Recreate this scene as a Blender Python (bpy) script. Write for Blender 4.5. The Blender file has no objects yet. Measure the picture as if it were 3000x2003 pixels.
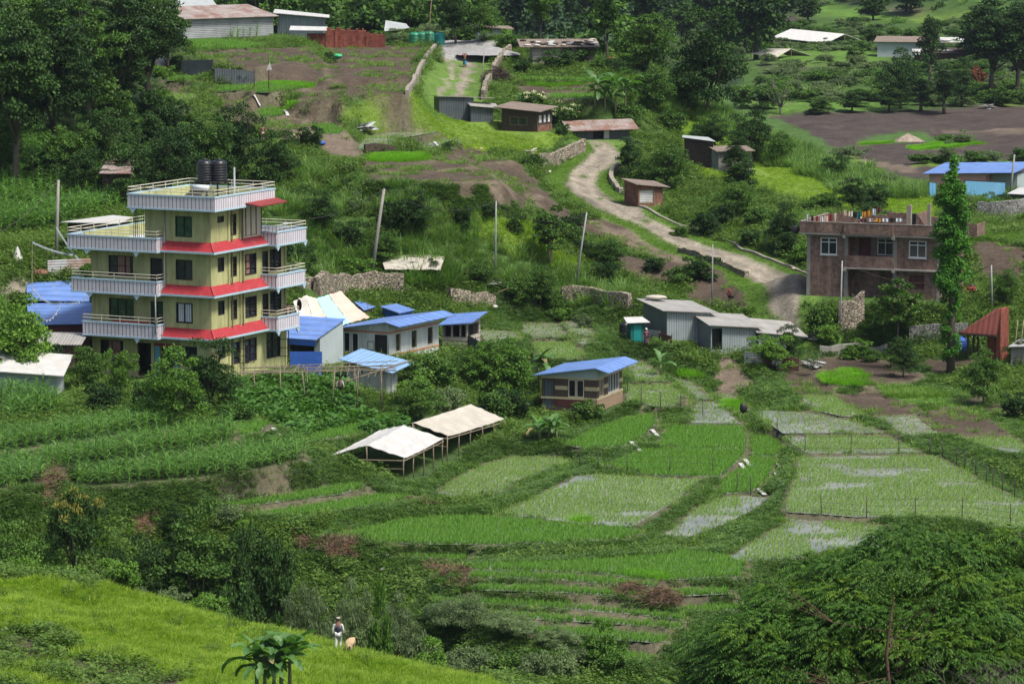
import bpy, bmesh, math, random
import numpy as np
from mathutils import Vector, Matrix
R=math.radians; PI=math.pi
random.seed(7); RNG=np.random.default_rng(7)
SC=bpy.context.scene; COL=SC.collection
# ---------------------------------------------------------------- camera, sky, sun
FPX=12000.0; PITCH=R(7.0); CAMZ=50.0
cam=bpy.data.cameras.new('camera'); camo=bpy.data.objects.new('camera',cam); COL.objects.link(camo)
camo.location=(0,0,CAMZ); camo.rotation_euler=(PI/2-PITCH,0,0)
cam.sensor_width=36; cam.lens=FPX/3000*36; cam.clip_start=1; cam.clip_end=6000
SC.camera=camo
SUN_EL=R(60); SUN_AZ=R(128)      # azimuth measured from +Y (away from camera) towards +X (right)
w=bpy.data.worlds.new('World'); SC.world=w; w.use_nodes=True
nt=w.node_tree; bg=nt.nodes['Background']; sky=nt.nodes.new('ShaderNodeTexSky')
sky.sky_type='NISHITA'; sky.sun_disc=False; sky.sun_elevation=SUN_EL; sky.sun_rotation=SUN_AZ
sky.air_density=1.0; sky.dust_density=4.0; sky.ozone_density=1.0
nt.links.new(sky.outputs[0],bg.inputs[0]); bg.inputs[1].default_value=0.095
sl=bpy.data.lights.new('sun','SUN'); slo=bpy.data.objects.new('sun',sl); COL.objects.link(slo)
sl.energy=3.2; sl.angle=R(12); sl.color=(1,0.95,0.86)
slo.location=(100,100,200)
slo.rotation_euler=Vector((-math.sin(SUN_AZ)*math.cos(SUN_EL),-math.cos(SUN_AZ)*math.cos(SUN_EL),-math.sin(SUN_EL))).to_track_quat('-Z','Y').to_euler()
vs=SC.view_settings; vs.view_transform='Standard'; vs.look='None'; vs.exposure=0.80; vs.gamma=1.0; vs.use_curve_mapping=False
SC.cycles.max_bounces=6; SC.cycles.diffuse_bounces=2; SC.cycles.glossy_bounces=2; SC.cycles.transmission_bounces=3
SC.cycles.transparent_max_bounces=8; SC.cycles.volume_bounces=0

# ---------------------------------------------------------------- pixel <-> world (measuring tools; pixels of the 3000 px photograph)
CT,ST=math.cos(PITCH),math.sin(PITCH)
def ray(px,py):
    x=(px-1500)/FPX; v=(1001.5-py)/FPX
    return np.array([x, CT+v*ST, -ST+v*CT])
def P(px,py,Y):
    d=ray(px,py); t=Y/d[1]; return Vector((d[0]*t,Y,CAMZ+d[2]*t))
def PZ(px,py,z):
    d=ray(px,py); t=(z-CAMZ)/d[2]; return Vector((d[0]*t,d[1]*t,z))
def proj(p):
    x,y,z=p[0],p[1],p[2]-CAMZ
    f=y*CT-z*ST; u=y*ST+z*CT
    return (1500+FPX*x/f, 1001.5-FPX*u/f)
def HX(px,Y,z): # hidden control point: by image column, distance and height below the camera
    return Vector(((px-1500)/FPX*Y,Y,CAMZ+z))
# ---------------------------------------------------------------- terrain control points
CP=[P(*a) for a in [
 (-100,1740,224),(150,1745,220),(300,1765,218),(600,1810,214),(900,1885,210),(1150,1945,208),(1400,2003,207),(0,1900,195),(300,1900,196),(600,1930,200),
 (990,1920,203),(0,2010,182),(500,2010,188),(900,2010,195),(1700,2080,205),(2200,2200,200),(2900,2250,196),
 (100,1650,240),(500,1600,246),(800,1650,243),(1000,1700,243),(1200,1800,240),(500,1450,251),(400,1330,257),(200,1250,263),(50,1420,252),
 (900,1480,256),(950,1380,264),(900,1250,272),
 (1700,1940,238),(1700,1800,246),(1700,1700,252),(1650,1610,259),(1350,1560,263),(1100,1640,252),(1350,1700,249),
 (2300,1800,248),(2300,1650,256),(2700,1600,260),(2950,1800,250),(2300,1560,263),(2500,1430,272),(2900,1480,268),
 (1500,1450,271),(1800,1450,272),(1300,1400,274),(1150,1330,277),(1500,1300,281),(1700,1340,282),(2050,1340,283),(1720,1270,290),
 (2500,1330,288),(2200,1250,295),(2500,1250,296),(2900,1250,297),(2500,1150,306),(2850,1100,312),(2500,1050,316),(2800,950,322),(2550,900,325),(2650,950,321),(2950,1000,318),
 (1760,1200,295),(1600,1150,302),(1450,1130,303),(1600,1050,312),(1600,980,321),(1950,1150,305),(1950,1060,315),(2100,1010,320),(1893,1025,319),(2250,1040,317),(2290,985,327),(2100,900,334),
 (1500,880,328),(1700,800,337),(1850,880,328),(1700,700,349),(1650,600,363),(1600,500,378),(1500,400,392),(1350,330,401),(1500,300,407),(1550,230,425),
 (1730,430,397),(1720,520,383),(1850,590,371),(2000,640,364),(2150,715,354),(2350,850,339),(1950,760,345),(2150,850,337),
 (1363,195,440),(1340,260,428),(1600,200,436),(1700,200,440),(1640,150,446),(1450,110,452),(1250,110,452),(1100,60,458),
 (1200,150,443),(1000,210,427),(1000,300,408),(800,250,416),(600,250,414),(900,420,372),(1100,400,383),(750,350,388),(600,330,392),(900,600,336),(1100,550,352),(1250,500,365),(750,500,350),
 (950,700,338),(950,800,324),(1200,860,322),(1300,910,318),(1400,975,313),(700,700,316),(940,985,303),(1000,958,310),(1150,1150,286),(1050,1150,285),(1200,1050,297),(1300,1050,303),
 (450,1130,287),(850,1130,287),(620,1140,285),(250,1100,287),(100,1180,275),(20,1200,272),(200,1060,289),(100,770,306),(250,820,302),(0,900,298),
 (0,700,320),(200,560,338),(450,520,342),(500,640,322),(100,350,368),(300,200,396),(0,100,402),(450,250,405),(450,400,370),(550,110,444),(700,95,449),(850,120,446),
 (2000,270,432),(1900,200,444),(2100,330,426),(2300,420,415),(2450,500,404),(2600,565,391),(2750,640,372),(2900,690,353),(3050,720,345),
 (2100,500,398),(1950,480,396),(2300,600,373),(2450,650,357),(2200,640,364),(2300,700,352),(2350,790,335),(2650,740,345),(2950,850,330),
 (2870,630,418),(3000,610,425),(1900,350,415),(1800,330,410),(1850,430,400)]]
CP+=[HX(*a) for a in [
 (-200,234,-45.5),(0,232,-45.5),(300,230,-46),(700,226,-47.5),(1100,224,-49),(1500,222,-50.5),(1900,222,-51),(2500,225,-51.5),(3100,230,-51),
 (2100,452,-37),(2300,447,-39),(2450,440,-40),(2600,430,-40),(2750,416,-39.5),(1900,470,-34),(1700,480,-32),(1400,500,-31),(1100,510,-30),
 (2000,500,-40),(2500,500,-40),(3000,500,-40),(3400,480,-40),(2000,620,-40),(2500,620,-40),(3000,620,-40),(3500,650,-38),
 (1500,620,-40),(1000,620,-38),(500,600,-30),(0,600,-22),(-400,500,-16),
 (0,450,-17),(300,460,-19),(600,480,-22),(-300,400,-17),(-300,300,-28),(-400,250,-38),(-400,200,-38),(-300,150,-38),
 (500,800,-36),(1500,800,-40),(2500,800,-39.5),(3500,800,-36),(500,1000,-30),(1500,1000,-38),(2500,1000,-38),(3500,1000,-32),
 (0,1400,20),(1000,1400,12),(2000,1400,6),(3000,1400,14),(0,1900,90),(1500,1900,90),(3000,1900,100),(-1200,900,10),(4200,900,-10),(4200,500,-36),(3900,350,-34),(3600,260,-46),
 (0,120,-42),(1500,120,-52),(3000,120,-54),(1500,40,-48)]]
CP+=[Vector((x,y,z)) for x in(-320,-140,-70,70,140,320) for y,z in((10,2),(90,3),(150,5))]+[Vector((-160,260,14)),(Vector((160,300,6))),Vector((-320,400,36)),Vector((320,400,12))]
CPA=np.array([[p.x,p.y,p.z] for p in CP])
def tps(r2): return np.where(r2>0, 0.5*r2*np.log(np.maximum(r2,1e-9)),0)
def lg(y): return y
_S=100.0
def fit():
    n=len(CPA); X=CPA[:,:2]/_S
    d2=((X[:,None]-X[None])**2).sum(-1); A=tps(d2)+np.eye(n)*0.0004
    Pm=np.c_[np.ones(n),X]; M=np.zeros((n+3,n+3)); M[:n,:n]=A; M[:n,n:]=Pm; M[n:,:n]=Pm.T
    return np.linalg.solve(M,np.r_[CPA[:,2],0,0,0])
WT=fit()
def base(xy):
    xy=np.asarray(xy,float)/_S; n=len(CPA); out=np.empty(len(xy)); X=CPA[:,:2]/_S
    for i in range(0,len(xy),20000):
        q=xy[i:i+20000]; d2=((q[:,None]-X[None])**2).sum(-1)
        out[i:i+20000]=tps(d2)@WT[:n]+WT[n]+q@WT[n+1:]
    return out
_gr=np.random.default_rng(3).random((256,256))
def vnoise(x,y,s,ox=0):
    x=np.asarray(x)/s+ox+500; y=np.asarray(y)/s+ox*1.7+500
    xi=np.floor(x).astype(int); yi=np.floor(y).astype(int); fx=x-xi; fy=y-yi
    fx=fx*fx*(3-2*fx); fy=fy*fy*(3-2*fy)
    g=lambda a,b:_gr[a%256,b%256]
    return (g(xi,yi)*(1-fx)+g(xi+1,yi)*fx)*(1-fy)+(g(xi,yi+1)*(1-fx)+g(xi+1,yi+1)*fx)*fy
# first hit of a pixel's ray with the smooth base ground
def hit(px,py,zf=None):
    d=ray(px,py); Y=np.concatenate([np.arange(165,620,0.8),np.arange(620,1900,4.0)])
    pts=np.c_[d[0]/d[1]*Y,Y]; h=base(pts)-(CAMZ+d[2]/d[1]*Y)
    k=np.argmax(h>0)
    if h[k]<=0: k=len(Y)-1
    if k==0: y=Y[0]
    else:
        a,b=h[k-1],h[k]; y=Y[k-1]+(Y[k]-Y[k-1])*(-a)/(b-a+1e-9)
    return P(px,py,float(y))
# crops used while measuring
def cr(ox,oy,s): return lambda pts:[(ox+x/s,oy+y/s) for x,y in pts]
A_=cr(0,0,2.347); B_=cr(1000,0,2.347); E_=cr(2000,0,2.347); F_=cr(0,668,2.347); G_=cr(1000,668,2.347); H_=cr(2000,668,2.347)
I_=cr(0,1336,2.349); J_=cr(1000,1336,2.349); K_=cr(2000,1336,2.349); V_=cr(0,0,0.783)
def jk(*p): return J_(p)
# fields: name, kind (rice, wet, nursery, soil, grass), polygon in pixels, level: None = from base at centroid, or (px,py,Y)
FIELDS=[
 ('J1','ricewet',J_([(625,280),(800,150),(985,60),(1180,12),(1560,15),(1600,35),(1400,95),(1250,150),(1130,230),(980,300),(860,300)]),None),
 ('J2','ricewet',J_([(1080,405),(1330,290),(1480,215),(1620,140),(1750,128),(2050,150),(2469,165),(2349,270),(2250,340),(2090,440),(1990,490),(1700,470),(1300,425)]),None),
 ('J3','rice',J_([(-30,550),(200,500),(420,450),(700,425),(1000,425),(1300,445),(1700,490),(1990,505),(2075,540),(1900,575),(1500,600),(1100,612),(700,612),(350,600),(150,570),(0,565)]),None),
 ('J4','rice',J_([(440,690),(860,690),(870,705),(840,722),(640,712),(440,700)]),'J3'),
 ('J5','rice',J_([(870,765),(1000,752),(1400,742),(1900,715),(2250,695),(2349,660),(2669,700),(2780,735),(2750,835),(2549,840),(2349,855),(2100,850),(1800,812),(1400,792),(1000,788),(880,788)]),'J3'),
 ('J6','rice',J_([(880,805),(1300,815),(1700,838),(2000,865),(2200,885),(2100,903),(1900,888),(1400,848),(870,838)]),'J5'),
 ('J7','rice',J_([(950,898),(1500,908),(1900,945),(2349,925),(2669,925),(2669,950),(2349,968),(2000,968),(1500,942),(950,925)]),'J6'),
 ('J8','rice',J_([(740,988),(1300,1010),(1850,1058),(2349,1110),(2349,1132),(2000,1090),(1500,1052),(1200,1033),(740,1008)]),'J7'),
 ('J9','rice',J_([(980,1082),(1500,1108),(2349,1165),(2349,1188),(1500,1135),(990,1102)]),'J8'),
 ('J10','rice',J_([(1200,1180),(1700,1195),(2250,1250),(2230,1280),(2150,1288),(1900,1268),(1600,1234),(1250,1212)]),'J9'),
 ('J11','rice',J_([(1380,1315),(1900,1358),(2150,1385),(2150,1422),(1700,1378),(1400,1345)]),'J10'),
 ('K7','rice',K_([(0,1050),(360,1030),(400,1045),(350,1068),(0,1072)]),'J7'),
 ('Ia','rice',I_([(1540,335),(1900,288),(2349,212),(2480,198),(2510,215),(2349,265),(1900,322),(1530,357)]),None),
 ('Ib','rice',I_([(1800,395),(2150,350),(2600,275),(2850,280),(2829,296),(2650,335),(2349,388),(2100,412),(1700,412)]),'Ia'),
 ('K1','ricewet',K_([(280,285),(430,275),(595,290),(480,370),(330,450),(150,520),(0,570),(-150,545),(-60,500),(0,440),(100,360)]),None),
 ('K2','ricewet',K_([(330,690),(480,600),(680,490),(740,430),(1130,460),(1400,490),(1400,620),(1000,645),(800,700),(480,722),(340,710)]),None),
 ('K3','ricebig',K_([(790,12),(1200,0),(1740,5),(1900,90),(2080,190),(2349,320),(2500,400),(2500,540),(1900,435),(1500,418),(1200,423),(950,403),(720,388),(710,330),(760,200),(800,110)]),None),
 ('K4','rice',K_([(480,10),(640,40),(600,130),(540,200),(470,250),(240,268),(310,140),(420,80)]),None),
 ('K5','rice',V_([(1395,1070),(1440,1048),(1480,1036),(1560,1032),(1708,1035),(1690,1062),(1650,1094),(1500,1092)]),None),
 ('V1','rice',V_([(1300,1022),(1360,990),(1440,960),(1495,952),(1505,970),(1480,1000),(1430,1026),(1340,1030)]),None),
 ('V2','rice',V_([(1510,1022),(1520,1000),(1540,980),(1700,980),(1712,1000),(1708,1030),(1560,1029)]),None),
 ('V3','rice',V_([(1725,1002),(1760,1003),(1790,1014),(1796,1030),(1780,1048),(1725,1048),(1720,1030)]),None),
 ('H6','wet',H_([(90,1200),(215,1195),(330,1285),(400,1345),(60,1343),(70,1250)]),None),
 ('H7','wet',H_([(-60,1040),(60,1060),(120,1120),(200,1180),(90,1188),(-10,1110)]),None),
 ('H8','wet',H_([(210,1145),(350,1148),(440,1235),(505,1270),(400,1290),(310,1240)]),None),
 ('H9','wet',H_([(495,1268),(560,1255),(900,1275),(1180,1335),(1400,1412),(690,1415),(600,1350),(530,1290)]),None),
 ('H10','ricewet',H_([(700,1432),(1420,1442),(1640,1550),(850,1553),(770,1500)]),None),
 ('H11','ricewet',H_([(830,1155),(1040,1160),(1180,1250),(1280,1298),(1100,1298),(900,1255),(820,1200)]),None),
 ('H12','wet',H_([(1320,1302),(1600,1290),(1660,1345),(1790,1428),(1540,1428),(1400,1350)]),None),
 ('H13','soil',H_([(1060,1158),(1300,1130),(1590,1230),(1620,1275),(1290,1292),(1200,1250)]),None),
 ('H14','soil',H_([(1650,1270),(1900,1230),(2100,1320),(2250,1425),(1920,1432),(1760,1395)]),None),
 ('H15','ricewet',H_([(1930,1447),(2260,1440),(2349,1500),(2420,1560),(2200,1540),(2050,1500)]),None),
 ('H16','soil',H_([(930,900),(1280,880),(1640,1010),(1560,1055),(1290,1050),(960,975)]),None),
 ('H18','grass',H_([(950,1000),(1060,1005),(1270,1060),(1260,1085),(1000,1068)]),None),
 ('H19','grass',H_([(1340,1085),(1700,1115),(1900,1195),(1880,1232),(1600,1215),(1400,1150)]),None),
 ('H20','soil',H_([(690,1010),(860,1010),(1040,1110),(980,1145),(790,1135)]),None),
 ('G1','wet',G_([(930,705),(1190,712),(1212,740),(1180,778),(1060,793),(990,775)]),None),
 ('G2','wet',G_([(1240,668),(1490,660),(1565,745),(1350,765),(1250,740)]),None),
 ('G3','ricewet',G_([(1300,790),(1590,790),(1650,885),(1600,905),(1380,905)]),None),
 ('G4','wet',G_([(1520,642),(1640,660),(1750,735),(1700,748),(1590,730),(1530,680)]),None),
 ('G5','wet',G_([(1610,757),(1700,760),(1730,790),(1640,800)]),None),
 ('G6','ricewet',G_([(1960,935),(2075,930),(2170,995),(2230,1055),(2060,1060),(1970,1010)]),None),
 ('G7','ricewet',G_([(1970,1085),(2240,1080),(2349,1150),(2300,1225),(2150,1230),(1960,1180)]),None),
 ('B1','ricewet',B_([(120,1028),(130,940),(400,910),(690,907),(400,955),(330,1025)]),None),
 ('B3','ricewet',B_([(440,1005),(800,952),(820,985),(640,1035),(600,1050)]),None),
 ('B2','soil',B_([(150,1125),(180,1070),(580,1052),(600,1110),(400,1122)]),None),
 ('B4','soil',B_([(-150,310),(560,322),(590,360),(520,405),(0,398),(-150,380)]),None),
 ('B5','soil',B_([(-80,415),(520,440),(500,500),(470,545),(-80,545)]),None),
 ('B6','soil',B_([(0,590),(460,592),(435,655),(0,660)]),None),
 ('A1','rice',A_([(1190,285),(1500,278),(1850,312),(1700,338),(1200,348)]),None),
 ('A2','soil',A_([(1190,372),(1700,352),(2160,322),(2160,395),(1950,428),(1750,465),(1450,458)]),None),
 ('A3','ricewet',A_([(1120,642),(1380,657),(1365,700),(1180,710)]),None),
 ('A4','rice',A_([(1480,602),(1780,592),(1700,620),(1500,638)]),None),
 ('A5','rice',A_([(1140,535),(1450,532),(1300,558),(1150,560)]),None),
 ('A6','rice',A_([(1760,575),(2130,582),(2120,605),(1850,640),(1760,640)]),None),
 ('B7','rice',B_([(1200,540),(1850,545),(1850,565),(1280,560)]),None),
 ('B8','soil',B_([(1250,600),(1800,600),(1800,635),(1300,640)]),None),
 ('B9','rice',B_([(1420,652),(1800,660),(1780,685),(1440,680)]),None),
 ('C1','corn',V_([(-60,1012),(60,1006),(200,985),(330,965),(402,958),(398,984),(250,1000),(100,1022),(-60,1046)]),None),
 ('C2','corn',V_([(100,1052),(300,1022),(450,1002),(528,988),(532,1012),(430,1032),(250,1058),(100,1078)]),None),
 ('C3','corn',V_([(160,1100),(350,1075),(560,1042),(685,1028),(692,1052),(560,1082),(400,1100),(180,1118)]),None),
 ('C4','corn',V_([(-60,1075),(85,1068),(95,1105),(-60,1130)]),None),
 ('A7','soil',A_([(1490,700),(1640,685),(1660,730),(1500,742)]),None),
 ('A8','rice',A_([(1770,762),(1930,757),(1955,795),(1800,808)]),None),
 ('A9','soil',A_([(1880,835),(2060,828),(2100,868),(1900,878)]),None),
 ('A11','soil',A_([(2030,640),(2340,632),(2340,700),(2080,692)]),None),
 ('A12','rice',A_([(2130,872),(2290,862),(2349,900),(2349,925),(2200,925)]),None),
 ('B11','soil',B_([(100,1142),(850,1128),(900,1150),(600,1172),(120,1172)]),None),
 ('B12','soil',B_([(150,1198),(700,1185),(1000,1192),(1050,1235),(700,1255),(200,1240)]),None),
 ('B13','soil',B_([(850,1012),(1050,1062),(1150,1108),(1000,1118),(820,1060)]),None),
 ('F1','rice',F_([(1640,1360),(1750,1345),(1850,1350),(1800,1400),(1650,1430)]),None),
 ('F2','rice',F_([(2080,1430),(2349,1370),(2600,1300),(2800,1290),(2750,1330),(2400,1430),(2100,1480)]),None),
]
def inpoly(x,y,poly):
    ins=np.zeros(len(x),bool); n=len(poly)
    for i in range(n):
        x0,y0=poly[i]; x1,y1=poly[(i+1)%n]
        c=((y0>y)!=(y1>y)); xi=(x1-x0)*(y-y0)/((y1-y0) if y1!=y0 else 1e-12)+x0
        ins^=(c&(x<xi))
    return ins
def dpoly(x,y,poly):
    d=np.full(len(x),1e9); n=len(poly)
    for i in range(n):
        ax,ay=poly[i]; bx,by=poly[(i+1)%n]; dx,dy=bx-ax,by-ay; L=dx*dx+dy*dy+1e-12
        t=np.clip(((x-ax)*dx+(y-ay)*dy)/L,0,1)
        d=np.minimum(d,np.hypot(x-ax-t*dx,y-ay-t*dy))
    return d
FD={}
def spans(poly,x):
    ys=[]
    for i in range(len(poly)):
        (x0,y0),(x1,y1)=poly[i],poly[(i+1)%len(poly)]
        if (x0-x)*(x1-x)<0: ys.append(y0+(y1-y0)*(x-x0)/(x1-x0))
    return (min(ys),max(ys)) if ys else None
def levels():
    F_sorted=sorted(FIELDS,key=lambda f:sum(p[1] for p in f[2])/len(f[2]))
    for nm,kind,poly,lev in F_sorted:
        cx=sum(p[0] for p in poly)/len(poly); cy=sum(p[1] for p in poly)/len(poly)
        lo=[];hi=[];ch=[]; x0=min(p[0] for p in poly); x1=max(p[0] for p in poly)
        for x in np.arange(x0+1.3,x1,7.0):
            me_=spans(poly,x)
            if not me_: continue
            for on,of in FD.items():
                if on==nm: continue
                s_=spans(of['px'],x)
                if s_ and -12<me_[0]-s_[1]<110 and s_[0]<me_[0]:
                    Yf=PZ(x,s_[1],of['z']).y; zz=P(x,max(me_[0],s_[1]+4),Yf-.25).z; lo.append(zz); hi.append(of['z']-.12)
                    if on==lev: ch.append(zz)
        z=hit(cx,cy).z
        if ch: z=max(ch)
        if hi: z=min(z,min(hi))
        if lo: z=max(z,max(lo))
        FD[nm]=dict(kind=kind,px=poly,z=z,xy=[(PZ(a,b,z).x,PZ(a,b,z).y) for a,b in poly])
levels()
# the fields now rule the ground: refit the smooth base through them
keep=[]
for p in CPA:
    ok=True
    for f in FD.values():
        if inpoly(np.array([p[0]]),np.array([p[1]]),f['xy'])[0] or dpoly(np.array([p[0]]),np.array([p[1]]),f['xy'])[0]<3.0: ok=False;break
    if ok: keep.append(p)
extra=[]
for nm,f in FD.items():
    q=np.array(f['xy']); c=q.mean(0); pts=[c]+[q[i]*.8+c*.2 for i in range(0,len(q),max(1,len(q)//5))]
    for a in pts: extra.append([a[0],a[1],f['z']])
CPA=np.array(keep+extra); print('controls',len(keep),len(CPA))
WT=fit()
for nm,f in []: print(nm,round(f['z'],2),round(min(q[1] for q in f['xy']),1),round(max(q[1] for q in f['xy']),1))
# ---------------------------------------------------------------- building sites: near corner (pixel, distance), turn against the line of sight, extents
BLD={'yellow':(621.4,1118,285,-31,-9.9,0,0,10.4),'white':(1139.7,1060,300,-30,-4.25,0,0,7.5),'striped':(1749,1206,294,-18,-4.2,0,0,5.9),'toilet':(1132,1154,291,-30,-3.3,0,0,1.6),
 'blueshed':(938,1072,296,-30,-5.5,0,0,3.4),'shedA':(1953.3,997,320,20,0,3.6,0,5.5),'shedB':(2082,1037,318,20,0,3.8,0,4.0),'shedC':(2222,1042,319,20,0,2.6,0,3.2),
 'brick':(2753.7,880,325,-15,-11.1,0,0,7.2),'pink':(2886,572,452,-20,-6.6,0,0,6.0),'long':(512,116,449,35,0,13.4,0,5),'sheetdark':(1286,352,397,8,0,3.4,0,3.5),'sheetlow':(1379,357,396,8,0,2.2,0,2.4),
 'patch':(1574,386,393,-28,-3.9,0,0,3.0),'rusty':(1690,408,398,10,0,5.2,0,2.4),'brickhut':(1869,606,368,20,0,2.4,0,3.6),'laundry':(2105,500,384,14,0,3.2,0,3.0),'sack':(1560,192,437,4,0,6.6,0,4.0),
 'farshed':(1400,124,455,5,0,2.6,0,3.0),'tower':(2930,1055,313,-25,-1.3,0,0,1.5),'redhouse':(264,1062,292,0,-4.0,0,0,5),'annex':(205,1085,287,-10,-2.0,0,0,2.5),'lowwhite':(166,1156,276,-10,-5.5,0,0,3),
 'hutfar':(2690,168,700,-5,-7,0,0,5),'leanto':(1368,1030,309,-20,-2.0,0,0,3.0)}
def site(k):
    px,py,Y,rel,x0,x1,y0,y1=BLD[k]; o=P(px,py,Y); a=R(rel)-math.atan((px-1500)/FPX); return o,a,(x0,x1,y0,y1)
def toworld(o,a,x,y,z=0): return Vector((o.x+x*math.cos(a)-y*math.sin(a),o.y+x*math.sin(a)+y*math.cos(a),o.z+z))
PADS=[]; PADF=[]
for k_ in BLD:
    o_,a_,(x0,x1,y0,y1)=site(k_); q_=[toworld(o_,a_,x,y) for x,y in((x0-.4,y0-.5),(x1+.4,y0-.5),(x1+.4,y1+.4),(x0-.4,y1+.4))]; PADF.append([tuple(toworld(o_,a_,x,y))[:2] for x,y in((x0-.8,y0-1.6),(x1+1.2,y0-1.6),(x1+1.2,y1+.5),(x0-.8,y1+.5))]); PADS.append(([(p.x,p.y) for p in q_],o_.z-.03))
    for p in q_: CPA=np.r_[CPA,[[p.x,p.y,o_.z]]]
WT=fit()
# ---------------------------------------------------------------- ground sheet
def axis(segs):
    out=[segs[0][0]]
    for a,b,n in segs: out+=list(np.linspace(a,b,n+1)[1:])
    return np.array(out)
gx=axis([(-700,-300,8),(-300,-120,12),(-120,-62,29),(-62,62,560),(62,120,29),(120,300,12),(300,900,10)])
gy=axis([(20,170,15),(170,200,30),(200,345,440),(345,460,230),(460,640,90),(640,1100,60),(1100,2100,25)])
NX,NY=len(gx),len(gy)
GX,GY=np.meshgrid(gx,gy); fx,fy=GX.ravel(),GY.ravel()
Z0=base(np.c_[fx,fy])
amp=np.clip((fy-120)/60,0,1)
Z0=Z0+amp*((vnoise(fx,fy,9)-.5)*0.9+(vnoise(fx,fy,3.1,3)-.5)*0.45+(vnoise(fx,fy,1.1,7)-.5)*0.18)
W=np.full(len(fx),1/(1.6**2)); ZS=Z0*W; FID=np.full(len(fx),-1); EDGE=np.full(len(fx),99.)
names=list(FD)
order=sorted(range(len(names)),key=lambda i:-max(q[1] for q in FD[names[i]]['xy']))
for i in order:
    f=FD[names[i]]; xs=[q[0] for q in f['xy']]; ys=[q[1] for q in f['xy']]
    m=np.where((fx>min(xs)-5)&(fx<max(xs)+5)&(fy>min(ys)-5)&(fy<max(ys)+5))[0]
    d=dpoly(fx[m],fy[m],f['xy']); ins=inpoly(fx[m],fy[m],f['xy'])
    wt=np.where(ins,0,np.clip(1-d/4.5,0,1)**2/(d*d+0.02)); W[m]+=wt; ZS[m]+=wt*f['z']
    FID[m[ins]]=i; EDGE[m]=np.minimum(EDGE[m],np.where(ins,99,d))
    f['bb']=(min(xs),max(xs),min(ys),max(ys))
for poly,zp in PADS:
    xs=[q[0] for q in poly]; ys=[q[1] for q in poly]; m=np.where((fx>min(xs)-4)&(fx<max(xs)+4)&(fy>min(ys)-4)&(fy<max(ys)+4))[0]
    d=dpoly(fx[m],fy[m],poly); ins=inpoly(fx[m],fy[m],poly); wt=np.where(ins,400.,np.clip(1-d/3.0,0,1)**2/(d*d+0.05)); W[m]+=wt; ZS[m]+=wt*zp
ZG=ZS/W
# bunds round the fields: small lip
ZG+=np.where((EDGE<0.5),0.06*(1-(EDGE/0.5)),0)
for i,nm in enumerate(names):
    m=FID==i; ZG[m]=FD[nm]['z']
soilm=np.isin(FID,[i for i,n in enumerate(names) if FD[n]['kind'] in('soil','grass')])
ZG[soilm]+=(vnoise(fx[soilm],fy[soilm],0.7,4)-.5)*0.12
ZGRID=ZG.reshape(NY,NX)
def gz(x,y):
    x=np.atleast_1d(np.asarray(x,float)); y=np.atleast_1d(np.asarray(y,float))
    i=np.clip(np.searchsorted(gx,x)-1,0,NX-2); j=np.clip(np.searchsorted(gy,y)-1,0,NY-2)
    u=np.clip((x-gx[i])/(gx[i+1]-gx[i]),0,1); v=np.clip((y-gy[j])/(gy[j+1]-gy[j]),0,1)
    return (ZGRID[j,i]*(1-u)+ZGRID[j,i+1]*u)*(1-v)+(ZGRID[j+1,i]*(1-u)+ZGRID[j+1,i+1]*u)*v
def G(x,y): return float(gz(x,y)[0])
def ghit(px,py):   # first hit with the finished ground
    d=ray(px,py); Y=np.concatenate([np.arange(165,640,0.4),np.arange(640,1900,3.0)])
    h=gz(d[0]/d[1]*Y,Y)-(CAMZ+d[2]/d[1]*Y); k=int(np.argmax(h>0))
    if h[k]<=0: k=len(Y)-1
    if k==0: return P(px,py,float(Y[0]))
    a,b=h[k-1],h[k]; return P(px,py,float(Y[k-1]+(Y[k]-Y[k-1])*(-a)/(b-a+1e-9)))
def ghits(pp):
    return [ghit(*p) for p in pp]
# ================================================================ materials
MATS={}
def _new(name):
    m=bpy.data.materials.new(name); m.use_nodes=True; MATS[name]=m; return m,m.node_tree,m.node_tree.nodes['Principled BSDF']
def N(nt,t,**k):
    n=nt.nodes.new(t)
    for a,b in k.items():
        if a.startswith('i_'): n.inputs[a[2:].replace('_',' ')].default_value=b
        else: setattr(n,a,b)
    return n
def L(nt,a,b): nt.links.new(a,b)
def ramp(nt,fac,stops):
    r=nt.nodes.new('ShaderNodeValToRGB'); e=r.color_ramp.elements
    while len(e)<len(stops): e.new(0.5)
    for k,(p,c) in enumerate(stops):
        e[k].position=p; e[k].color=(c[0],c[1],c[2],1) if hasattr(c,'__len__') else (c,c,c,1)
    nt.links.new(fac,r.inputs[0]); return r.outputs[0]
def mix(nt,mode,f,a,b):
    m=nt.nodes.new('ShaderNodeMix'); m.data_type='RGBA'; m.blend_type=mode
    for s,v in ((m.inputs[0],f),(m.inputs[6],a),(m.inputs[7],b)):
        if hasattr(v,'is_output') or hasattr(v,'links'): nt.links.new(v,s)
        elif hasattr(v,'__len__'): s.default_value=(v[0],v[1],v[2],1)
        else: s.default_value=v
    return m.outputs[2]
def noise_(nt,scale,detail=4,rough=.6,coord='Object',stretch=None):
    tc=nt.nodes.new('ShaderNodeTexCoord'); n=nt.nodes.new('ShaderNodeTexNoise')
    n.inputs['Scale'].default_value=scale; n.inputs['Detail'].default_value=detail; n.inputs['Roughness'].default_value=rough
    src=tc.outputs[coord]
    if stretch:
        mp=nt.nodes.new('ShaderNodeMapping'); mp.inputs['Scale'].default_value=stretch; nt.links.new(src,mp.inputs[0]); src=mp.outputs[0]
    nt.links.new(src,n.inputs['Vector']); return n.outputs['Fac']
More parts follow.
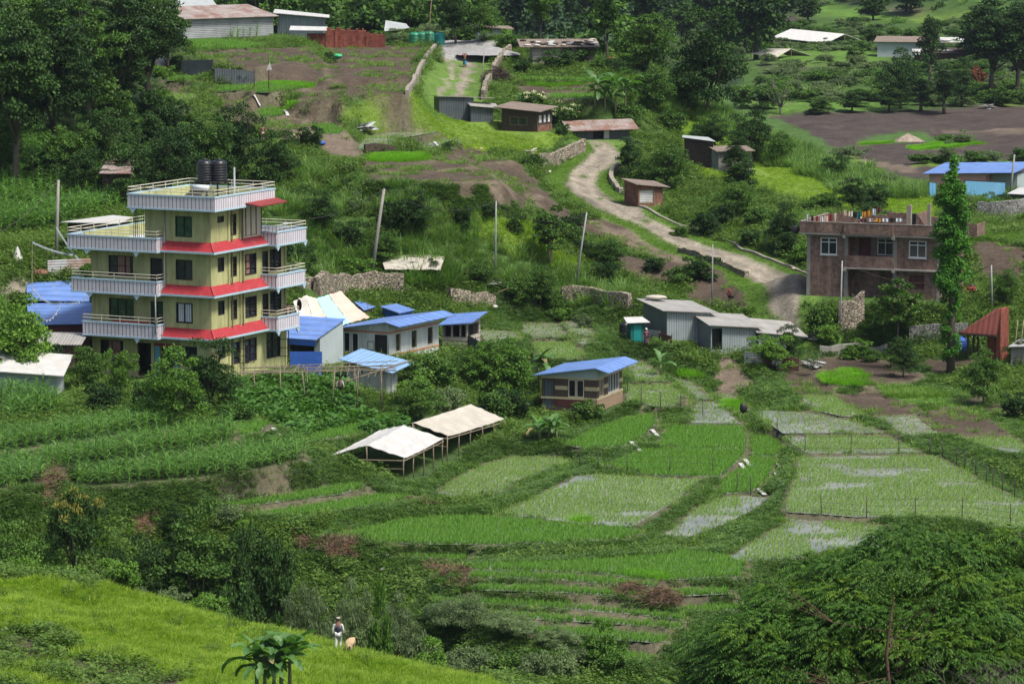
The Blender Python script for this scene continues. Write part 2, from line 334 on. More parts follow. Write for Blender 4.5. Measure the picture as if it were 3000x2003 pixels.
def bump(nt,b,h,strength=.4,dist=.02):
    n=nt.nodes.new('ShaderNodeBump'); n.inputs['Strength'].default_value=strength; n.inputs['Distance'].default_value=dist
    nt.links.new(h,n.inputs['Height']); nt.links.new(n.outputs[0],b.inputs['Normal'])
def plain(name,col,rough=.7,var=.35,scale=1.5,metal=0,dirt=None,bscale=None,bstr=.3,spec=.3,fine=14,streak=0):
    m,nt,b=_new(name)
    a=noise_(nt,scale,5,.65); c1=[x*(1-var) for x in col]; c2=[min(1,x*(1+var*.7)) for x in col]
    c=ramp(nt,a,[(.3,c1),(.7,c2)])
    f=noise_(nt,fine,3,.6); c=mix(nt,'MULTIPLY',.5,c,ramp(nt,f,[(.3,.62),(.7,1.0)]))
    if dirt:
        d=noise_(nt,.9,6,.7,stretch=(1,1,.35)); c=mix(nt,'MIX',ramp(nt,d,[(.50,0),(.70,.75)]),c,dirt)
    if streak:
        d=noise_(nt,2.4,5,.7,stretch=(1,1,.10)); c=mix(nt,'MULTIPLY',streak,c,ramp(nt,d,[(.36,.45),(.56,1.0)]))
    L(nt,c,b.inputs['Base Color']); b.inputs['Roughness'].default_value=rough; b.inputs['Metallic'].default_value=metal
    b.inputs['Specular IOR Level'].default_value=spec
    if bscale: bump(nt,b,noise_(nt,bscale,4),bstr,.03)
    return m
def corrug(name,col,axis='X',pitch=.09,rough=.5,metal=.0,var=.25,dirt=None,strength=.7,spec=.4,rust=None):
    # corrugated sheet: wave bump along one object axis
    m,nt,b=_new(name)
    a=noise_(nt,.7,5,.7); c=ramp(nt,a,[(.3,[x*(1-var) for x in col]),(.7,[min(1,x*(1+var*.6)) for x in col])])
    tc=N(nt,'ShaderNodeTexCoord'); w=N(nt,'ShaderNodeTexWave',wave_type='BANDS',bands_direction=axis); w.inputs['Scale'].default_value=1/pitch/3.1416*.5*1.0
    L(nt,tc.outputs['Object'],w.inputs['Vector'])
    c=mix(nt,'MULTIPLY',.55,c,ramp(nt,w.outputs['Fac'],[(0,.55),(.6,1.0)]))
    # sheet joints
    w2=N(nt,'ShaderNodeTexWave',wave_type='BANDS',bands_direction=axis); w2.inputs['Scale'].default_value=.31/.8; L(nt,tc.outputs['Object'],w2.inputs['Vector'])
    c=mix(nt,'MULTIPLY',.5,c,ramp(nt,w2.outputs['Fac'],[(0.0,.5),(.03,1.0)]))
    if rust:
        d=noise_(nt,.55,6,.72,stretch=(1,1,.6)); c=mix(nt,'MIX',ramp(nt,d,[(.46,0),(.6,.9)]),c,rust)
    if dirt:
        d=noise_(nt,1.7,6,.75); c=mix(nt,'MIX',ramp(nt,d,[(.5,0),(.72,.7)]),c,dirt)
    L(nt,c,b.inputs['Base Color']); b.inputs['Roughness'].default_value=rough; b.inputs['Metallic'].default_value=metal; b.inputs['Specular IOR Level'].default_value=spec
    bump(nt,b,w.outputs['Fac'],strength,.02); return m
def brick(name,c1,c2,mortar,scale=1,dirt=(.03,.027,.025),stain=.55):
    m,nt,b=_new(name)
    tc=N(nt,'ShaderNodeTexCoord'); mp=N(nt,'ShaderNodeMapping'); 
    # use x+y as the running coordinate so both wall directions show courses
    sx=N(nt,'ShaderNodeSeparateXYZ'); L(nt,tc.outputs['Object'],sx.inputs[0])
    ad=N(nt,'ShaderNodeMath',operation='ADD'); L(nt,sx.outputs[0],ad.inputs[0]); L(nt,sx.outputs[1],ad.inputs[1])
    cb=N(nt,'ShaderNodeCombineXYZ'); L(nt,ad.outputs[0],cb.inputs[0]); L(nt,sx.outputs[2],cb.inputs[1])
    br=N(nt,'ShaderNodeTexBrick'); L(nt,cb.outputs[0],br.inputs['Vector'])
    br.inputs['Color1'].default_value=(*c1,1); br.inputs['Color2'].default_value=(*c2,1); br.inputs['Mortar'].default_value=(*mortar,1)
    br.inputs['Scale'].default_value=scale; br.inputs['Mortar Size'].default_value=.014; br.inputs['Brick Width'].default_value=.24; br.inputs['Row Height'].default_value=.085
    d=noise_(nt,.8,6,.7); c=mix(nt,'MULTIPLY',.8,br.outputs['Color'],ramp(nt,d,[(.3,.45),(.65,1.05)]))
    d3=noise_(nt,3.0,4,.7); c=mix(nt,'MULTIPLY',.8,c,ramp(nt,d3,[(.35,.5),(.62,1.15)])); d4=noise_(nt,2.2,5,.7,stretch=(1,1,.12)); c=mix(nt,'MULTIPLY',.6,c,ramp(nt,d4,[(.36,.45),(.56,1.0)]))
    d2=noise_(nt,.35,6,.75,stretch=(1,1,1.4)); c=mix(nt,'MIX',ramp(nt,d2,[(.5,0),(.75,stain)]),c,dirt)
    L(nt,c,b.inputs['Base Color']); b.inputs['Roughness'].default_value=.9; b.inputs['Specular IOR Level'].default_value=.15
    bump(nt,b,br.outputs['Fac'],-.4,.01); return m
def stone(name,c1,c2,scale=3.2,gap=(.02,.02,.015)):
    m,nt,b=_new(name)
    tc=N(nt,'ShaderNodeTexCoord'); v=N(nt,'ShaderNodeTexVoronoi',feature='DISTANCE_TO_EDGE'); v.inputs['Scale'].default_value=scale
    v2=N(nt,'ShaderNodeTexVoronoi'); v2.inputs['Scale'].default_value=scale
    mp=N(nt,'ShaderNodeMapping'); mp.inputs['Scale'].default_value=(1,1,1.5); L(nt,tc.outputs['Object'],mp.inputs[0])
    L(nt,mp.outputs[0],v.inputs['Vector']); L(nt,mp.outputs[0],v2.inputs['Vector'])
    sep=N(nt,'ShaderNodeSeparateColor'); L(nt,v2.outputs['Color'],sep.inputs[0])
    c=ramp(nt,sep.outputs[0],[(0,c1),(1,c2)]); c=mix(nt,'MIX',ramp(nt,v.outputs['Distance'],[(.02,1),(.09,0)]),c,gap)
    d=noise_(nt,.8,5,.7); c=mix(nt,'MIX',ramp(nt,d,[(.5,0),(.7,.6)]),c,(.05,.07,.03))
    L(nt,c,b.inputs['Base Color']); b.inputs['Roughness'].default_value=.9; bump(nt,b,ramp(nt,v.outputs['Distance'],[(0,0),(.12,1)]),.8,.06); return m
def leaf(name,c1,c2,trans=.25,rough=.5,scale=.25,tip=None,obj=.5,spec=.14):
    rough=max(rough,.55)
    m,nt,b=_new(name)
    oi=N(nt,'ShaderNodeObjectInfo'); n=noise_(nt,scale,3,.6,coord='Object')
    geo=N(nt,'ShaderNodeNewGeometry')
    f=N(nt,'ShaderNodeMath',operation='MULTIPLY_ADD'); L(nt,oi.outputs['Random'],f.inputs[0]); f.inputs[1].default_value=obj; 
    g=N(nt,'ShaderNodeMath',operation='MULTIPLY_ADD'); L(nt,geo.outputs['Random Per Island'],g.inputs[0]); g.inputs[1].default_value=.75; g.inputs[2].default_value=-.4*obj
    L(nt,g.outputs[0],f.inputs[2])
    h=N(nt,'ShaderNodeMath',operation='MULTIPLY_ADD'); L(nt,n,h.inputs[0]); h.inputs[1].default_value=.9; h.inputs[2].default_value=-.3
    s=N(nt,'ShaderNodeMath',operation='ADD',use_clamp=True); L(nt,f.outputs[0],s.inputs[0]); L(nt,h.outputs[0],s.inputs[1])
    st=[(0,c1),(.75,c2)]
    if tip: st.append((1,tip))
    c=ramp(nt,s.outputs[0],st)
    L(nt,c,b.inputs['Base Color']); b.inputs['Roughness'].default_value=rough; b.inputs['Specular IOR Level'].default_value=spec
    if trans>0:
        t=N(nt,'ShaderNodeBsdfTranslucent'); c2_=mix(nt,'MULTIPLY',1,c,(1.6,1.9,.7)); L(nt,c2_,t.inputs[0])
        ms=N(nt,'ShaderNodeMixShader'); ms.inputs[0].default_value=trans
        out=nt.nodes['Material Output']; L(nt,b.outputs[0],ms.inputs[1]); L(nt,t.outputs[0],ms.inputs[2]); L(nt,ms.outputs[0],out.inputs[0])
    return m
def glassy(name,col=(.01,.013,.016),rough=.08):
    m,nt,b=_new(name); n=noise_(nt,1.3,3); c=ramp(nt,n,[(.35,col),(.7,[x*3.2 for x in col])]); L(nt,c,b.inputs['Base Color']); b.inputs['Roughness'].default_value=rough; b.inputs['Specular IOR Level'].default_value=.5
    return m
# ================================================================ object helpers
def tag(o,label=None,cat=None,group=None,kind=None):
    if label: o['label']=label
    if cat: o['category']=cat
    if group: o['group']=group
    if kind: o['kind']=kind
    return o
def empty(name,loc,rz=0,label=None,cat=None,group=None):
    o=bpy.data.objects.new(name,None); COL.objects.link(o); o.location=loc; o.rotation_euler=(0,0,rz); o.empty_display_size=.3
    return tag(o,label,cat,group)
class MB:
    def __init__(s): s.v=[];s.f=[];s.m=[];s.mi=0
    def add(s,v,f):
        o=len(s.v); s.v+=[tuple(a) for a in v]; s.f+=[tuple(i+o for i in q) for q in f]; s.m+=[s.mi]*len(f); return s
    def box(s,x0,x1,y0,y1,z0,z1):
        v=[(x,y,z) for z in(z0,z1) for y in(y0,y1) for x in(x0,x1)]
        return s.add(v,[(0,2,3,1),(4,5,7,6),(0,1,5,4),(2,6,7,3),(0,4,6,2),(1,3,7,5)])
    def bar(s,a,b,wd=.04,h=None):
        a=Vector(a);b=Vector(b);d=(b-a); 
        if d.length<1e-6: return s
        h=h or wd; d.normalize(); u=d.cross(Vector((0,0,1)))
        if u.length<.01: u=Vector((1,0,0))
        u.normalize(); n=u.cross(d); v=[]
        for p in(a,b):
            for i,j in((-1,-1),(1,-1),(1,1),(-1,1)): v.append(p+u*(i*wd/2)+n*(j*h/2))
        return s.add(v,[(0,1,2,3),(7,6,5,4),(0,4,5,1),(1,5,6,2),(2,6,7,3),(3,7,4,0)])
    def tube(s,pts,rad,n=8,cap=True):
        pts=[Vector(p) for p in pts]; rad=rad if hasattr(rad,'__len__') else [rad]*len(pts); v=[];f=[]
        for i,p in enumerate(pts):
            d=(pts[min(i+1,len(pts)-1)]-pts[max(i-1,0)]).normalized(); u=d.cross(Vector((.13,.21,1)) if abs(d.z)<.95 else Vector((1,.1,0))).normalized(); w_=d.cross(u)
            for k in range(n):
                a=2*PI*k/n; v.append(p+(u*math.cos(a)+w_*math.sin(a))*rad[i])
        for i in range(len(pts)-1):
            for k in range(n): f.append((i*n+k,i*n+(k+1)%n,(i+1)*n+(k+1)%n,(i+1)*n+k))
        if cap: f.append(tuple(range(n-1,-1,-1))); f.append(tuple((len(pts)-1)*n+k for k in range(n)))
        return s.add(v,f)
    def lathe(s,prof,c=(0,0,0),n=24):
        v=[];f=[]
        for r,z in prof:
            for k in range(n): a=2*PI*k/n; v.append((c[0]+r*math.cos(a),c[1]+r*math.sin(a),c[2]+z))
        for i in range(len(prof)-1):
            for k in range(n): f.append((i*n+k,i*n+(k+1)%n,(i+1)*n+(k+1)%n,(i+1)*n+k))
        f.append(tuple(range(n-1,-1,-1))); f.append(tuple((len(prof)-1)*n+k for k in range(n)))
        return s.add(v,f)
    def slab(s,q,th):   # thick polygon: q list of 3-D corners, thickness downwards
        n=len(q); v=[Vector(p) for p in q]+[Vector(p)-Vector((0,0,th)) for p in q]
        f=[tuple(range(n)),tuple(range(2*n-1,n-1,-1))]+[(i,i+n,(i+1)%n+n,(i+1)%n) for i in range(n)]
        return s.add(v,f)
    def ball(s,c,r,n=10,sq=(1,1,1),jit=0):
        v=[];f=[]; m=max(4,n//2)
        for i in range(m+1):
            t=PI*i/m
            for k in range(n):
                a=2*PI*k/n; q=1+(random.random()-.5)*jit; v.append((c[0]+r*sq[0]*q*math.sin(t)*math.cos(a),c[1]+r*sq[1]*q*math.sin(t)*math.sin(a),c[2]+r*sq[2]*q*math.cos(t)))
        for i in range(m):
            for k in range(n): f.append((i*n+k,(i+1)*n+k,(i+1)*n+(k+1)%n,i*n+(k+1)%n))
        return s.add(v,f)
    def build(s,name,mats,parent=None,smooth=False,loc=None,**k):
        me=bpy.data.meshes.new(name); me.from_pydata(s.v,[],s.f)
        mats=mats if isinstance(mats,(list,tuple)) else [mats]
        for m in mats: me.materials.append(MATS[m] if isinstance(m,str) else m)
        if len(mats)>1: me.polygons.foreach_set('material_index',s.m)
        if smooth: me.polygons.foreach_set('use_smooth',[True]*len(me.polygons))
        me.update(); o=bpy.data.objects.new(name,me); COL.objects.link(o)
        if parent: o.parent=parent
        if loc is not None: o.location=loc
        tag(o,**k); return o
def npmesh(name,V,Fq,mats,tri=False,smooth=False):
    me=bpy.data.meshes.new(name); k=3 if tri else 4; nf=len(Fq)
    me.vertices.add(len(V)); me.vertices.foreach_set('co',np.asarray(V,np.float32).ravel())
    me.loops.add(nf*k); me.loops.foreach_set('vertex_index',np.asarray(Fq,np.int32).ravel())
    me.polygons.add(nf); me.polygons.foreach_set('loop_start',np.arange(0,nf*k,k,dtype=np.int32)); 
    if smooth: me.polygons.foreach_set('use_smooth',np.ones(nf,bool))
    me.update(calc_edges=True)
    for m in mats: me.materials.append(MATS[m])
    return me
def addmesh(name,me,parent=None,loc=None,**k):
    o=bpy.data.objects.new(name,me); COL.objects.link(o)
    if parent: o.parent=parent
    if loc is not None: o.location=loc
    return tag(o,**k)
# ================================================================ ground classes and colour
CLS={'weed':0,'grass':1,'soil':2,'road':3,'darksoil':4,'corn':5,'forest':6,'bright':7,'reed':8,'gravel':9,'mud':10,'lightsoil':11,'bank':12,'litter':13,'vine':14,'field':15,'verge':16}
ZONES=[ # (class, pixel polygon), later ones on top
 ('forest',V_([(-60,-60),(400,-60),(410,130),(370,230),(470,300),(420,420),(300,420),(200,350),(0,330),(-60,320)])),
 ('forest',V_([(880,-60),(1700,-60),(1700,220),(1450,200),(1380,60),(1200,60),(1000,50),(880,40)])),
 ('corn',V_([(-60,330),(120,330),(300,420),(300,480),(150,520),(-60,540)])),
 ('corn',V_([(0,880),(130,880),(130,960),(0,970)])),
 ('vine',V_([(520,900),(700,850),(800,880),(780,960),(900,960),(960,1000),(700,1010),(600,960),(520,940)])),
 ('bright',V_([(-60,1335),(200,1350),(420,1390),(560,1420),(760,1440),(900,1490),(1150,1568),(1150,1640),(-60,1640)])),
 ('weed',V_([(-60,1420),(100,1420),(200,1500),(300,1540),(400,1590),(400,1640),(-60,1640)])),
 ('soil',V_([(-60,1475),(80,1470),(100,1505),(40,1530),(-60,1530)])),
 ('soil',V_([(150,1500),(330,1530),(430,1560),(400,1590),(200,1590),(100,1540)])),
 ('bright',V_([(780,250),(850,225),(960,230),(1100,260),(1180,300),(1290,310),(1330,320),(1240,360),(1160,350),(1050,330),(960,310),(860,300),(800,280)])),
 ('reed',V_([(600,420),(700,380),(820,440),(840,600),(700,640),(620,560)])),
 ('reed',V_([(880,450),(1000,450),(1130,520),(1230,560),(1440,640),(1460,700),(1250,690),(1100,660),(900,620)])),
 ('bright',V_([(1000,430),(1220,520),(1330,600),(1260,620),(1150,560),(1050,500)])),
 ('reed',V_([(925,585),(1045,585),(1070,650),(930,660)])),
 ('bright',V_([(1560,250),(1640,200),(1800,270),(2000,370),(2150,470),(2160,520),(2000,500),(1880,480),(1750,430),(1600,400),(1560,330)])),
 ('reed',V_([(1480,150),(1600,170),(1850,300),(2100,440),(2130,460),(1960,470),(1750,380),(1600,280),(1500,260)])),
 ('soil',V_([(830,370),(960,370),(1080,350),(1200,380),(1250,440),(1320,500),(1420,500),(1560,580),(1660,620),(1560,610),(1400,560),(1290,520),(1180,490),(1050,440),(900,410)])),
 ('lightsoil',V_([(1100,420),(1150,405),(1180,450),(1240,440),(1230,480),(1150,470)])),
 ('lightsoil',V_([(1350,500),(1440,530),(1560,580),(1640,620),(1540,600),(1400,560)])),
 ('soil',V_([(490,250),(560,215),(700,240),(780,260),(830,340),(820,370),(700,350),(690,300),(600,300),(520,280)])),
 ('lightsoil',V_([(620,290),(700,270),(830,330),(830,372),(740,340),(640,320)])),
 ('soil',V_([(560,180),(900,120),(960,140),(930,230),(780,200),(640,210)])),
 ('soil',V_([(1170,200),(1360,200),(1340,235),(1180,230)])),
 ('soil',V_([(1340,560),(1560,600),(1720,620),(1730,690),(1600,660),(1450,640)])),
 ('darksoil',E_([(600,800),(900,775),(1200,765),(1700,755),(2349,735),(2500,735),(2500,1230),(2000,1200),(1500,1230),(1200,1090),(1040,1010),(850,900)])),
 ('field',E_([(1200,985),(1300,940),(1500,905),(1650,910),(1760,970),(1500,985),(1300,995)])),
 ('bright',E_([(1560,1018),(1850,980),(2060,985),(1900,1012),(1640,1035)])),
 ('bright',E_([(1530,1132),(2100,1108),(2400,1100),(2400,1115),(2100,1132),(1600,1148)])),
 ('bright',E_([(1210,992),(1440,973),(1440,982),(1240,1000)])),
 ('lightsoil',E_([(1700,890),(2400,880),(2400,925),(1900,915)])),
 ('lightsoil',E_([(1180,1080),(1500,1130),(1650,1180),(1500,1190),(1300,1140)])),
 ('bright',E_([(2100,700),(2400,675),(2400,722),(2160,722)])),
 ('darksoil',E_([(1990,720),(2400,725),(2400,760),(1900,755)])),
 ('darksoil',E_([(480,440),(900,465),(1350,500),(1200,530),(850,500),(520,465)])),
 ('grass',E_([(450,270),(800,290),(1400,330),(1400,480),(900,450),(500,430)])),
 ('grass',E_([(600,660),(1300,700),(1500,760),(600,790)])),
 ('darksoil',E_([(390,215),(640,205),(650,260),(400,260)])),
 ('darksoil',E_([(650,110),(880,120),(900,165),(680,165)])),
 ('lightsoil',E_([(1430,60),(1640,62),(1640,95),(1430,98)])),
 ('bright',E_([(1500,140),(2000,80),(2100,95),(1700,160)])),
 ('grass',E_([(800,30),(1300,60),(1600,130),(1300,140),(850,100)])),
 ('soil',H_([(1990,100),(2349,120),(2349,400),(2200,380),(2100,330),(1990,230)])),
 ('grass',H_([(1940,60),(2349,30),(2349,110),(2000,100)])),
 ('soil',H_([(200,340),(520,380),(500,560),(280,560),(0,480),(60,400)])),
 ('lightsoil',H_([(240,880),(420,960),(460,1080),(360,1160),(200,1060)])),
 ('soil',H_([(620,960),(960,880),(1650,1010),(1650,1060),(960,1000),(1060,1150),(800,1145),(700,1040)])),
 ('soil',H_([(1900,1100),(2349,1250),(2349,1330),(1950,1230)])),
 ('soil',H_([(1600,900),(1990,900),(1990,1010),(1700,1000)])),
 ('grass',H_([(1500,1080),(1900,1120),(1930,1240),(1500,1200)])),
 ('bright',H_([(0,960),(140,990),(150,1030),(0,1040)])),
 ('bright',H_([(1140,410),(1240,400),(1300,430),(1180,440)])),
 ('litter',I_([(870,410),(1080,400),(1080,500),(900,520)])),
 ('litter',I_([(1960,560),(2349,560),(2490,600),(2480,690),(2100,680)])),
 ('litter',I_([(1730,820),(1930,830),(1930,900),(1780,890)])),
 ('litter',I_([(270,100),(380,110),(370,300),(290,290)])),
 ('litter',J_([(590,760),(740,770),(900,880),(880,910),(780,860),(620,790)])),
 ('litter',J_([(480,310),(560,310),(630,355),(540,360)])),
 ('gravel',B_([(280,250),(600,312),(700,405),(900,412),(1060,405),(1115,330),(1090,300),(960,285),(700,270),(450,215),(300,235)])),
 ('corn',V_([(500,86),(560,84),(770,80),(775,90),(600,92),(505,92)])),
 ('verge',B_([(480,690),(600,420),(720,400),(1060,400),(1010,600),(970,700)])),
 ('road',B_([(-100,222),(0,222),(200,240),(300,255),(250,268),(0,245),(-100,240)])),
 ('road',B_([(675,660),(700,590),(740,520),(745,440),(700,405),(740,400),(780,430),(775,520),(730,600),(715,660)])),
 ('road',B_([(770,668),(800,560),(830,480),(840,410),(905,410),(890,500),(860,590),(835,668)])),
 ('road',F_([(-60,370),(200,375),(350,400),(300,430),(100,430),(-60,415)])),
 ('road',F_([(100,440),(330,420),(380,470),(260,520),(190,510)])),
 ('gravel',G_([(400,400),(500,400),(560,430),(450,450)])),
]
ROAD=[B_([(1690,985),(1745,1050),(1650,1120),(1565,1200),(1550,1280),(1610,1350),(1730,1425),(1900,1490),(2080,1568)])+H_([(0,140),(200,225),(420,305),(560,385),(610,470),(600,560),(690,620),(770,720),(830,770)]),
      B_([(1720,965),(1860,1000),(1912,1060),(1895,1120),(1765,1180),(1738,1260),(1790,1330),(1910,1400),(2100,1500),(2260,1568)])+H_([(0,50),(200,140),(500,230),(720,320),(870,400),(830,440),(790,520),(770,600),(790,690),(850,762),(940,775)])]
cls=np.zeros(len(fx),int)
far=fy>640
cls[(fy>900)]=CLS['forest']
def zonexy(poly): return [(p.x,p.y) for p in ghits(poly)]
SZ=[]
for c,poly in ZONES:
    xy=zonexy(poly); SZ.append((c,xy)); xs=[q[0] for q in xy]; ys=[q[1] for q in xy]
    jx=fx+(vnoise(fx,fy,1.3,11)-.5)*1.4; jy=fy+(vnoise(fx,fy,1.3,13)-.5)*2.4
    m=np.where((fx>min(xs)-2)&(fx<max(xs)+2)&(fy>min(ys)-3)&(fy<max(ys)+3))[0]
    cls[m[inpoly(jx[m],jy[m],xy)]]=CLS[c]
# the dirt road: a ribbon between its two traced edges
rl=zonexy(ROAD[0]); rr=zonexy(ROAD[1]); RP=rl+rr[::-1]
def resamp(pl,n):
    pl=np.array(pl); s=np.r_[0,np.cumsum(np.hypot(*np.diff(pl,axis=0).T))]; t=np.linspace(0,s[-1],n)
    return np.c_[np.interp(t,s,pl[:,0]),np.interp(t,s,pl[:,1])]
CL=(resamp(rl,60)+resamp(rr,60))/2
m=np.where((fx>min(q[0] for q in RP)-3)&(fx<max(q[0] for q in RP)+3)&(fy>min(q[1] for q in RP)-3)&(fy<max(q[1] for q in RP)+3))[0]
d=dpoly(fx[m],fy[m],RP); ins=inpoly(fx[m],fy[m],RP); sd=np.where(ins,-d,d)+(vnoise(fx[m],fy[m],.8,5)-.5)*.25-.15
roadm=m[sd<0]; cls[m[(sd>=0)&(sd<1.7)&(fy[m]>322)]]=CLS['verge']; cls[roadm]=CLS['road']
for a in range(len(fx)) if False else []: pass
mid=np.full(len(fx),9.); 
dd=np.min(np.hypot(fx[roadm][:,None]-CL[None,:,0],fy[roadm][:,None]-CL[None,:,1]),axis=1); mid[roadm]=dd
midg=(mid<0.3)&(vnoise(fx,fy,2.5,6)>.6)&(fy>350)
cls[midg]=CLS['verge']
isf=FID>=0
kinds=[FD[n]['kind'] for n in names]
kmap={'corn':'corn','rice':'mud','ricewet':'mud','ricebig':'mud','wet':'mud','soil':'soil','grass':'grass'}
for i,k in enumerate(kinds): cls[FID==i]=CLS[kmap[k]]
bankm=(EDGE<2.6)&~isf&np.isin(cls,[0,1,12,7])&(fy<345); cls[bankm]=CLS['bank']
COLR={'weed':(.050,.095,.022),'grass':(.085,.165,.028),'soil':(.078,.060,.045),'road':(.225,.20,.16),'darksoil':(.062,.050,.045),'corn':(.03,.045,.018),'forest':(.022,.040,.016),
 'bright':(.115,.185,.03),'reed':(.06,.115,.03),'gravel':(.26,.26,.255),'mud':(.075,.075,.05),'lightsoil':(.145,.115,.088),'bank':(.05,.085,.03),'litter':(.15,.085,.055),'vine':(.04,.085,.025),'field':(.06,.12,.03),'verge':(.095,.165,.035)}
pal=np.zeros((17,3)); 
for k,v in CLS.items(): pal[v]=COLR[k]
col=pal[cls]
rutm=(mid<9)&(cls==CLS['road']); nz=vnoise(fx,fy,1.7,15)
col[rutm]*=np.where(np.abs(mid[rutm]-.85)<.32,1.18,.80)[:,None]*(.8+.4*nz[rutm])[:,None]
# a raised bare lip on the field bunds
lip=(EDGE<0.6)&~isf; col[lip]=np.array([.12,.105,.07])*0.9+col[lip]*.1
# slight blur of the class colours so borders are not stair-stepped
cg=col.reshape(NY,NX,3)
for _ in range(1):
    cg=(cg+np.roll(cg,1,0)+np.roll(cg,-1,0)+np.roll(cg,1,1)+np.roll(cg,-1,1))/5
col=cg.reshape(-1,3)
mg,nt,b=_new('ground'); at=N(nt,'ShaderNodeAttribute',attribute_name='albedo')
n1=noise_(nt,.35,6,.7); n2=noise_(nt,3.2,5,.75); n3=noise_(nt,11,3,.7)
c=mix(nt,'MULTIPLY',.75,at.outputs['Color'],ramp(nt,n1,[(.3,.55),(.7,1.35)]))
c=mix(nt,'MULTIPLY',.75,c,ramp(nt,n2,[(.3,.5),(.68,1.4)]))
c=mix(nt,'MULTIPLY',.6,c,ramp(nt,n3,[(.3,.6),(.7,1.3)]))
L(nt,c,b.inputs['Base Color']); b.inputs['Roughness'].default_value=.95; b.inputs['Specular IOR Level'].default_value=.1
bp=mix(nt,'ADD',.5,n2,n3); bump(nt,b,bp,.8,.12)
V=np.c_[fx,fy,ZG]; ii=np.arange(NX*NY).reshape(NY,NX)
Fq=np.stack([ii[:-1,:-1],ii[:-1,1:],ii[1:,1:],ii[1:,:-1]],-1).reshape(-1,4)
me=npmesh('ground',V,Fq,['ground'],smooth=True)
ca=me.color_attributes.new('albedo','FLOAT_COLOR','POINT'); ca.data.foreach_set('color',np.c_[col,np.ones(len(col))].astype(np.float32).ravel())
ground=addmesh('ground',me,kind='structure',label='terraced green hillside falling to a dark farmed valley')
CLSG=cls.reshape(NY,NX)
def clsat(x,y):
    i=np.clip(np.searchsorted(gx,x)-1,0,NX-1); j=np.clip(np.searchsorted(gy,y)-1,0,NY-1); return CLSG[j,i]
FIDG=FID.reshape(NY,NX); EDG=EDGE.reshape(NY,NX)
def fidat(x,y):
    i=np.clip(np.searchsorted(gx,x)-1,0,NX-1); j=np.clip(np.searchsorted(gy,y)-1,0,NY-1); return FIDG[j,i]
# ================================================================ paddy water
m_,nt,b=_new('paddy_water'); n=noise_(nt,.28,4,.6); 
L(nt,ramp(nt,n,[(.35,(.13,.135,.105)),(.7,(.25,.26,.22))]),b.inputs['Base Color']); b.inputs['Roughness'].default_value=.10; b.inputs['Specular IOR Level'].default_value=1.0
rn=noise_(nt,.5,4,.7); rr_=N(nt,'ShaderNodeMapRange'); L(nt,rn,rr_.inputs[0]); rr_.inputs[1].default_value=.4; rr_.inputs[2].default_value=.65; rr_.inputs[3].default_value=.12; rr_.inputs[4].default_value=.38; L(nt,rr_.outputs[0],b.inputs['Roughness'])
bump(nt,b,noise_(nt,4,4,.7,stretch=(1,.5,1)),.35,.03)
wm=MB()
for nm in names:
    f=FD[nm]
    if f['kind'] in('rice','ricewet','ricebig','wet'):
        xy=f['xy']; wm.add([(x,y,f['z']+.035) for x,y in xy],[tuple(range(len(xy)))])
wo=wm.build('water','paddy_water',kind='structure',label='shallow water standing in the rice paddies')
bm=bmesh.new(); bm.from_mesh(wo.data); bmesh.ops.triangulate(bm,faces=bm.faces[:]); 
for f_ in bm.faces:
    if f_.normal.z<0: f_.normal_flip()
bm.to_mesh(wo.data); bm.free()
# ================================================================ foliage kit (numpy)
def leafquads(C,D,Nn,ln,wd,fold=0.0):
    """one kite-shaped leaf per row: centre-base C, direction D, side from normal Nn"""
    D=D/np.linalg.norm(D,axis=1,keepdims=True); S=np.cross(D,Nn); S/=np.linalg.norm(S,axis=1,keepdims=True)+1e-9
    Up=np.cross(S,D); ln=ln[:,None]; wd=wd[:,None]
    a=C; b=C+D*ln*.45+S*wd*.5-Up*ln*fold*.4; c=C+D*ln-Up*ln*fold; d=C+D*ln*.45-S*wd*.5-Up*ln*fold*.4
    V=np.stack([a,b,c,d],1).reshape(-1,3); F=np.arange(len(V)).reshape(-1,4); return V,F
def rnd(n,a=0,b=1): return RNG.uniform(a,b,n)
def unit(n):
    v=RNG.normal(size=(n,3)); return v/np.linalg.norm(v,axis=1,keepdims=True)
def joinVF(L_):
    V=[];F=[];o=0
    for v,f in L_: V.append(v);F.append(f+o);o+=len(v)
    return np.concatenate(V),np.concatenate(F)
def blades(n,h,r,w,lean=.35,arch=.5,seg=3,base=.1):
    """n grass blades: ribbons of seg quads that arch outward"""
    a=rnd(n,0,2*PI); rr=r*np.sqrt(rnd(n)); x0=rr*np.cos(a)*base/.1*.4; y0=rr*np.sin(a)*base/.1*.4
    a2=a+rnd(n,-.6,.6); H=h*rnd(n,.55,1.1); W_=w*rnd(n,.7,1.2); le=lean*rnd(n,.3,1.3); V=[]
    ts=np.linspace(0,1,seg+1)
    for t in ts:
        out=H*(le*t+arch*le*t*t*1.6); z=H*(t-.35*arch*t**3*le*2)
        cx=x0+np.cos(a2)*out; cy=y0+np.sin(a2)*out; ww=W_*(1-t**2*.92)*.5
        sx,sy=-np.sin(a2)*ww,np.cos(a2)*ww
        V.append(np.stack([np.c_[cx-sx,cy-sy,z],np.c_[cx+sx,cy+sy,z]],1))
    V=np.stack(V,1) # n,seg+1,2,3
    idx=np.arange(n*(seg+1)*2).reshape(n,seg+1,2)
    F=np.stack([idx[:,:-1,0],idx[:,:-1,1],idx[:,1:,1],idx[:,1:,0]],-1).reshape(-1,4)
    return V.reshape(-1,3),F
def proto(name,VF,mat,n=None):
    V,F=VF; me=npmesh(name,V,F,mat if isinstance(mat,list) else [mat]); return me
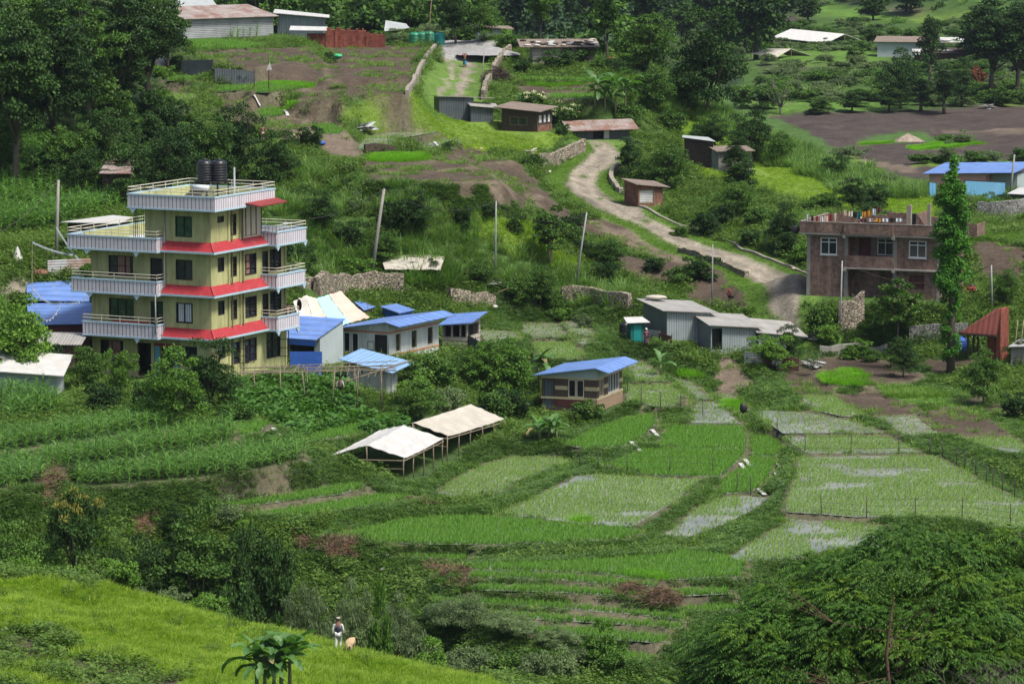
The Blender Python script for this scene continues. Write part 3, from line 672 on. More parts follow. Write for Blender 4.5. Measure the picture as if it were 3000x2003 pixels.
def scatter(name,label,meshes,pts,scale,mat=None,kind='stuff',tilt=.0,rot=None,idx=None):
    """pts (n,3); one object; instances of the little meshes by geometry nodes"""
    n=len(pts); 
    if n==0: return
    me=bpy.data.meshes.new(name); me.vertices.add(n); me.vertices.foreach_set('co',np.asarray(pts,np.float32).ravel())
    def attr(nm,ty,dat): a=me.attributes.new(nm,ty,'POINT'); a.data.foreach_set('vector' if ty=='FLOAT_VECTOR' else 'value',np.asarray(dat).ravel())
    r=np.c_[rnd(n,-tilt,tilt),rnd(n,-tilt,tilt),rnd(n,0,2*PI) if rot is None else rot].astype(np.float32)
    attr('rt','FLOAT_VECTOR',r); attr('sc','FLOAT_VECTOR',np.repeat(np.asarray(scale,np.float32)[:,None],3,1) if np.ndim(scale)==1 else np.asarray(scale,np.float32))
    attr('ix','INT',(RNG.integers(0,len(meshes),n) if idx is None else idx).astype(np.int32))
    cl=bpy.data.collections.new(name+'_shapes')
    for k,m in enumerate(meshes):
        o=bpy.data.objects.new('%s_shape_%02d'%(name,k),m); cl.objects.link(o)
    ng=bpy.data.node_groups.new(name,'GeometryNodeTree'); ng.interface.new_socket('Geometry',in_out='INPUT',socket_type='NodeSocketGeometry'); ng.interface.new_socket('Geometry',in_out='OUTPUT',socket_type='NodeSocketGeometry')
    gi=ng.nodes.new('NodeGroupInput'); go=ng.nodes.new('NodeGroupOutput'); ip=ng.nodes.new('GeometryNodeInstanceOnPoints'); ci=ng.nodes.new('GeometryNodeCollectionInfo')
    ci.inputs['Collection'].default_value=cl; ci.inputs['Separate Children'].default_value=True; ci.inputs['Reset Children'].default_value=True; ip.inputs['Pick Instance'].default_value=True
    def na(nm,ty):
        a=ng.nodes.new('GeometryNodeInputNamedAttribute'); a.data_type=ty; a.inputs['Name'].default_value=nm; return a.outputs['Attribute']
    lk=ng.links.new; lk(gi.outputs[0],ip.inputs['Points']); lk(ci.outputs[0],ip.inputs['Instance'])
    er=ng.nodes.new('FunctionNodeEulerToRotation'); lk(na('rt','FLOAT_VECTOR'),er.inputs[0]); lk(er.outputs[0],ip.inputs['Rotation'])
    lk(na('sc','FLOAT_VECTOR'),ip.inputs['Scale']); lk(na('ix','INT'),ip.inputs['Instance Index']); lk(ip.outputs[0],go.inputs[0])
    o=addmesh(name,me,kind=kind,label=label); md=o.modifiers.new('scatter','NODES'); md.node_group=ng; return o
# leaf materials (albedo)
leaf('rice_leaf',(.065,.155,.022),(.13,.265,.045),.35,.45,.12)
leaf('rice_leaf_pale',(.105,.185,.04),(.19,.295,.075),.35,.45,.12)
leaf('nursery_leaf',(.10,.27,.014),(.18,.38,.025),.4,.5,.2)
leaf('weed_leaf',(.034,.074,.014),(.098,.165,.03),.25,.55,.15)
leaf('bank_leaf',(.026,.066,.016),(.085,.15,.036),.25,.5,.2)
leaf('grass_leaf',(.055,.13,.02),(.13,.235,.035),.3,.55,.1,tip=(.2,.24,.08))
leaf('bright_grass_leaf',(.10,.185,.018),(.22,.32,.035),.4,.55,.1,tip=(.28,.34,.05))
leaf('reed_leaf',(.05,.115,.025),(.125,.22,.055),.3,.5,.15,tip=(.20,.27,.10))
leaf('corn_leaf',(.035,.10,.015),(.13,.265,.045),.25,.35,.2,spec=.45)
leaf('vine_leaf',(.028,.085,.018),(.075,.17,.035),.25,.4,.2)
plain('dry_stalk',(.15,.095,.06),.9,.4,3)
MSH={}
MSH['rice']=[proto('rice',blades(16,.34,.10,.028,.30,.5,2,.1),'rice_leaf') for _ in range(4)]
MSH['ricep']=[proto('rice',blades(9,.24,.07,.022,.35,.4,2,.1),'rice_leaf_pale') for _ in range(4)]
MSH['nursery']=[proto('seedlings',blades(60,.26,.5,.03,.2,.3,2,.28),'nursery_leaf') for _ in range(3)]
def clump(n,r,h,l,w,fold=.15):
    a=rnd(n,0,2*PI); rr=r*np.sqrt(rnd(n)); z=h*rnd(n)**.8*(1-(rr/r)**2*.5)
    C=np.c_[rr*np.cos(a),rr*np.sin(a),z]; D=np.c_[np.cos(a+rnd(n,-1.4,1.4)),np.sin(a+rnd(n,-1.4,1.4)),rnd(n,-.3,.6)]
    Nn=np.c_[rnd(n,-.5,.5),rnd(n,-.5,.5),np.ones(n)]
    return leafquads(C,D,Nn,l*rnd(n,.6,1.3),w*rnd(n,.6,1.3),fold)
MSH['weed']=[proto('weed',clump(46,.42,.30+.1*k,.17,.10),'weed_leaf') for k in range(4)]
MSH['bank']=[proto('creeper',clump(60,.40,.20+.05*k,.13,.105,.05),'bank_leaf') for k in range(4)]
MSH['vine']=[proto('vine',clump(50,.55,.45+.1*k,.26,.24,.1),'vine_leaf') for k in range(3)]
MSH['grass']=[proto('grass',blades(34,.38,.5,.035,.5,.6,2,.22),'grass_leaf') for _ in range(4)]
MSH['bright']=[proto('bright_grass',blades(44,.30,.6,.035,.55,.6,2,.22),'bright_grass_leaf') for _ in range(4)]
MSH['reed']=[proto('reed',joinVF([blades(46,1.75,.7,.07,.32,.9,4,.16),blades(30,1.0,.7,.06,.6,.8,3,.2)]),'reed_leaf') for _ in range(4)]
def cornplant():
    L_=[]; h=1.9
    n=11; 
    V,F=blades(n,1.0,.02,.10,.75,1.3,4,.02)
    V=V.reshape(n,-1,3)
    for i in range(n): V[i,:,2]=V[i,:,2]*.62+.22+1.35*i/n
    L_.append((V.reshape(-1,3),F))
    V2,F2=blades(4,2.0,.03,.06,.02,0,2,.02); L_.append((V2,F2))
    return joinVF(L_)
MSH['corn']=[proto('corn',cornplant(),'corn_leaf') for _ in range(6)]
MSH['stalk']=[proto('stalks',joinVF([blades(14,.95,.5,.03,.25,.3,2,.25),clump(60,.5,.75,.2,.10,.2)]),'weed_leaf') for _ in range(3)]
MSH['litter']=[proto('straw',clump(60,.6,.10,.35,.035),'dry_stalk') for _ in range(3)]
# ---------------------------------------------------------------- where plants stand
def inframe(x,y,z,mx=260,top=-150,bot=2200):
    zz=z-CAMZ; f=y*CT-zz*ST; px=1500+FPX*x/f; py=1001.5-FPX*(y*ST+zz*CT)/f
    return (px>-mx)&(px<3000+mx)&(py>top)&(py<bot)
def grid(sp,y0,y1,jit=.9,sy=None):
    sy=sy or sp; ys=np.arange(y0,y1,sy); out=[]
    for y in ys:
        h=y*(1500+260)/FPX; xs=np.arange(-h,h,sp); out.append(np.c_[xs,np.full(len(xs),y)])
    p=np.concatenate(out); p[:,0]+=RNG.uniform(-.5,.5,len(p))*sp*jit; p[:,1]+=RNG.uniform(-.5,.5,len(p))*sy*jit
    return p
AVOID=PADF+[[tuple(P(*q,Y_))[:2] for q,Y_ in (((955,1335),265),((1190,1345),265),((1490,1230),288),((1290,1200),288),((1100,1258),276))],[tuple(P(*q,Y_))[:2] for q,Y_ in (((880,960),300),((1090,940),303),((1010,860),320),((880,870),320))]]
def place(classes,sp,y0,y1,dens=1.0,patch=None,lo=.35,hi=.6,sy=None,edge=None,jit=.9):
    p=grid(sp,y0,y1,jit,sy); c=clsat(p[:,0],p[:,1]); k=np.isin(c,[CLS[q] for q in classes]); p=p[k]
    if patch: 
        v=vnoise(p[:,0],p[:,1],patch,21)*.65+vnoise(p[:,0],p[:,1],patch*.35,23)*.35; pr=np.clip((v-lo)/(hi-lo),0,1); p=p[rnd(len(p))<pr*dens]
    elif dens<1: p=p[rnd(len(p))<dens]
    z=gz(p[:,0],p[:,1]); k=inframe(p[:,0],p[:,1],z); p=np.c_[p,z][k]
    for poly in AVOID:
        xs=[q[0] for q in poly]; ys=[q[1] for q in poly]
        m=(p[:,0]>min(xs))&(p[:,0]<max(xs))&(p[:,1]>min(ys))&(p[:,1]<max(ys))
        if m.any(): mi=np.where(m)[0]; p=np.delete(p,mi[inpoly(p[mi,0],p[mi,1],poly)],0)
    return p
# ================================================================ buildings
plain('wall_yellow',(.43,.44,.21),.8,.16,.5,streak=.55,dirt=(.26,.26,.13),spec=.2)
plain('wall_white',(.56,.60,.60),.8,.1,.6,streak=.4,dirt=(.42,.43,.40)); plain('wall_grey_blue',(.36,.42,.43),.8,.1,.8); plain('wall_dirty_white',(.48,.49,.47),.85,.25,.8,streak=.7,dirt=(.2,.2,.18))
plain('concrete',(.26,.25,.23),.9,.25,.8,dirt=(.12,.115,.10),bscale=9); plain('concrete_light',(.25,.225,.19),.9,.2,1.5); plain('terrace_floor',(.50,.53,.56),.5,.2,.7)
plain('band_blue',(.38,.52,.62),.6,.1); plain('window_frame',(.028,.020,.018),.5,.2); plain('frame_white',(.62,.63,.63),.5,.1); plain('frame_cream',(.52,.46,.36),.6,.1)
plain('rail_cream',(.55,.52,.42),.4,.1); plain('pipe_olive',(.14,.13,.055),.6,.2); plain('pipe_grey',(.30,.30,.30),.6,.2); plain('orange_trim',(.52,.20,.09),.7,.15); plain('cream',(.50,.43,.26),.8,.12); plain('brown_paint',(.085,.06,.045),.8,.15)
plain('tan_wall',(.28,.20,.135),.85,.12); plain('red_paint',(.22,.03,.03),.6,.2); plain('turquoise',(.08,.32,.42),.6,.25); plain('dark_red_wall',(.13,.045,.045),.8,.3,1); plain('pink_wall',(.62,.34,.31),.85,.1); plain('maroon',(.10,.03,.03),.7)
plain('black_plastic',(.012,.013,.016),.35,.2,spec=.5); plain('green_plastic',(.02,.20,.10),.4,.15,spec=.5); plain('teal_plastic',(.01,.22,.21),.45,.15); plain('steel_dark',(.035,.03,.03),.6,.3); plain('steel',(.26,.265,.27),.5,.2)
plain('wood',(.20,.145,.095),.85,.35,3); plain('wood_dark',(.07,.05,.038),.9,.35,3); plain('bamboo',(.21,.175,.12),.7,.3,4); plain('wood_pale',(.42,.37,.30),.85,.3,3)
plain('tarp_white',(.46,.46,.45),.6,.16,1.2,dirt=(.40,.38,.33),spec=.3,bscale=2.5,bstr=.6); plain('tarp_cream',(.42,.395,.34),.7,.18,1,dirt=(.33,.29,.22),bscale=2.5,bstr=.6); plain('tarp_grey',(.36,.38,.38),.6,.2); plain('tarp_black',(.02,.021,.023),.5,.3); plain('tarp_blue',(.03,.10,.40),.6,.2); plain('tarp_green',(.05,.45,.20),.6,.2)
plain('curtain',(.32,.18,.15),.9,.2,3); plain('curtain_white',(.55,.6,.64),.9,.1); plain('rubble',(.26,.21,.165),.9,.5,2,bscale=5,bstr=1); plain('grey_gravel',(.27,.27,.265),.95,.3,2,bscale=12,bstr=.8); plain('skin',(.20,.11,.075),.6,.1); plain('asphalt_yard',(.30,.28,.25),.9,.2)
corrug('sheet_grey',(.27,.31,.325),'X',.10,.5,.1,.2); corrug('sheet_grey_h',(.30,.32,.33),'Z',.10,.5,.2,.3,rust=None); corrug('sheet_dark',(.085,.10,.115),'X',.12,.55,.1,.3); corrug('roof_pale',(.34,.33,.31),'X',.12,.5,.1,.25,dirt=(.32,.27,.20))
corrug('roof_blue',(.12,.22,.52),'Y',.5,.42,.0,.22,strength=.8,spec=.5,dirt=(.20,.24,.33)); corrug('roof_blue_light',(.20,.34,.55),'X',.2,.35,.0,.12,strength=.4,spec=.5); corrug('roof_rust',(.29,.25,.23),'X',.14,.7,.0,.3,rust=(.17,.085,.06)); corrug('sheet_rust_h',(.13,.06,.045),'Z',.1,.8,0,.4); corrug('sheet_blue',(.13,.36,.58),'X',.16,.5,0,.15); corrug('sheet_white_h',(.50,.51,.52),'Z',.1,.5,.1,.2,rust=(.3,.18,.12))
corrug('plank',(.33,.30,.26),'Z',.18,.9,0,.3); corrug('roof_brown',(.20,.155,.125),'X',.14,.8,0,.3,dirt=(.12,.09,.07))
brick('brick_old',(.22,.115,.085),(.27,.155,.12),(.23,.20,.175)); brick('brick_red',(.27,.07,.045),(.33,.095,.06),(.20,.09,.07),dirt=(.10,.04,.03),stain=.4); brick('brick_hut',(.24,.10,.065),(.30,.13,.09),(.2,.14,.11),stain=.3)
stone('stone_wall',(.17,.14,.10),(.36,.31,.24),3.4); stone('stone_grey',(.15,.15,.145),(.33,.33,.31),4.5); glassy('glass'); glassy('glass_green',(.012,.035,.02),.1)
# striped parapet panels, red roof tiles, striped tent
def stripes():
    m,nt,b=_new('panel_striped'); tc=N(nt,'ShaderNodeTexCoord'); s=N(nt,'ShaderNodeSeparateXYZ'); L(nt,tc.outputs['Object'],s.inputs[0]); a=N(nt,'ShaderNodeMath',operation='ADD'); L(nt,s.outputs[0],a.inputs[0]); L(nt,s.outputs[1],a.inputs[1])
    p=N(nt,'ShaderNodeMath',operation='PINGPONG'); L(nt,a.outputs[0],p.inputs[0]); p.inputs[1].default_value=.155
    c=ramp(nt,p.outputs[0],[(0,(.07,.08,.10)),(.02,(.07,.08,.10))]); r=N(nt,'ShaderNodeMath',operation='LESS_THAN'); L(nt,p.outputs[0],r.inputs[0]); r.inputs[1].default_value=.026
    n=noise_(nt,1.3,5,.7,stretch=(1,1,.4)); base_=ramp(nt,n,[(.35,(.46,.43,.48)),(.7,(.60,.57,.62))]); L(nt,mix(nt,'MIX',r.outputs[0],base_,(.05,.07,.09)),b.inputs['Base Color']); b.inputs['Roughness'].default_value=.6
    m,nt,b=_new('red_tiles'); tc=N(nt,'ShaderNodeTexCoord'); s=N(nt,'ShaderNodeSeparateXYZ'); L(nt,tc.outputs['Object'],s.inputs[0]); a=N(nt,'ShaderNodeMath',operation='ADD'); L(nt,s.outputs[0],a.inputs[0]); L(nt,s.outputs[1],a.inputs[1])
    cb=N(nt,'ShaderNodeCombineXYZ'); L(nt,a.outputs[0],cb.inputs[0]); L(nt,s.outputs[2],cb.inputs[1]); br=N(nt,'ShaderNodeTexBrick'); L(nt,cb.outputs[0],br.inputs['Vector']); br.offset=0
    br.inputs['Color1'].default_value=(.30,.018,.026,1); br.inputs['Color2'].default_value=(.37,.030,.038,1); br.inputs['Mortar'].default_value=(.22,.015,.02,1); br.inputs['Scale'].default_value=1; br.inputs['Mortar Size'].default_value=.022; br.inputs['Brick Width'].default_value=.2; br.inputs['Row Height'].default_value=.15
    n=noise_(nt,1.1,5,.7); L(nt,mix(nt,'MIX',ramp(nt,n,[(.55,0),(.8,.35)]),br.outputs['Color'],(.55,.2,.19)),b.inputs['Base Color']); b.inputs['Roughness'].default_value=.55; bump(nt,b,br.outputs['Fac'],-.8,.03)
stripes()
plain('tent_cream',(.60,.52,.42),.7,.08); plain('tent_blue',(.34,.58,.66),.7,.08,spec=.2); plain('tent_pink',(.58,.43,.36),.7,.08); plain('tent_white',(.64,.61,.55),.7,.08)

def face_piece(m,face,pos,a0,a1,z0,z1,d0,d1):
    if face=='F': m.box(a0,a1,pos-d1,pos-d0,z0,z1)
    elif face=='R': m.box(pos+d0,pos+d1,a0,a1,z0,z1)
    elif face=='L': m.box(pos-d1,pos-d0,a0,a1,z0,z1)
    elif face=='B': m.box(a0,a1,pos+d0,pos+d1,z0,z1)
def wallgrid(m,face,pos,a0,a1,z0,z1,holes=(),th=.2):
    A=sorted({a0,a1,*[h[0] for h in holes],*[h[1] for h in holes]}); Z=sorted({z0,z1,*[h[2] for h in holes],*[h[3] for h in holes]})
    for i in range(len(A)-1):
        run=None
        for j in range(len(Z)-1):
            ca,cz=(A[i]+A[i+1])/2,(Z[j]+Z[j+1])/2
            if any(h[0]<ca<h[1] and h[2]<cz<h[3] for h in holes):
                if run is not None: face_piece(m,face,pos,A[i],A[i+1],run,Z[j],-th,0); run=None
            elif run is None: run=Z[j]
        if run is not None: face_piece(m,face,pos,A[i],A[i+1],run,Z[-1],-th,0)
def window(par,face,pos,h,frame='window_frame',glass='glass',cols=2,rows=1,fw=.06,name='window',curtain=None,open_=False,sill=None,transom=None):
    a0,a1,z0,z1=h; m=MB(); fp=lambda *q:face_piece(m,face,pos,*q)
    fp(a0,a0+fw,z0,z1,-.14,.015); fp(a1-fw,a1,z0,z1,-.14,.015); fp(a0+fw,a1-fw,z0,z0+fw,-.14,.018); fp(a0+fw,a1-fw,z1-fw,z1,-.14,.018)
    for i in range(1,cols): c=a0+(a1-a0)*i/cols; fp(c-fw*.45,c+fw*.45,z0+fw,z1-fw,-.12,.0)
    for i in range(1,rows): c=z0+(z1-z0)*i/rows; fp(a0+fw,a1-fw,c-fw*.3,c+fw*.3,-.115,-.005)
    if transom: fp(a0+fw,a1-fw,transom-fw*.5,transom+fw*.5,-.125,.002)
    w_=m.build(name,frame,par); g=MB(); m=g; face_piece(g,face,pos,a0+fw*.5,a1-fw*.5,z0+fw*.5,z1-fw*.5,-.10,-.085); g.build('pane',glass,w_)
    if curtain:
        g=MB(); n_=7; lo,hi=curtain[1]; 
        for k in range(n_):
            u0=a0+(a1-a0)*(lo+(hi-lo)*k/n_); u1=a0+(a1-a0)*(lo+(hi-lo)*(k+.8)/n_); face_piece(g,face,pos,u0,u1,z0+.1,z1-.08,-.083-.0*k,-.070+.006*(k%2))
        g.build('curtain',curtain[0],w_)
    if sill: g=MB(); face_piece(g,face,pos,a0-.05,a1+.05,z0-.08,z0-.003,-.02,.07); g.build('sill',sill,w_)
    return w_
def hut(k,label,cat='shed',name='shed',h=2.2,hb=None,walls='sheet_grey',roof='roof_pale',faces={},oh=(.35,.35,.35,.35),fold=None,dzx=0,th=.06,below=.8,roofname='roof',omitfront=False,extra=None,group=None):
    """box hut; h = wall height at the near corner, hb = height at the back edge, dzx = height change along x from corner to other end"""
    o,a,(x0,x1,y0,y1)=site(k); e=empty(name,o,a,label,cat,group); hb=h if hb is None else hb
    near=x1 if BLD[k][3]<0 or x1==0 else x0; far=x0 if near==x1 else x1
    def H(x,y): return h+(hb-h)*(y-y0)/(y1-y0)+dzx*(x-near)/(far-near)
    hs=max(0.1,min(H(x0,y0),H(x1,y0),H(x0,y1),H(x1,y1)))
    m=MB(); t=.12
    allf={'F':(y0,x0,x1),'B':(y1,x0,x1),'L':(x0,y0+t,y1-t),'R':(x1,y0+t,y1-t)}
    for f,(pos,a0,a1) in allf.items():
        if f=='F' and omitfront: continue
        wallgrid(m,f,pos,a0,a1,-below,hs,[q[0] for q in faces.get(f,[])],t)
    # gable fill up to the roof: sloped prisms
    def fillx(y,ya):  m.slab2=None
    for (xa,ya),(xb,yb),dx,dy in (((x0,y0),(x1,y0),0,t),((x0,y1-t),(x1,y1-t),0,t),((x0,y0+t),(x0,y1-t),t,0),((x1-t,y0+t),(x1-t,y1-t),t,0)):
        pa=[(xa,ya),(xb,yb),(xb+dx,yb+dy),(xa+dx,ya+dy)]; v=[(p[0],p[1],hs) for p in pa]+[(p[0],p[1],max(hs+.002,H(p[0],p[1])-.03)) for p in pa]
        m.add(v,[(3,2,1,0),(4,5,6,7),(0,1,5,4),(1,2,6,5),(2,3,7,6),(3,0,4,7)])
    m.build('wall',walls,e)
    for f in faces:
        for q in faces[f]:
            kw=dict(q[1]) if len(q)>1 else {}
            if kw.pop('void',0): 
                g=MB(); face_piece(g,f,allf[f][0],q[0][0],q[0][1],q[0][2],q[0][3],-.5,-.48); g.build('doorway','tarp_black',e); continue  # black sheet behind the opening, standing in for the shade inside
            window(e,f,allf[f][0],q[0],**kw)
    l,r,f_,b_=oh; rp=[(x0-l,y0-f_),(x1+r,y0-f_),(x1+r,y1+b_),(x0-l,y1+b_)]
    g=MB(); g.slab([(x,y,H(x,y)+th) for x,y in rp],th); 
    if fold:  # fold: the roof drops beyond the near wall line: (width, drop)
        w_,d_=fold; g=MB(); g.slab([(x0-l,y0-f_,H(x0-l,y0)+th),(x1,y0-f_,H(x1,y0)+th),(x1,y1+b_,H(x1,y1)+th),(x0-l,y1+b_,H(x0-l,y1)+th)],th)
        g.slab([(x1+.001,y0-f_,H(x1,y0)+th),(x1+w_,y0-f_,H(x1,y0)+th-d_),(x1+w_,y1+b_,H(x1,y1)+th-d_),(x1+.001,y1+b_,H(x1,y1)+th)],th)
    rf=g.build(roofname,roof,e)
    return e,H
# ---------------------------------------------------------------- the yellow house
def yellow():
    o,a,_=site('yellow'); e=empty('apartment_house',o,a,'four storey yellow green house with red tile skirts and striped balconies','house')
    X0,Y1=-9.9,10.4; S=[0,3.04,6.09,9.15,12.2]; tx=-5.4
    rf={1:[(.9,1.77,1.55,2.55),(2.7,3.5,1.05,2.45),(4.65,6.25,.95,2.45),(7.1,7.9,.05,2.45),(8.15,9.75,.95,2.5)]}
    fr=[[(-9.2,-7.3,1.0,2.5),(-6.2,-5.0,.0,2.45),(-4.15,-3.05,.0,2.35),(-2.4,-1.2,1.0,2.4)],[(-8.45,-6.4,1.0,2.47),(-4.98,-3.97,.0,2.42),(-2.89,-1.53,.98,2.41)],[(-8.45,-6.4,1.0,2.47),(-4.98,-3.97,.0,2.42),(-2.89,-1.53,.98,2.41)],[(-2.89,-1.53,.95,2.41)]]
    rr_=[[(.9,1.77,1.5,2.5),(2.65,3.75,.9,2.45),(4.55,6.2,.85,2.5),(7.6,9.5,.75,2.6)],rf[1],rf[1],[(.9,1.8,1.95,2.4),(2.7,3.5,.9,2.4)]]
    m=MB(); t=.22
    for k in range(3):
        z=S[k]; F=[(p[0],p[1],z+p[2]+(.0 if p[2] else .02),z+p[3]) for p in fr[k]]; Rr=[(p[0],p[1],z+p[2],z+p[3]) for p in rr_[k]]
        wallgrid(m,'F',0,X0,0,z,S[k+1],F,t); wallgrid(m,'R',0,t,Y1,z,S[k+1],Rr,t); wallgrid(m,'L',X0,t,Y1-t,z,S[k+1],[],t); wallgrid(m,'B',Y1-t,X0,-t,z,S[k+1],[],t)
    z=S[3]; wallgrid(m,'F',0,tx,0,z,S[4],[(p[0],p[1],z+p[2],z+p[3]) for p in fr[3]],t); wallgrid(m,'R',0,t,3.95,z,S[4],[(p[0],p[1],z+p[2],z+p[3]) for p in rr_[3]],t); wallgrid(m,'L',tx,t,6.9,z,S[4],[],t); wallgrid(m,'B',6.9,tx,-t,z,S[4],[],t)
    m.box(X0,0,0,Y1,-2.2,-.001)       # plinth
    for (pos,a_) in (('R',2.28),('R',4.1)): pass
    m.build('wall','wall_yellow',e)
    m=MB()
    for k in range(1,5):
        x0=X0 if k<4 else tx; y1=Y1 if k<4 else 6.9; m.box(x0+.3,-.3,.3,y1-.3,S[k]-.14,S[k]-.02)
    m.build('floor_slab','concrete',e)
    # pilaster strips and pipes on the right face and front
    m=MB(); m.box(.0,.09,2.25,2.5,-2.2,12.0); m.box(.0,.09,3.85,4.0,-2.2,12.0); m.box(0.0,.09,10.2,10.4,-.5,9.0); m.build('pilaster','wall_yellow',e)
    m=MB()
    for y in(2.62,4.12): m.tube([(.16,y,-1.5),(.16,y,12)],.055,8)
    m.build('drain_pipe','pipe_olive',e); m=MB(); m.tube([(-3.72,-.1,12.2),(-3.72,-.1,6.6),(-3.9,-1.12,6.0),(-3.9,-1.12,3.4),(-3.72,-.1,2.9),(-3.72,-.1,0)],.05,8); m.build('drain_pipe','pipe_grey',e,True)
    # windows
    for k in range(4):
        z=S[k]
        for i,p in enumerate(fr[k]):
            h=(p[0],p[1],z+p[2]+(.0 if p[2] else .02),z+p[3])
            if k==0 and i==1:
                g=MB(); face_piece(g,'F',0,h[0],h[1],h[2],h[3],-1.2,-1.18); g.build('doorway','tarp_black',e)  # black sheet set back in the entrance as its painted inner shade
            elif p[2]==0: window(e,'F',0,h,cols=2 if k==1 else 1,rows=1 if k!=1 else 3,name='door',glass='tarp_black' if k!=1 else 'glass_green')
            elif p[1]-p[0]>1.6: window(e,'F',0,h,cols=3 if k else 2,rows=2,glass='glass_green' if k==1 else 'glass',curtain=(('curtain',(.35,.85)) if k in(0,2) else None))
            else: window(e,'F',0,h,cols=2,glass='glass_green' if k==3 else 'glass',curtain=('curtain_white',(.12,.9)) if k==1 else None)
        for i,p in enumerate(rr_[k]):
            h=(p[0],p[1],z+p[2],z+p[3]); w_=window(e,'R',0,h,cols=2 if p[1]-p[0]>1.2 else 1,rows=3 if p[3]-p[2]>1 else 1,name='door' if p[2]<.3 else 'window',curtain=('curtain',(.2,.6)) if (k==2 and i==2) else None)
            if k==0 and i in(1,2,3): # casement leaf standing open
                g=MB(); y=h[1] if i!=2 else h[0]; g.bar((.02,y,h[2]),(.02,y,h[3]),.05); g.bar((.6,y+.25,h[2]),(.6,y+.25,h[3]),.05)
                for q in(0,.33,.66,1): zz=h[2]+(h[3]-h[2])*q; g.bar((.02,y,zz),(.6,y+.25,zz),.045)
                g.build('open_casement','window_frame',w_)
    # painted door surround on the ground floor
    g=MB(); g.box(-4.62,-4.2,-.10,-.004,0,2.3); g.box(-3.0,-2.65,-.10,-.004,0,2.3); g.build('painted_jamb','turquoise',e); g=MB(); g.box(-4.68,-2.6,-.12,-.004,2.31,2.5)
    for x in(-4.66,-4.2,-3.04,-2.65): g.box(x,x+.045,-.12,-.102,0,2.3)
    g.build('painted_lintel','red_paint',e)
    # tile skirts with the blue lip: front right part, right face up to the balcony
    for k in(1,2,3):
        z=S[k]; g=MB(); zt,zb=z+.62,z+.02; W_=.62
        def skirt(p,q,po,qo): g.add([(*p,zt),(*q,zt),(*qo,zb),(*po,zb)],[(0,3,2,1)])
        skirt((-3.75,-.01),(.01,-.01),(-3.75,-W_),(W_,-W_)); skirt((.01,-.01),(.01,6.9),(W_,-W_),(W_,6.9)); 
        g.add([(-3.75,-.01,zt),(-3.75,-W_,zb),(-3.75,-.01,zb)],[(0,1,2)]); sk=g.build('tile_skirt','red_tiles',e)
        g=MB(); g.box(-3.75,W_+.03,-W_-.03,-.002,z-.13,z+.017); g.box(.002,W_+.03,0,6.9,z-.13,z+.017); g.build('edge_band','band_blue',sk)
        g=MB(); g.bar((.02,-.02,zt+.02),(W_,-W_,zb+.03),.1,.06); g.build('hip_cap','red_tiles',sk)
    # balconies (parapet panels, blue cap and base, brackets, cream rail)
    def parapet(pts,z,closed=False,name='balcony',back=(),rail=True,slab=None,h=.86,out=()):
        g=MB(); c=MB(); r=MB(); n_=len(pts); segs=[(pts[i],pts[(i+1)%n_]) for i in range(n_ if closed else n_-1)]
        if slab: g.mi=1; g.box(*slab,z-.14,z-.004); g.mi=0
        for (p,q) in segs:
            p=Vector((*p,0)); q=Vector((*q,0)); d=(q-p).normalized(); nn=Vector((d.y,-d.x,0))
            g.bar(p+Vector((0,0,z+h/2-.06))-d*.0,q+Vector((0,0,z+h/2-.06)),.1,h)
            c.bar(p-d*.075+Vector((0,0,z+h-.03)),q+d*.075+Vector((0,0,z+h-.03)),.17,.10); c.bar(p-d*.07+Vector((0,0,z-.12)),q+d*.07+Vector((0,0,z-.12)),.16,.12)
            if rail:
                for zz in(z+h+.24,z+h+.46): r.tube([p+Vector((0,0,zz)),q+Vector((0,0,zz))],.028,6)
                ll=(q-p).length; k_=max(1,round(ll/1.7))
                for i in range(k_+1): w_=p+(q-p)*i/k_; r.tube([w_+Vector((0,0,z+h)),w_+Vector((0,0,z+h+.47))],.024,6)
        b=g.build(name,['panel_striped','concrete'],e); c.build('cap_band','band_blue',b)
        if rail: r.build('railing','rail_cream',b)
        q_=MB()
        for (x,y,nx,ny) in out:
            q_=MB()
            # hanging triangular bracket
            q_.add([(x-ny*.28,y-nx*.28,z-.18),(x+ny*.28,y+nx*.28,z-.18),(x,y,z-.52),(x-ny*.28-nx*.1,y-nx*.28-ny*.1,z-.18),(x+ny*.28-nx*.1,y+nx*.28-ny*.1,z-.18),(x-nx*.1,y-ny*.1,z-.52)],[(0,1,2),(5,4,3),(0,2,5,3),(1,4,5,2),(0,3,4,1)]); q_.build('bracket','band_blue',b)
        return b
    d=1.0
    for k,xl in((1,-10.0),(2,-10.9)):
        parapet([(xl,-.0),(xl,-d),(-3.85,-d),(-3.85,-.05)],S[k],slab=(xl,-3.85,-d,.0),out=[(-9.4,-d-.06,0,-1),(-5.5,-d-.06,0,-1)][0 if k==2 else 1:])
    parapet([(-3.85,-.05),(-3.85,-d),(-11.2,-d),(-11.2,Y1+.6),(tx,Y1+.6)],S[3],name='roof_terrace',slab=(-11.2,-3.85,-d,Y1+.6),out=[(-9.6,-d-.06,0,-1),(-5.5,-d-.06,0,-1)])
    g=MB(); g.box(-11.1,-3.9,-.9,0,S[3]+.002,S[3]+.03); g.box(-11.1,tx-.005,0,Y1+.5,S[3]+.002,S[3]+.03); g.build('terrace_floor','terrace_floor',e)
    g=MB(); g.box(-11.1,tx,Y1+.45,Y1+.53,S[3]+.03,S[3]+.85); g.box(-11.14,-11.06,1.0,Y1+.44,S[3]+.03,S[3]+.83); g.build('inner_parapet','wall_yellow',e)
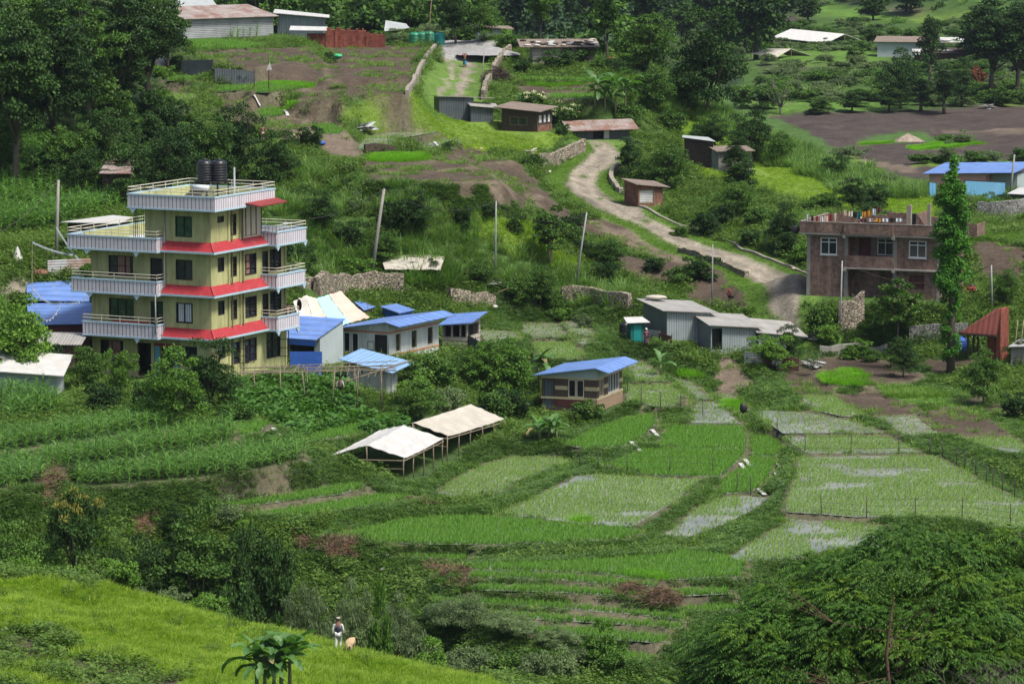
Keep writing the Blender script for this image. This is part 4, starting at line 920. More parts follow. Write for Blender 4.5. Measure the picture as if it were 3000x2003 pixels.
    for k,y1 in((1,10.0),(2,10.9),(3,11.1)): parapet([(.05,6.9),(1.3,6.9),(1.3,y1),(.05,y1)] if k<3 else [(.05,6.9),(1.3,6.9),(1.3,y1),(-5.3,y1)],S[k],slab=(0,1.3,6.9,y1),out=[(1.36,7.05,1,0),(1.36,y1-.15,1,0)])
    g=MB(); g.box(-5.3,1.2,6.95,11.0,S[3]+.002,S[3]+.028); g.build('terrace_floor','terrace_floor',e)
    parapet([(tx-.9,-.75),(.75,-.75),(.75,7.6),(tx-.9,7.6)],S[4],True,'roof_parapet',slab=(tx-.9,.75,-.75,7.6),out=[(tx-.5,-.82,0,-1)])
    g=MB(); g.box(tx-.8,.65,-.65,7.5,S[4]+.002,S[4]+.03); g.build('roof_floor','terrace_floor',e); g=MB(); g.box(tx-.82,tx-.74,-.6,7.4,S[4]+.03,S[4]+.8); g.box(tx-.74,.6,7.46,7.54,S[4]+.03,S[4]+.8); g.build('inner_parapet','wall_yellow',e)
    # glazed bay on the top floor, red awning
    g=MB(); z=S[3]
    for i in range(4): g.box(.02,.06,4.0+i*.72,4.0+i*.72+.66,z+.75,z+2.75)
    g.box(.0,.05,3.97,6.9,z,z+.72); bay=g.build('sliding_bay','frame_cream',e); g=MB()
    for i in range(5): g.box(.02,.1,3.95+i*.72,4.0+i*.72,z+.7,z+2.8)
    g.box(.02,.1,3.95,6.9,z+2.76,z+2.86); g.build('mullion','window_frame',bay)
    g=MB(); g.slab([(.76,3.4,12.35),(1.9,3.6,12.15),(1.9,7.4,12.2),(.76,7.7,12.4)],.07); g.build('awning','red_paint',e)
    g=MB()   # starter bars
    for cx,cy in((-5.9,-.2),(-5.9,1.2)):
        for dx in(-.25,-.08,.08,.25):
            for dy in(-.12,.12): g.tube([(cx+dx,cy+dy,S[3]),(cx+dx+random.uniform(-.05,.05),cy+dy,S[3]+2.9)],.02,5)
        for zz in(.5,1.0,1.5,2.0): g.bar((cx-.28,cy-.13,S[3]+zz),(cx+.28,cy-.13,S[3]+zz),.025)
    g.build('starter_bars','steel_dark',e)
    W_=lambda x,y,z:toworld(o,a,x,y,z)
    # water tanks on a steel stand (separate things)
    st=empty('tank_stand',W_(-1.9,3.4,S[4]+.03),a,'rusty steel stand carrying the black tanks on the yellow house','stand'); g=MB()
    for x in(-.9,0,.9):
        for y in(-.7,.7): g.bar((x,y,0),(x,y,1.5),.06)
    for zz in(.75,1.45):
        g.bar((-.9,-.7,zz),(.9,-.7,zz),.05); g.bar((-.9,.7,zz),(.9,.7,zz),.05); g.bar((-.9,-.7,zz),(-.9,.7,zz),.05); g.bar((.9,-.7,zz),(.9,.7,zz),.05)
    for x in(-.95,.95): g.bar((x,-.75,1.5),(x,-.75,2.4),.035)
    g.bar((-.95,-.75,2.1),(.95,-.75,2.1),.03); g.build('frame','steel_dark',st); g=MB(); g.box(-1.0,1.0,-.8,.8,1.51,1.56); g.build('deck','steel_dark',st)
    for i,(x,y) in enumerate(((-.42,-.25),(.42,.25))):
        tank(W_(-1.9+x,3.4+y,S[4]+1.6),.6,1.55,'black_plastic',['left black ribbed tank on the yellow house roof','right black ribbed tank on the yellow house roof'][i],'black rooftop tanks')
    hs=empty('solar_heater',W_(-2.4,1.9,S[4]+.03),a,'white solar water heater drum with a slanted collector on the yellow house roof','water heater'); g=MB(); g.tube([(-.1,-.1,1.2),(1.15,-.1,1.2)],.21,14); g.build('drum','wall_white',hs,True)
    g=MB(); 
    for i in range(12): g.tube([(-.1+i*.1,-.2,1.1),(-.9+i*.12,-.9,.2)],.03,6)
    g.build('collector_tubes','steel_dark',hs); g=MB(); 
    for x in(-.05,1.1): g.bar((x,0,0),(x,-.05,1.1),.04)
    g.bar((-.05,-.02,.6),(1.1,-.02,.6),.035)
    g.build('frame','steel',hs)
    g=MB(); g.tube([(0,0,0),(0,0,2.6)],.07,8); tag(g.build('roof_pole','wall_white',None,loc=W_(.4,2.6,S[4]+.1)),'plain white pole on the top roof of the yellow house','pole')
    g=MB(); g.tube([(0,0,0),(0,0,1.15)],.03,6); g.box(-.35,.35,-.08,.08,1.15,1.24); tag(g.build('flood_lamp','frame_white',None,loc=W_(.9,9.2,S[3]+.1)),'small lamp on a thin mast on the right roof terrace','lamp')
    dish(W_(1.15,10.35,S[1]+1.4),.42,'black satellite dish on the lowest right balcony of the yellow house',a-.6)
    # red cloth on the first balcony
    g=MB(); g.box(-1.5,1.5,-.03,.03,0,.5); tag(g.build('cloth','red_paint',None,loc=W_(-6.1,-.86,S[1]+.52)),'red cloth hung along the lowest left balcony','cloth').rotation_euler=(0,0,a)
    return o,a
def tank(loc,r,h,mat,label,group=None,ribs=7):
    e=empty('water_tank',loc,0,label,'water tank',group); g=MB(); pr=[(r*.97,0)]
    for i in range(ribs): z=h*.82*i/ribs; dz=h*.82/ribs; pr+=[(r*.94,z+dz*.1),(r,z+dz*.3),(r,z+dz*.7),(r*.94,z+dz*.9)]
    pr+=[(r*.95,h*.84),(r*.7,h*.93),(r*.35,h*.96)]; g.lathe(pr,n=24); g.build('body',mat,e,True); g=MB(); g.lathe([(r*.36,h*.955),(r*.36,h),(r*.1,h*1.01)],n=16); g.build('lid',mat,e,True); return e
def dish(loc,r,label,rz=0):
    e=empty('satellite_dish',loc,rz,label,'satellite dish'); g=MB(); prof=[]
    V=[];F=[]; n=16
    for k in range(5):
        q=r*k/4
        for i in range(n): t=2*PI*i/n; V.append((q*math.cos(t),.25*q*q/r-.1,q*math.sin(t)))
    for k in range(4):
        for i in range(n): F.append((k*n+i,k*n+(i+1)%n,(k+1)*n+(i+1)%n,(k+1)*n+i))
    g.add(V,F); g.build('reflector','black_plastic',e,True); g=MB(); g.tube([(0,0,-r),(0,.1,0)],.03,6); g.bar((0,-.05,-r*.9),(0,-.4,0),.025); g.build('arm','steel_dark',e)
    return e
YO,YA=yellow()
# ---------------------------------------------------------------- white house, blue roof
def win(a0,a1,z0,z1,**k): return ((a0,a1,z0,z1),k)
fw=dict(frame='frame_white',cols=1); fr_=dict(frame='frame_cream',cols=1,fw=.07)
e,H=hut('white','long white house with orange trim and a two pitch blue roof','house','house',h=2.95,hb=2.95,walls='wall_white',roof='roof_blue',dzx=-.68,oh=(.95,.3,.5,.7),fold=(1.15,.28),faces={
 'F':[win(-3.9,-3.33,.55,2.0,**fw),win(-3.2,-2.6,.55,2.0,**fw),win(-1.2,-.15,0.02,1.98,frame='window_frame',cols=1,glass='tarp_black',name='door')],
 'R':[win(.95,1.75,.6,2.0,**fr_),win(3.3,4.2,.6,2.0,**fr_),win(5.75,6.65,.6,2.0,**fr_)]})
for z in(.38,2.08):
    g=MB(); g.box(-4.25,.025,-.025,-.002,z,z+.12); g.box(.002,.025,0,7.5,z,z+.12); g.build('trim','orange_trim',e)
g=MB(); g.box(-4.25,.02,-.02,-.002,2.2,2.28); g.build('upper_panel','wall_grey_blue',e)
g=MB(); g.box(-1.75,-1.3,-.03,-.003,.85,1.4); g.build('notice_board','frame_white',e); g=MB()
g.box(-1.8,-1.25,-.04,-.031,.8,.84); g.box(-1.8,-1.25,-.04,-.031,1.41,1.45); g.box(-1.8,-1.76,-.04,-.031,.84,1.41); g.box(-1.29,-1.25,-.04,-.031,.84,1.41); g.build('board_frame','window_frame',e)
# ---------------------------------------------------------------- striped house
e,H=hut('striped','small house with brown and cream stripes and a bright blue roof','house','house',h=3.2,hb=3.2,walls='brown_paint',roof='roof_blue',dzx=-.62,oh=(.5,.3,.5,.7),fold=(1.05,.32),faces={
 'F':[win(-2.2,-1.62,.98,2.27,frame='frame_cream',cols=1),win(-1.58,-1.0,.98,2.27,frame='frame_cream',cols=1),win(-4.2,-3.25,.02,2.3,frame='maroon',cols=1,glass='sheet_dark',name='door')],
 'R':[win(.5,1.5,.98,2.3,frame='frame_cream',cols=2),win(2.6,5.2,.98,2.4,frame='frame_white',cols=4)]})
g=MB()
for z0,z1 in((.82,.97),(1.50,1.78),(2.30,2.42)):
    for x0,x1 in((-3.2,-2.25),(-.95,.03)) if z0==1.50 else ((-4.3,.03),): g.box(x0,x1,-.03,-.002,z0,z1)
    for y0,y1 in((-.03,.45),(1.55,2.55),(5.25,6.1)) if z0==1.50 else ((-.03,6.1),): g.box(.002,.03,y0,y1,z0,z1)
g.build('cream_band','cream',e)
g=MB(); g.box(-4.3,.026,-.026,-.002,2.425,2.60); g.box(.002,.026,0,6.1,2.425,3.2); g.box(-.02,.027,-.027,0,2.6,3.15); g.build('upper_panel','wall_grey_blue',e)
g=MB(); g.add([(-4.3,-.024,2.6),(.0,-.024,2.6),(.0,-.024,3.17),(-4.3,-.024,2.58)],[(0,1,2,3)]); g.build('gable_panel','wall_grey_blue',e)
g=MB(); g.box(.002,.02,.03,6.1,-.8,.80); g.build('lower_wall','tan_wall',e); g=MB(); g.box(-.95,-.0,-.02,-.002,-.8,.80); g.build('lower_wall','tan_wall',e); g=MB(); g.box(-3.2,-.96,-.022,-.002,.3,.80); g.build('lower_wall','maroon',e)
# ---------------------------------------------------------------- outhouse, blue shed, lean-to
e,H=hut('toilet','low whitewashed outhouse with a pale blue sheet roof','outhouse','outhouse',h=1.75,hb=1.95,walls='wall_dirty_white',roof='roof_blue_light',dzx=.55,oh=(.4,.75,.45,1.2),faces={'F':[win(-2.1,-1.95,1.35,1.6,cols=1,fw=.02)],'R':[win(.3,.9,0.02,1.6,frame='frame_white',cols=1,glass='wall_grey_blue',name='door')]})
e,H=hut('blueshed','grey shed with a sloping blue roof beside the yellow house','shed','shed',h=2.15,hb=3.0,walls='wall_grey_blue',roof='roof_blue',oh=(.3,.1,.8,.2),faces={'F':[win(-5.2,-2.9,.02,1.7,void=1),win(-2.6,-.5,.02,1.7,void=1)]})
g=MB(); g.box(-5.8,.1,-.83,-.80,1.55,1.9); g.build('roof_fascia','tarp_blue',e)
e,H=hut('leanto','open bamboo lean-to with a blue roof at the white house end','shed','lean_to',h=2.2,hb=2.6,walls='plank',roof='roof_blue',dzx=-.2,oh=(.25,.5,.3,.3),faces={'F':[win(-1.9,-1.3,1.1,2.0,void=1),win(-1.15,-.6,1.1,2.0,void=1),win(-.5,-.1,1.1,2.0,void=1)],'R':[win(.3,2.7,1.1,2.0,void=1)]})
# ---------------------------------------------------------------- grey sheds
e,H=hut('shedA','taller grey sheet metal shed with a pale brown streaked roof','shed','shed',h=2.35,hb=2.6,walls='sheet_grey',roof='roof_pale',dzx=-.25,oh=(.5,.6,.35,.4))
e,H=hut('shedB','lower grey sheet shed with a dark doorway on its left','shed','shed',h=2.3,hb=2.75,walls='sheet_grey',roof='roof_pale',dzx=-.3,oh=(.3,.5,.35,.4),faces={'F':[win(.1,.95,.3,2.1,void=1)]})
e,H=hut('shedC','small shed end under a whitish roof behind the bright tree','shed','shed',h=1.9,hb=2.5,walls='sheet_grey',roof='roof_pale',dzx=-.3,oh=(.3,1.4,.35,.4))
# ---------------------------------------------------------------- brick house
def brickhouse():
    o,a,(x0,x1,y0,y1)=site('brick'); e=empty('brick_house',o,a,'unplastered two storey brick house with white framed windows and laundry on the roof','house'); f1=2.4; f2=5.0; t=.23
    bx0,bx1=-7.83,-3.77; m=MB()
    W1=(-9.96,-8.58,f1+.95,f1+2.3); W3=(-2.6,-1.17,f1+.95,f1+2.3)
    wallgrid(m,'F',0,x0,bx0,-2.5,f2,[W1],t); wallgrid(m,'F',0,bx1,0,-2.5,f2,[W3,(-2.55,-1.3,.85,1.95)],t)
    D=(bx0+.75,bx0+1.75,f1+.02,f1+2.35); W2=(bx0+2.3,bx0+3.65,f1+.95,f1+2.3)
    wallgrid(m,'F',1.1,bx0,bx1,-2.5,f2,[D,W2],t); m.box(bx0-.002,bx0+.2,.001,1.1,-2.5,f2); m.box(bx1-.2,bx1+.002,.001,1.1,-2.5,f2)
    wallgrid(m,'R',0,t,y1,-2.5,f2,[(1.8,2.9,.9,2.1),(4.4,5.4,.8,2.1)],t); wallgrid(m,'L',x0,t,y1-t,-2.5,f2,[],t); wallgrid(m,'B',y1-t,x0,-t,-2.5,f2,[],t)
    m.box(bx0,bx1,-.25,-.1,f1+.02,f1+.95)      # balcony parapet
    m.build('wall','brick_old',e)
    m=MB(); m.box(x0-.5,.5,-.5,y1+.3,f2,f2+.12); m.box(bx0-.1,bx1+.1,-.62,-.5,f2-.02,f2+.12); m.box(bx0-.1,.3,-.4,1.1,f1-.12,f1+.0)
    for x in(bx0-.13,bx1-.13): m.box(x,x+.26,-.62,-.3,f2-.22,f2-.001); m.box(x,x+.26,-.45,-.26,f1-.3,f1-.121)
    m.build('slab','concrete',e)
    m=MB()
    for x in(x0,bx0-.12,bx1-.12,-.28): m.box(x-.01,x+.28,-.02,-.001,-2.5,f2-.001)
    m.box(x0,0,-.015,-.001,f2-.18,f2-.002); m.build('column','concrete',e)
    m=MB(); q=.85
    for (ax,ay),(bx,by) in (((x0-.45,-.45),(bx0,-.45)),((bx0,-.6),(bx1,-.6)),((bx1,-.45),(.45,-.45)),((.45,-.45),(.45,y1+.2)),((.45,y1+.2),(x0-.45,y1+.2)),((x0-.45,y1+.2),(x0-.45,-.45))): m.bar((ax,ay,f2+.12+q/2),(bx,by,f2+.12+q/2),.12,q)
    m.build('roof_parapet','brick_old',e); m=MB()
    for (ax,ay),(bx,by) in (((x0-.5,-.45),(bx0,-.45)),((bx0,-.6),(bx1,-.6)),((bx1,-.45),(.5,-.45)),((x0-.45,-.5),(x0-.45,y1+.2))): m.bar((ax,ay,f2+.12+q+.03),(bx,by,f2+.12+q+.03),.16,.055)
    m.build('coping','concrete_light',e)
    for W_ in(W1,W3): window(e,'F',0,W_,'frame_white',cols=2,transom=f1+1.95,fw=.07,sill='frame_white')
    window(e,'F',1.1,W2,'frame_white',cols=2,transom=f1+1.95,fw=.07); window(e,'F',1.1,D,'wood_dark',cols=1,glass='maroon',name='door')
    window(e,'F',0,(-2.55,-1.3,.85,1.95),'wood_dark',cols=2,glass='maroon',name='shutter')
    for y in((1.8,2.9),(4.4,5.4)): window(e,'R',0,(y[0],y[1],.9 if y[0]<2 else .8,2.1),'wood_dark',cols=3)
    m=MB(); m.box(-4.9,-3.3,1.6,1.8,f2+.12,f2+1.75); m.box(-2.5,-2.3,1.6,4.5,f2+.12,f2+1.7); m.add([(-2.3,1.62,f2+.12),(-1.2,1.62,f2+.12),(-2.3,1.62,f2+1.6),(-2.3,1.8,f2+.12),(-1.2,1.8,f2+.12),(-2.3,1.8,f2+1.6)],[(0,1,2),(5,4,3),(1,4,5,2),(0,3,4,1),(2,5,3,0)]); m.build('stair_head','brick_old',e)
    m=MB(); m.box(-3.28,-2.52,1.9,1.95,f2+.12,f2+1.7); m.build('doorway','tarp_black',e)
    m=MB(); m.box(-2.75,-2.4,-.3,.05,f2+.12,f2+2.55); m.build('roof_column','concrete_light',e); m=MB(); m.box(-1.4,-1.15,1.0,1.25,f2+.12,f2+2.6); m.build('roof_column','concrete_light',e)
    m=MB(); m.box(x1+.5,x1+2.2,3.0,5.5,f2-.1,f2+.12); m.box(x1+2.1,x1+2.2,3,5.5,f2+.12,f2+.9); m.box(x1+.5,x1+2.1,3.0,3.1,f2+.12,f2+.9); m.build('side_balcony','brick_old',e)
    w=lambda x,y,z:toworld(o,a,x,y,z)
    tank(w(-5.9,1.0,f2+.14),.5,1.15,'black_plastic','black tank on the brick house roof behind the low clothesline')
    g=MB(); g.tube([(0,0,0),(0,0,1.3)],.07,8); tag(g.build('vent_pipe','frame_white',None,loc=w(-6.7,.3,f2+.14)),'white pipe beside the black tank on the brick house','pipe')
    dish(w(x0-.9,-.3,f2+.3),.35,'dark satellite dish at the left roof corner of the brick house',0)
    # clotheslines with each garment its own thing
    cols=['curtain_white','maroon','red_paint','curtain_white','tent_pink','red_paint','tent_cream','curtain','tent_pink','tent_cream','tarp_black','teal_dark','orange_cloth','orange_cloth','curtain_white','maroon']
    names_=['pale blue shirt','dark red cloth','crimson shawl','white towel','pink cloth','red towel','cream shirt','brown cloth','peach sheet','beige sheet','black sheet','dark green sheet','orange cloth','yellow orange cloth','pale towel','dark striped cloth']
    A,B=w(x0-.2,.0,f2+1.55),w(-5.4,1.2,f2+2.35)
    for i in range(16):
        t=(i+.3)/16; p=A.lerp(B,t); p.z-=.35*math.sin(PI*((t*2)%1)); wdt=.22 if i<9 else .34; hh=random.uniform(.45,.8) if i<8 else random.uniform(.5,.62); g=MB(); garment(g,wdt,hh,i)
        oo=g.build('garment',cols[i],None,loc=p); oo.rotation_euler=(0,0,a+.1); tag(oo,'%s on the upper clothesline of the brick house'%names_[i],'laundry','laundry on the upper line')
    g=MB(); pts=[A.lerp(B,k/16)-Vector((0,0,.35*math.sin(PI*((k/16*2)%1)))) for k in range(17)]; g.tube([p-A for p in pts],.012,5); tag(g.build('clothesline','steel_dark',None,loc=A),'upper clothesline over the roof of the brick house','clothesline')
    A,B=w(-6.8,-.2,f2+1.35),w(-3.2,-.2,f2+1.5); n2=['dark red shirt','pink shirt','orange yellow shirt','white vest','dark vest','white shirt']; c2=['maroon','tent_pink','orange_cloth','curtain_white','tarp_black','curtain_white']
    for i in range(6):
        p=A.lerp(B,(i+.3)/6); g=MB(); garment(g,.5,.32,i); oo=g.build('garment',c2[i],None,loc=p); oo.rotation_euler=(0,0,a); tag(oo,'%s on the lower clothesline of the brick house'%n2[i],'laundry','laundry on the lower line')
def garment(g,wd,h,s):
    n=5; V=[];F=[]
    for i in range(n+1):
        x=wd*i/n; y=.04*math.sin(i*2.1+s)
        V+=[(x,y,0),(x+.02*math.sin(s+i),y*1.8,-h*(.9+.12*math.sin(i*1.7+s)))]
    for i in range(n): F.append((2*i,2*i+1,2*i+3,2*i+2))
    V2=[(v[0],v[1]+.015,v[2]) for v in V]; F2=[tuple(reversed([q+len(V) for q in f])) for f in F]; g.add(V+V2,F+F2)
plain('orange_cloth',(.55,.25,.03),.9); plain('teal_dark',(.01,.12,.10),.9)
brickhouse()
# ---------------------------------------------------------------- pink building, huts further up
e,H=hut('pink','pink walled building with a wide blue roof in the valley','building','building',h=2.5,hb=3.1,walls='pink_wall',roof='roof_blue',dzx=-.3,oh=(.6,3.6,.5,.6),below=.3); 
g=MB(); g.box(.1,3.2,1.5,5.5,-.3,2.3); g.build('shaded_bay','wall_grey_blue',e)
e,H=hut('long','long sheet shed with a streaked rusty roof at the top left','shed','shed',h=2.25,hb=3.2,walls='sheet_grey_h',roof='roof_rust',oh=(.5,.4,.5,.4))
e,H=hut('sheetdark','dark upright sheet metal shed above the bright grass','shed','shed',h=2.3,hb=2.1,walls='sheet_dark',roof='roof_pale',dzx=-.15,oh=(.2,2.0,.2,.3))
e,H=hut('sheetlow','low dark shed with a pale lean roof against the dark sheet shed','shed','shed',h=1.55,hb=1.75,walls='sheet_dark',roof='roof_pale',dzx=-.2,oh=(.1,.6,.3,.2))
e,H=hut('patch','shack with a patched rusty roof and one wide dark window','shack','shack',h=1.95,hb=2.2,walls='wood_dark',roof='roof_brown',dzx=.25,oh=(.7,.5,.4,.4),faces={'F':[win(-3.0,-1.1,.55,1.35,cols=2,frame='wood')],'R':[win(.25,1.1,.75,1.6,cols=1,glass='frame_white'),win(1.25,2.0,.75,1.6,cols=1,glass='frame_white'),win(2.1,2.85,.75,1.6,cols=1,glass='frame_white')]})
g=MB(); g.box(.002,.03,0,3.0,-.8,.55); g.build('brick_base','brick_hut',e)
e,H=hut('rusty','low shack under pale and rust streaked sheets at the road bend','shack','shack',h=1.0,hb=1.45,walls='sheet_dark',roof='roof_rust',dzx=.1,oh=(1.0,.8,.9,.6),faces={'F':[win(1.6,2.6,.02,.9,void=1),win(2.7,3.2,.02,.9,cols=1,glass='frame_white',frame='frame_white',name='door')]})
e,H=hut('brickhut','small brick hut with a dark sheet roof beside the road curve','hut','hut',h=2.0,hb=2.2,walls='brick_hut',roof='roof_brown',dzx=-.25,oh=(.3,.6,.3,.3),faces={'F':[win(.1,1.6,.3,1.55,cols=1,glass='sheet_white_h',frame='wood',name='shutter')]})
e,H=hut('laundry','pale walled hut shaded by a tree on the green spur','hut','hut',h=1.8,hb=2.0,walls='concrete',roof='roof_brown',oh=(.3,.3,.3,.3),faces={'F':[win(.5,1.3,.7,1.4,cols=1,glass='maroon')]})
e,H=hut('sack','weathered plank hut with sacks laid over its roof','hut','hut',h=2.0,hb=2.5,walls='plank',roof='roof_brown',oh=(1.4,.6,.5,.3),faces={'F':[win(1.0,2.0,.1,1.7,cols=2,frame='wood',glass='plank',name='door'),win(3.0,3.8,.8,1.5,cols=1)]})
so,sa,_=site('sack')
SACKS=[]
for i in range(26):
    x=-1.2+random.random()*8.2; y=-.3+random.random()*4; g=MB(); g.ball((0,0,0),.42,8,(random.uniform(.8,1.5),.6,.28),.25); q=g.build('sack',random.choice(['tarp_white','tarp_grey','wood_pale','tarp_white','tarp_black','steel_dark']),None,True,toworld(so,sa,x,y,2.15+.5*max(0,y)/4)); q.rotation_euler=(0,0,random.uniform(-.4,.4)); SACKS.append((q.data.materials[0].name,q.location.x,q)); tag(q,'x','sack','sacks on the plank hut roof')
_cn={'tarp_white':'white','tarp_grey':'grey','wood_pale':'brownish','tarp_black':'black','steel_dark':'dark'}
for mt in _cn:
    r_=sorted([s for s in SACKS if s[0]==mt],key=lambda s:s[1])
    for i,s in enumerate(r_): s[2]['label']='%s sack on the plank hut roof, %s'%(_cn[mt],('the only %s one'%_cn[mt]) if len(r_)==1 else 'leftmost of its colour' if i==0 else 'rightmost of its colour' if i==len(r_)-1 else ['second','third','fourth','fifth','sixth','seventh','eighth','ninth','tenth','eleventh','twelfth'][i-1]+' of its colour from left')
e,H=hut('farshed','small grey shed behind the gravel heap','shed','shed',h=1.7,hb=1.8,walls='sheet_grey',roof='roof_brown',dzx=-.2,oh=(.5,1.4,.3,.3))
e,H=hut('redhouse','dark red walled house with a blue sheet roof left of the yellow house','house','house',h=2.9,hb=3.6,walls='dark_red_wall',roof='roof_blue',dzx=-.0,oh=(.5,.3,.5,.4),faces={'F':[win(-2.1,-1.1,.9,1.75,frame='frame_white',cols=2)]})
ro,ra,_=site('redhouse'); r2=empty('blue_roofed_shed',toworld(ro,ra,0,6.2),ra,'open shed with a second blue roof behind the dark red house','shed'); g=MB(); g.slab([(-4.6,0,3.9),(0,.2,3.7),(0,4.2,4.9),(-4.6,4.2,4.7)],.06); g.build('roof','roof_blue',r2); g=MB(); g.box(-4.3,-.1,.4,4,-1,3.6); g.build('wall','wood_dark',r2)
e,H=hut('annex','small brick annex with a grey slanted roof below the red house','annex','annex',h=1.9,hb=2.3,walls='brick_old',roof='roof_pale',oh=(.4,.9,.4,.2))
e,H=hut('lowwhite','low shelter under a drooping white tarpaulin at the left edge','shelter','shelter',h=1.5,hb=2.2,walls='wall_grey_blue',roof='tarp_white',dzx=.35,oh=(.3,.6,.6,.4))
# ---------------------------------------------------------------- red brick tower with tiled porch
def tower():
    o,a,_=site('tower'); e=empty('brick_gatehouse',o,a,'red brick gatehouse with a slanting tiled porch roof','gatehouse'); m=MB(); m.box(-.35,0,0,1.5,-.8,3.95); m.box(-1.25,-.351,.3,1.3,-.8,2.1); m.box(-.9,-.351,.3,1.3,2.101,2.9); m.build('wall','brick_red',e)
    m=MB(); m.slab([(-3.1,-.7,2.05),(.02,-.7,2.05),(.02,-.05,4.0),(-.5,.2,3.95)],.08); m.slab([(-3.1,-.7,2.05),(-.5,.2,3.95),(-.5,1.6,3.9),(-3.1,2.1,2.0)],.09); m.build('roof','red_roof_tiles',e)
    m=MB(); m.bar((-3.1,-.7,1.93),(.0,-.7,1.93),.12,.14); m.bar((-3.1,-.7,1.93),(-3.1,2.1,1.9),.12,.14); m.build('beam','wood_dark',e)
    for x,y in((-2.55,-.4),(-2.35,.2),(-2.55,1.4)):
        m=MB(); m.bar((x,y,-.8),(x,y,1.9),.12); m.bar((x,y,1.3),(x-.4,y-.2,1.85),.06); m.build('post','wood_dark',e)
corrug('red_roof_tiles',(.22,.06,.045),'X',.22,.8,0,.3,dirt=(.12,.05,.04)); tower()
# ================================================================ single things built where they stand
def slab3(g,pts,th=.05): return g.slab(pts,th)
def sagcloth(g,A,B,C,D,nu=12,nv=8,sag=.12,wr=.02,th=.015,seed=0):
    """cloth between four corners A-B (near eave to ridge...) as a thin closed sheet with sag and wrinkles"""
    rs=random.Random(seed); V=[];F=[]
    for j in range(nv+1):
        for i in range(nu+1):
            u,v=i/nu,j/nv; p=A.lerp(B,u).lerp(D.lerp(C,u),v); p=p+Vector((0,0,-sag*math.sin(PI*u)*math.sin(PI*((v*3)%1))*.5-sag*.4*math.sin(PI*v)+rs.uniform(-wr,wr)+wr*math.sin(u*17+v*3))); V.append(p)
    n=len(V)
    for j in range(nv):
        for i in range(nu): q=j*(nu+1)+i; F.append((q,q+1,q+nu+2,q+nu+1))
    V2=[p-Vector((0,0,th)) for p in V]; F2=[tuple(reversed([q+n for q in f])) for f in F]; g.add(V+V2,F+F2)
def at(px,py,Y=None): return P(px,py,Y) if Y else ghit(px,py)
def gat(px,py,Y=None):
    p=P(px,py,Y) if Y else ghit(px,py); p.z=G(p.x,p.y); return p
def rel(e,p): return e.matrix_world.inverted()@p if False else Vector(p)-e.location
# ---- the two open tarpaulin shelters
def shelter(near,far,label,mat,seed,posts=6,sag=.15):
    (nl,na,nr,Yn),(fl,fa,fr2,Yf)=near,far; NL,NA,NR=[P(*q,Yn) for q in(nl,na,nr)]; FL,FA,FR=[P(*q,Yf) for q in(fl,fa,fr2)]
    b=(NL+NR)/2; b.z=G(b.x,b.y); e=empty('tarpaulin_shelter',b,0,label,'shelter','open tarpaulin shelters above the paddies'); R_=lambda p:Vector(p)-b
    g=MB(); sagcloth(g,R_(NA),R_(NR),R_(FR),R_(FA),10,14,sag,.025,.02,seed); sagcloth(g,R_(NL),R_(NA)-Vector((0.001,0,0)),R_(FA)-Vector((.001,0,0)),R_(FL),10,14,sag,.025,.02,seed+1); g.build('canopy',mat,e,True)
    for side,(n_,f_) in enumerate(((NR,FR),(NL,FL),(NA,FA))):
        for i in range(posts):
            t=i/(posts-1); p=n_.lerp(f_,t)*.985+b*.015; 
            if side==2 and i not in(0,posts-1): continue
            g=MB(); q=R_(p); gz_=G(p.x,p.y)-b.z; g.tube([(q.x,q.y,gz_-.3),(q.x+random.uniform(-.05,.05),q.y,(q.z+gz_)/2),(q.x,q.y,q.z-.03)],.045,6); g.build('post','bamboo',e,True)
    g=MB()
    for a_,c_ in((NL,NR),(NL,FL),(NR,FR),(NA,FA)): g.bar(R_(a_)-Vector((0,0,.2)),R_(c_)-Vector((0,0,.2)),.06)
    lo=Vector((0,0,.75)); g.bar(R_(NL)-lo,R_(NR)-lo,.04); g.bar(R_(NL)-lo*1.4,R_(FL)-lo*1.4,.04); mid=(NL+NR)/2; g.bar(R_(mid)-Vector((0,0,.1)),R_(NA)+Vector((0,0,-.1)),.04)
    for t in(.2,.4,.6,.8): g.bar(R_(NA.lerp(FA,t))-Vector((0,0,.26)),R_(NR.lerp(FR,t))-Vector((0,0,.22)),.035); g.bar(R_(NA.lerp(FA,t))-Vector((0,0,.26)),R_(NL.lerp(FL,t))-Vector((0,0,.22)),.035)
    g.build('rail_frame','bamboo',e); return e
shelter(((963.9,1335),(1073.7,1304),(1184.8,1340),266),((1112,1260),(1183.5,1245),(1299.7,1284),274.5),'nearer white tarpaulin shelter with a peaked front end','tarp_white',3,5)
shelter(((1150,1262),(1209,1238),(1312,1276),275),((1318,1202),(1380,1184),(1481,1227),286),'farther cream tarpaulin shelter running back towards the trees','tarp_cream',5,6,.06)
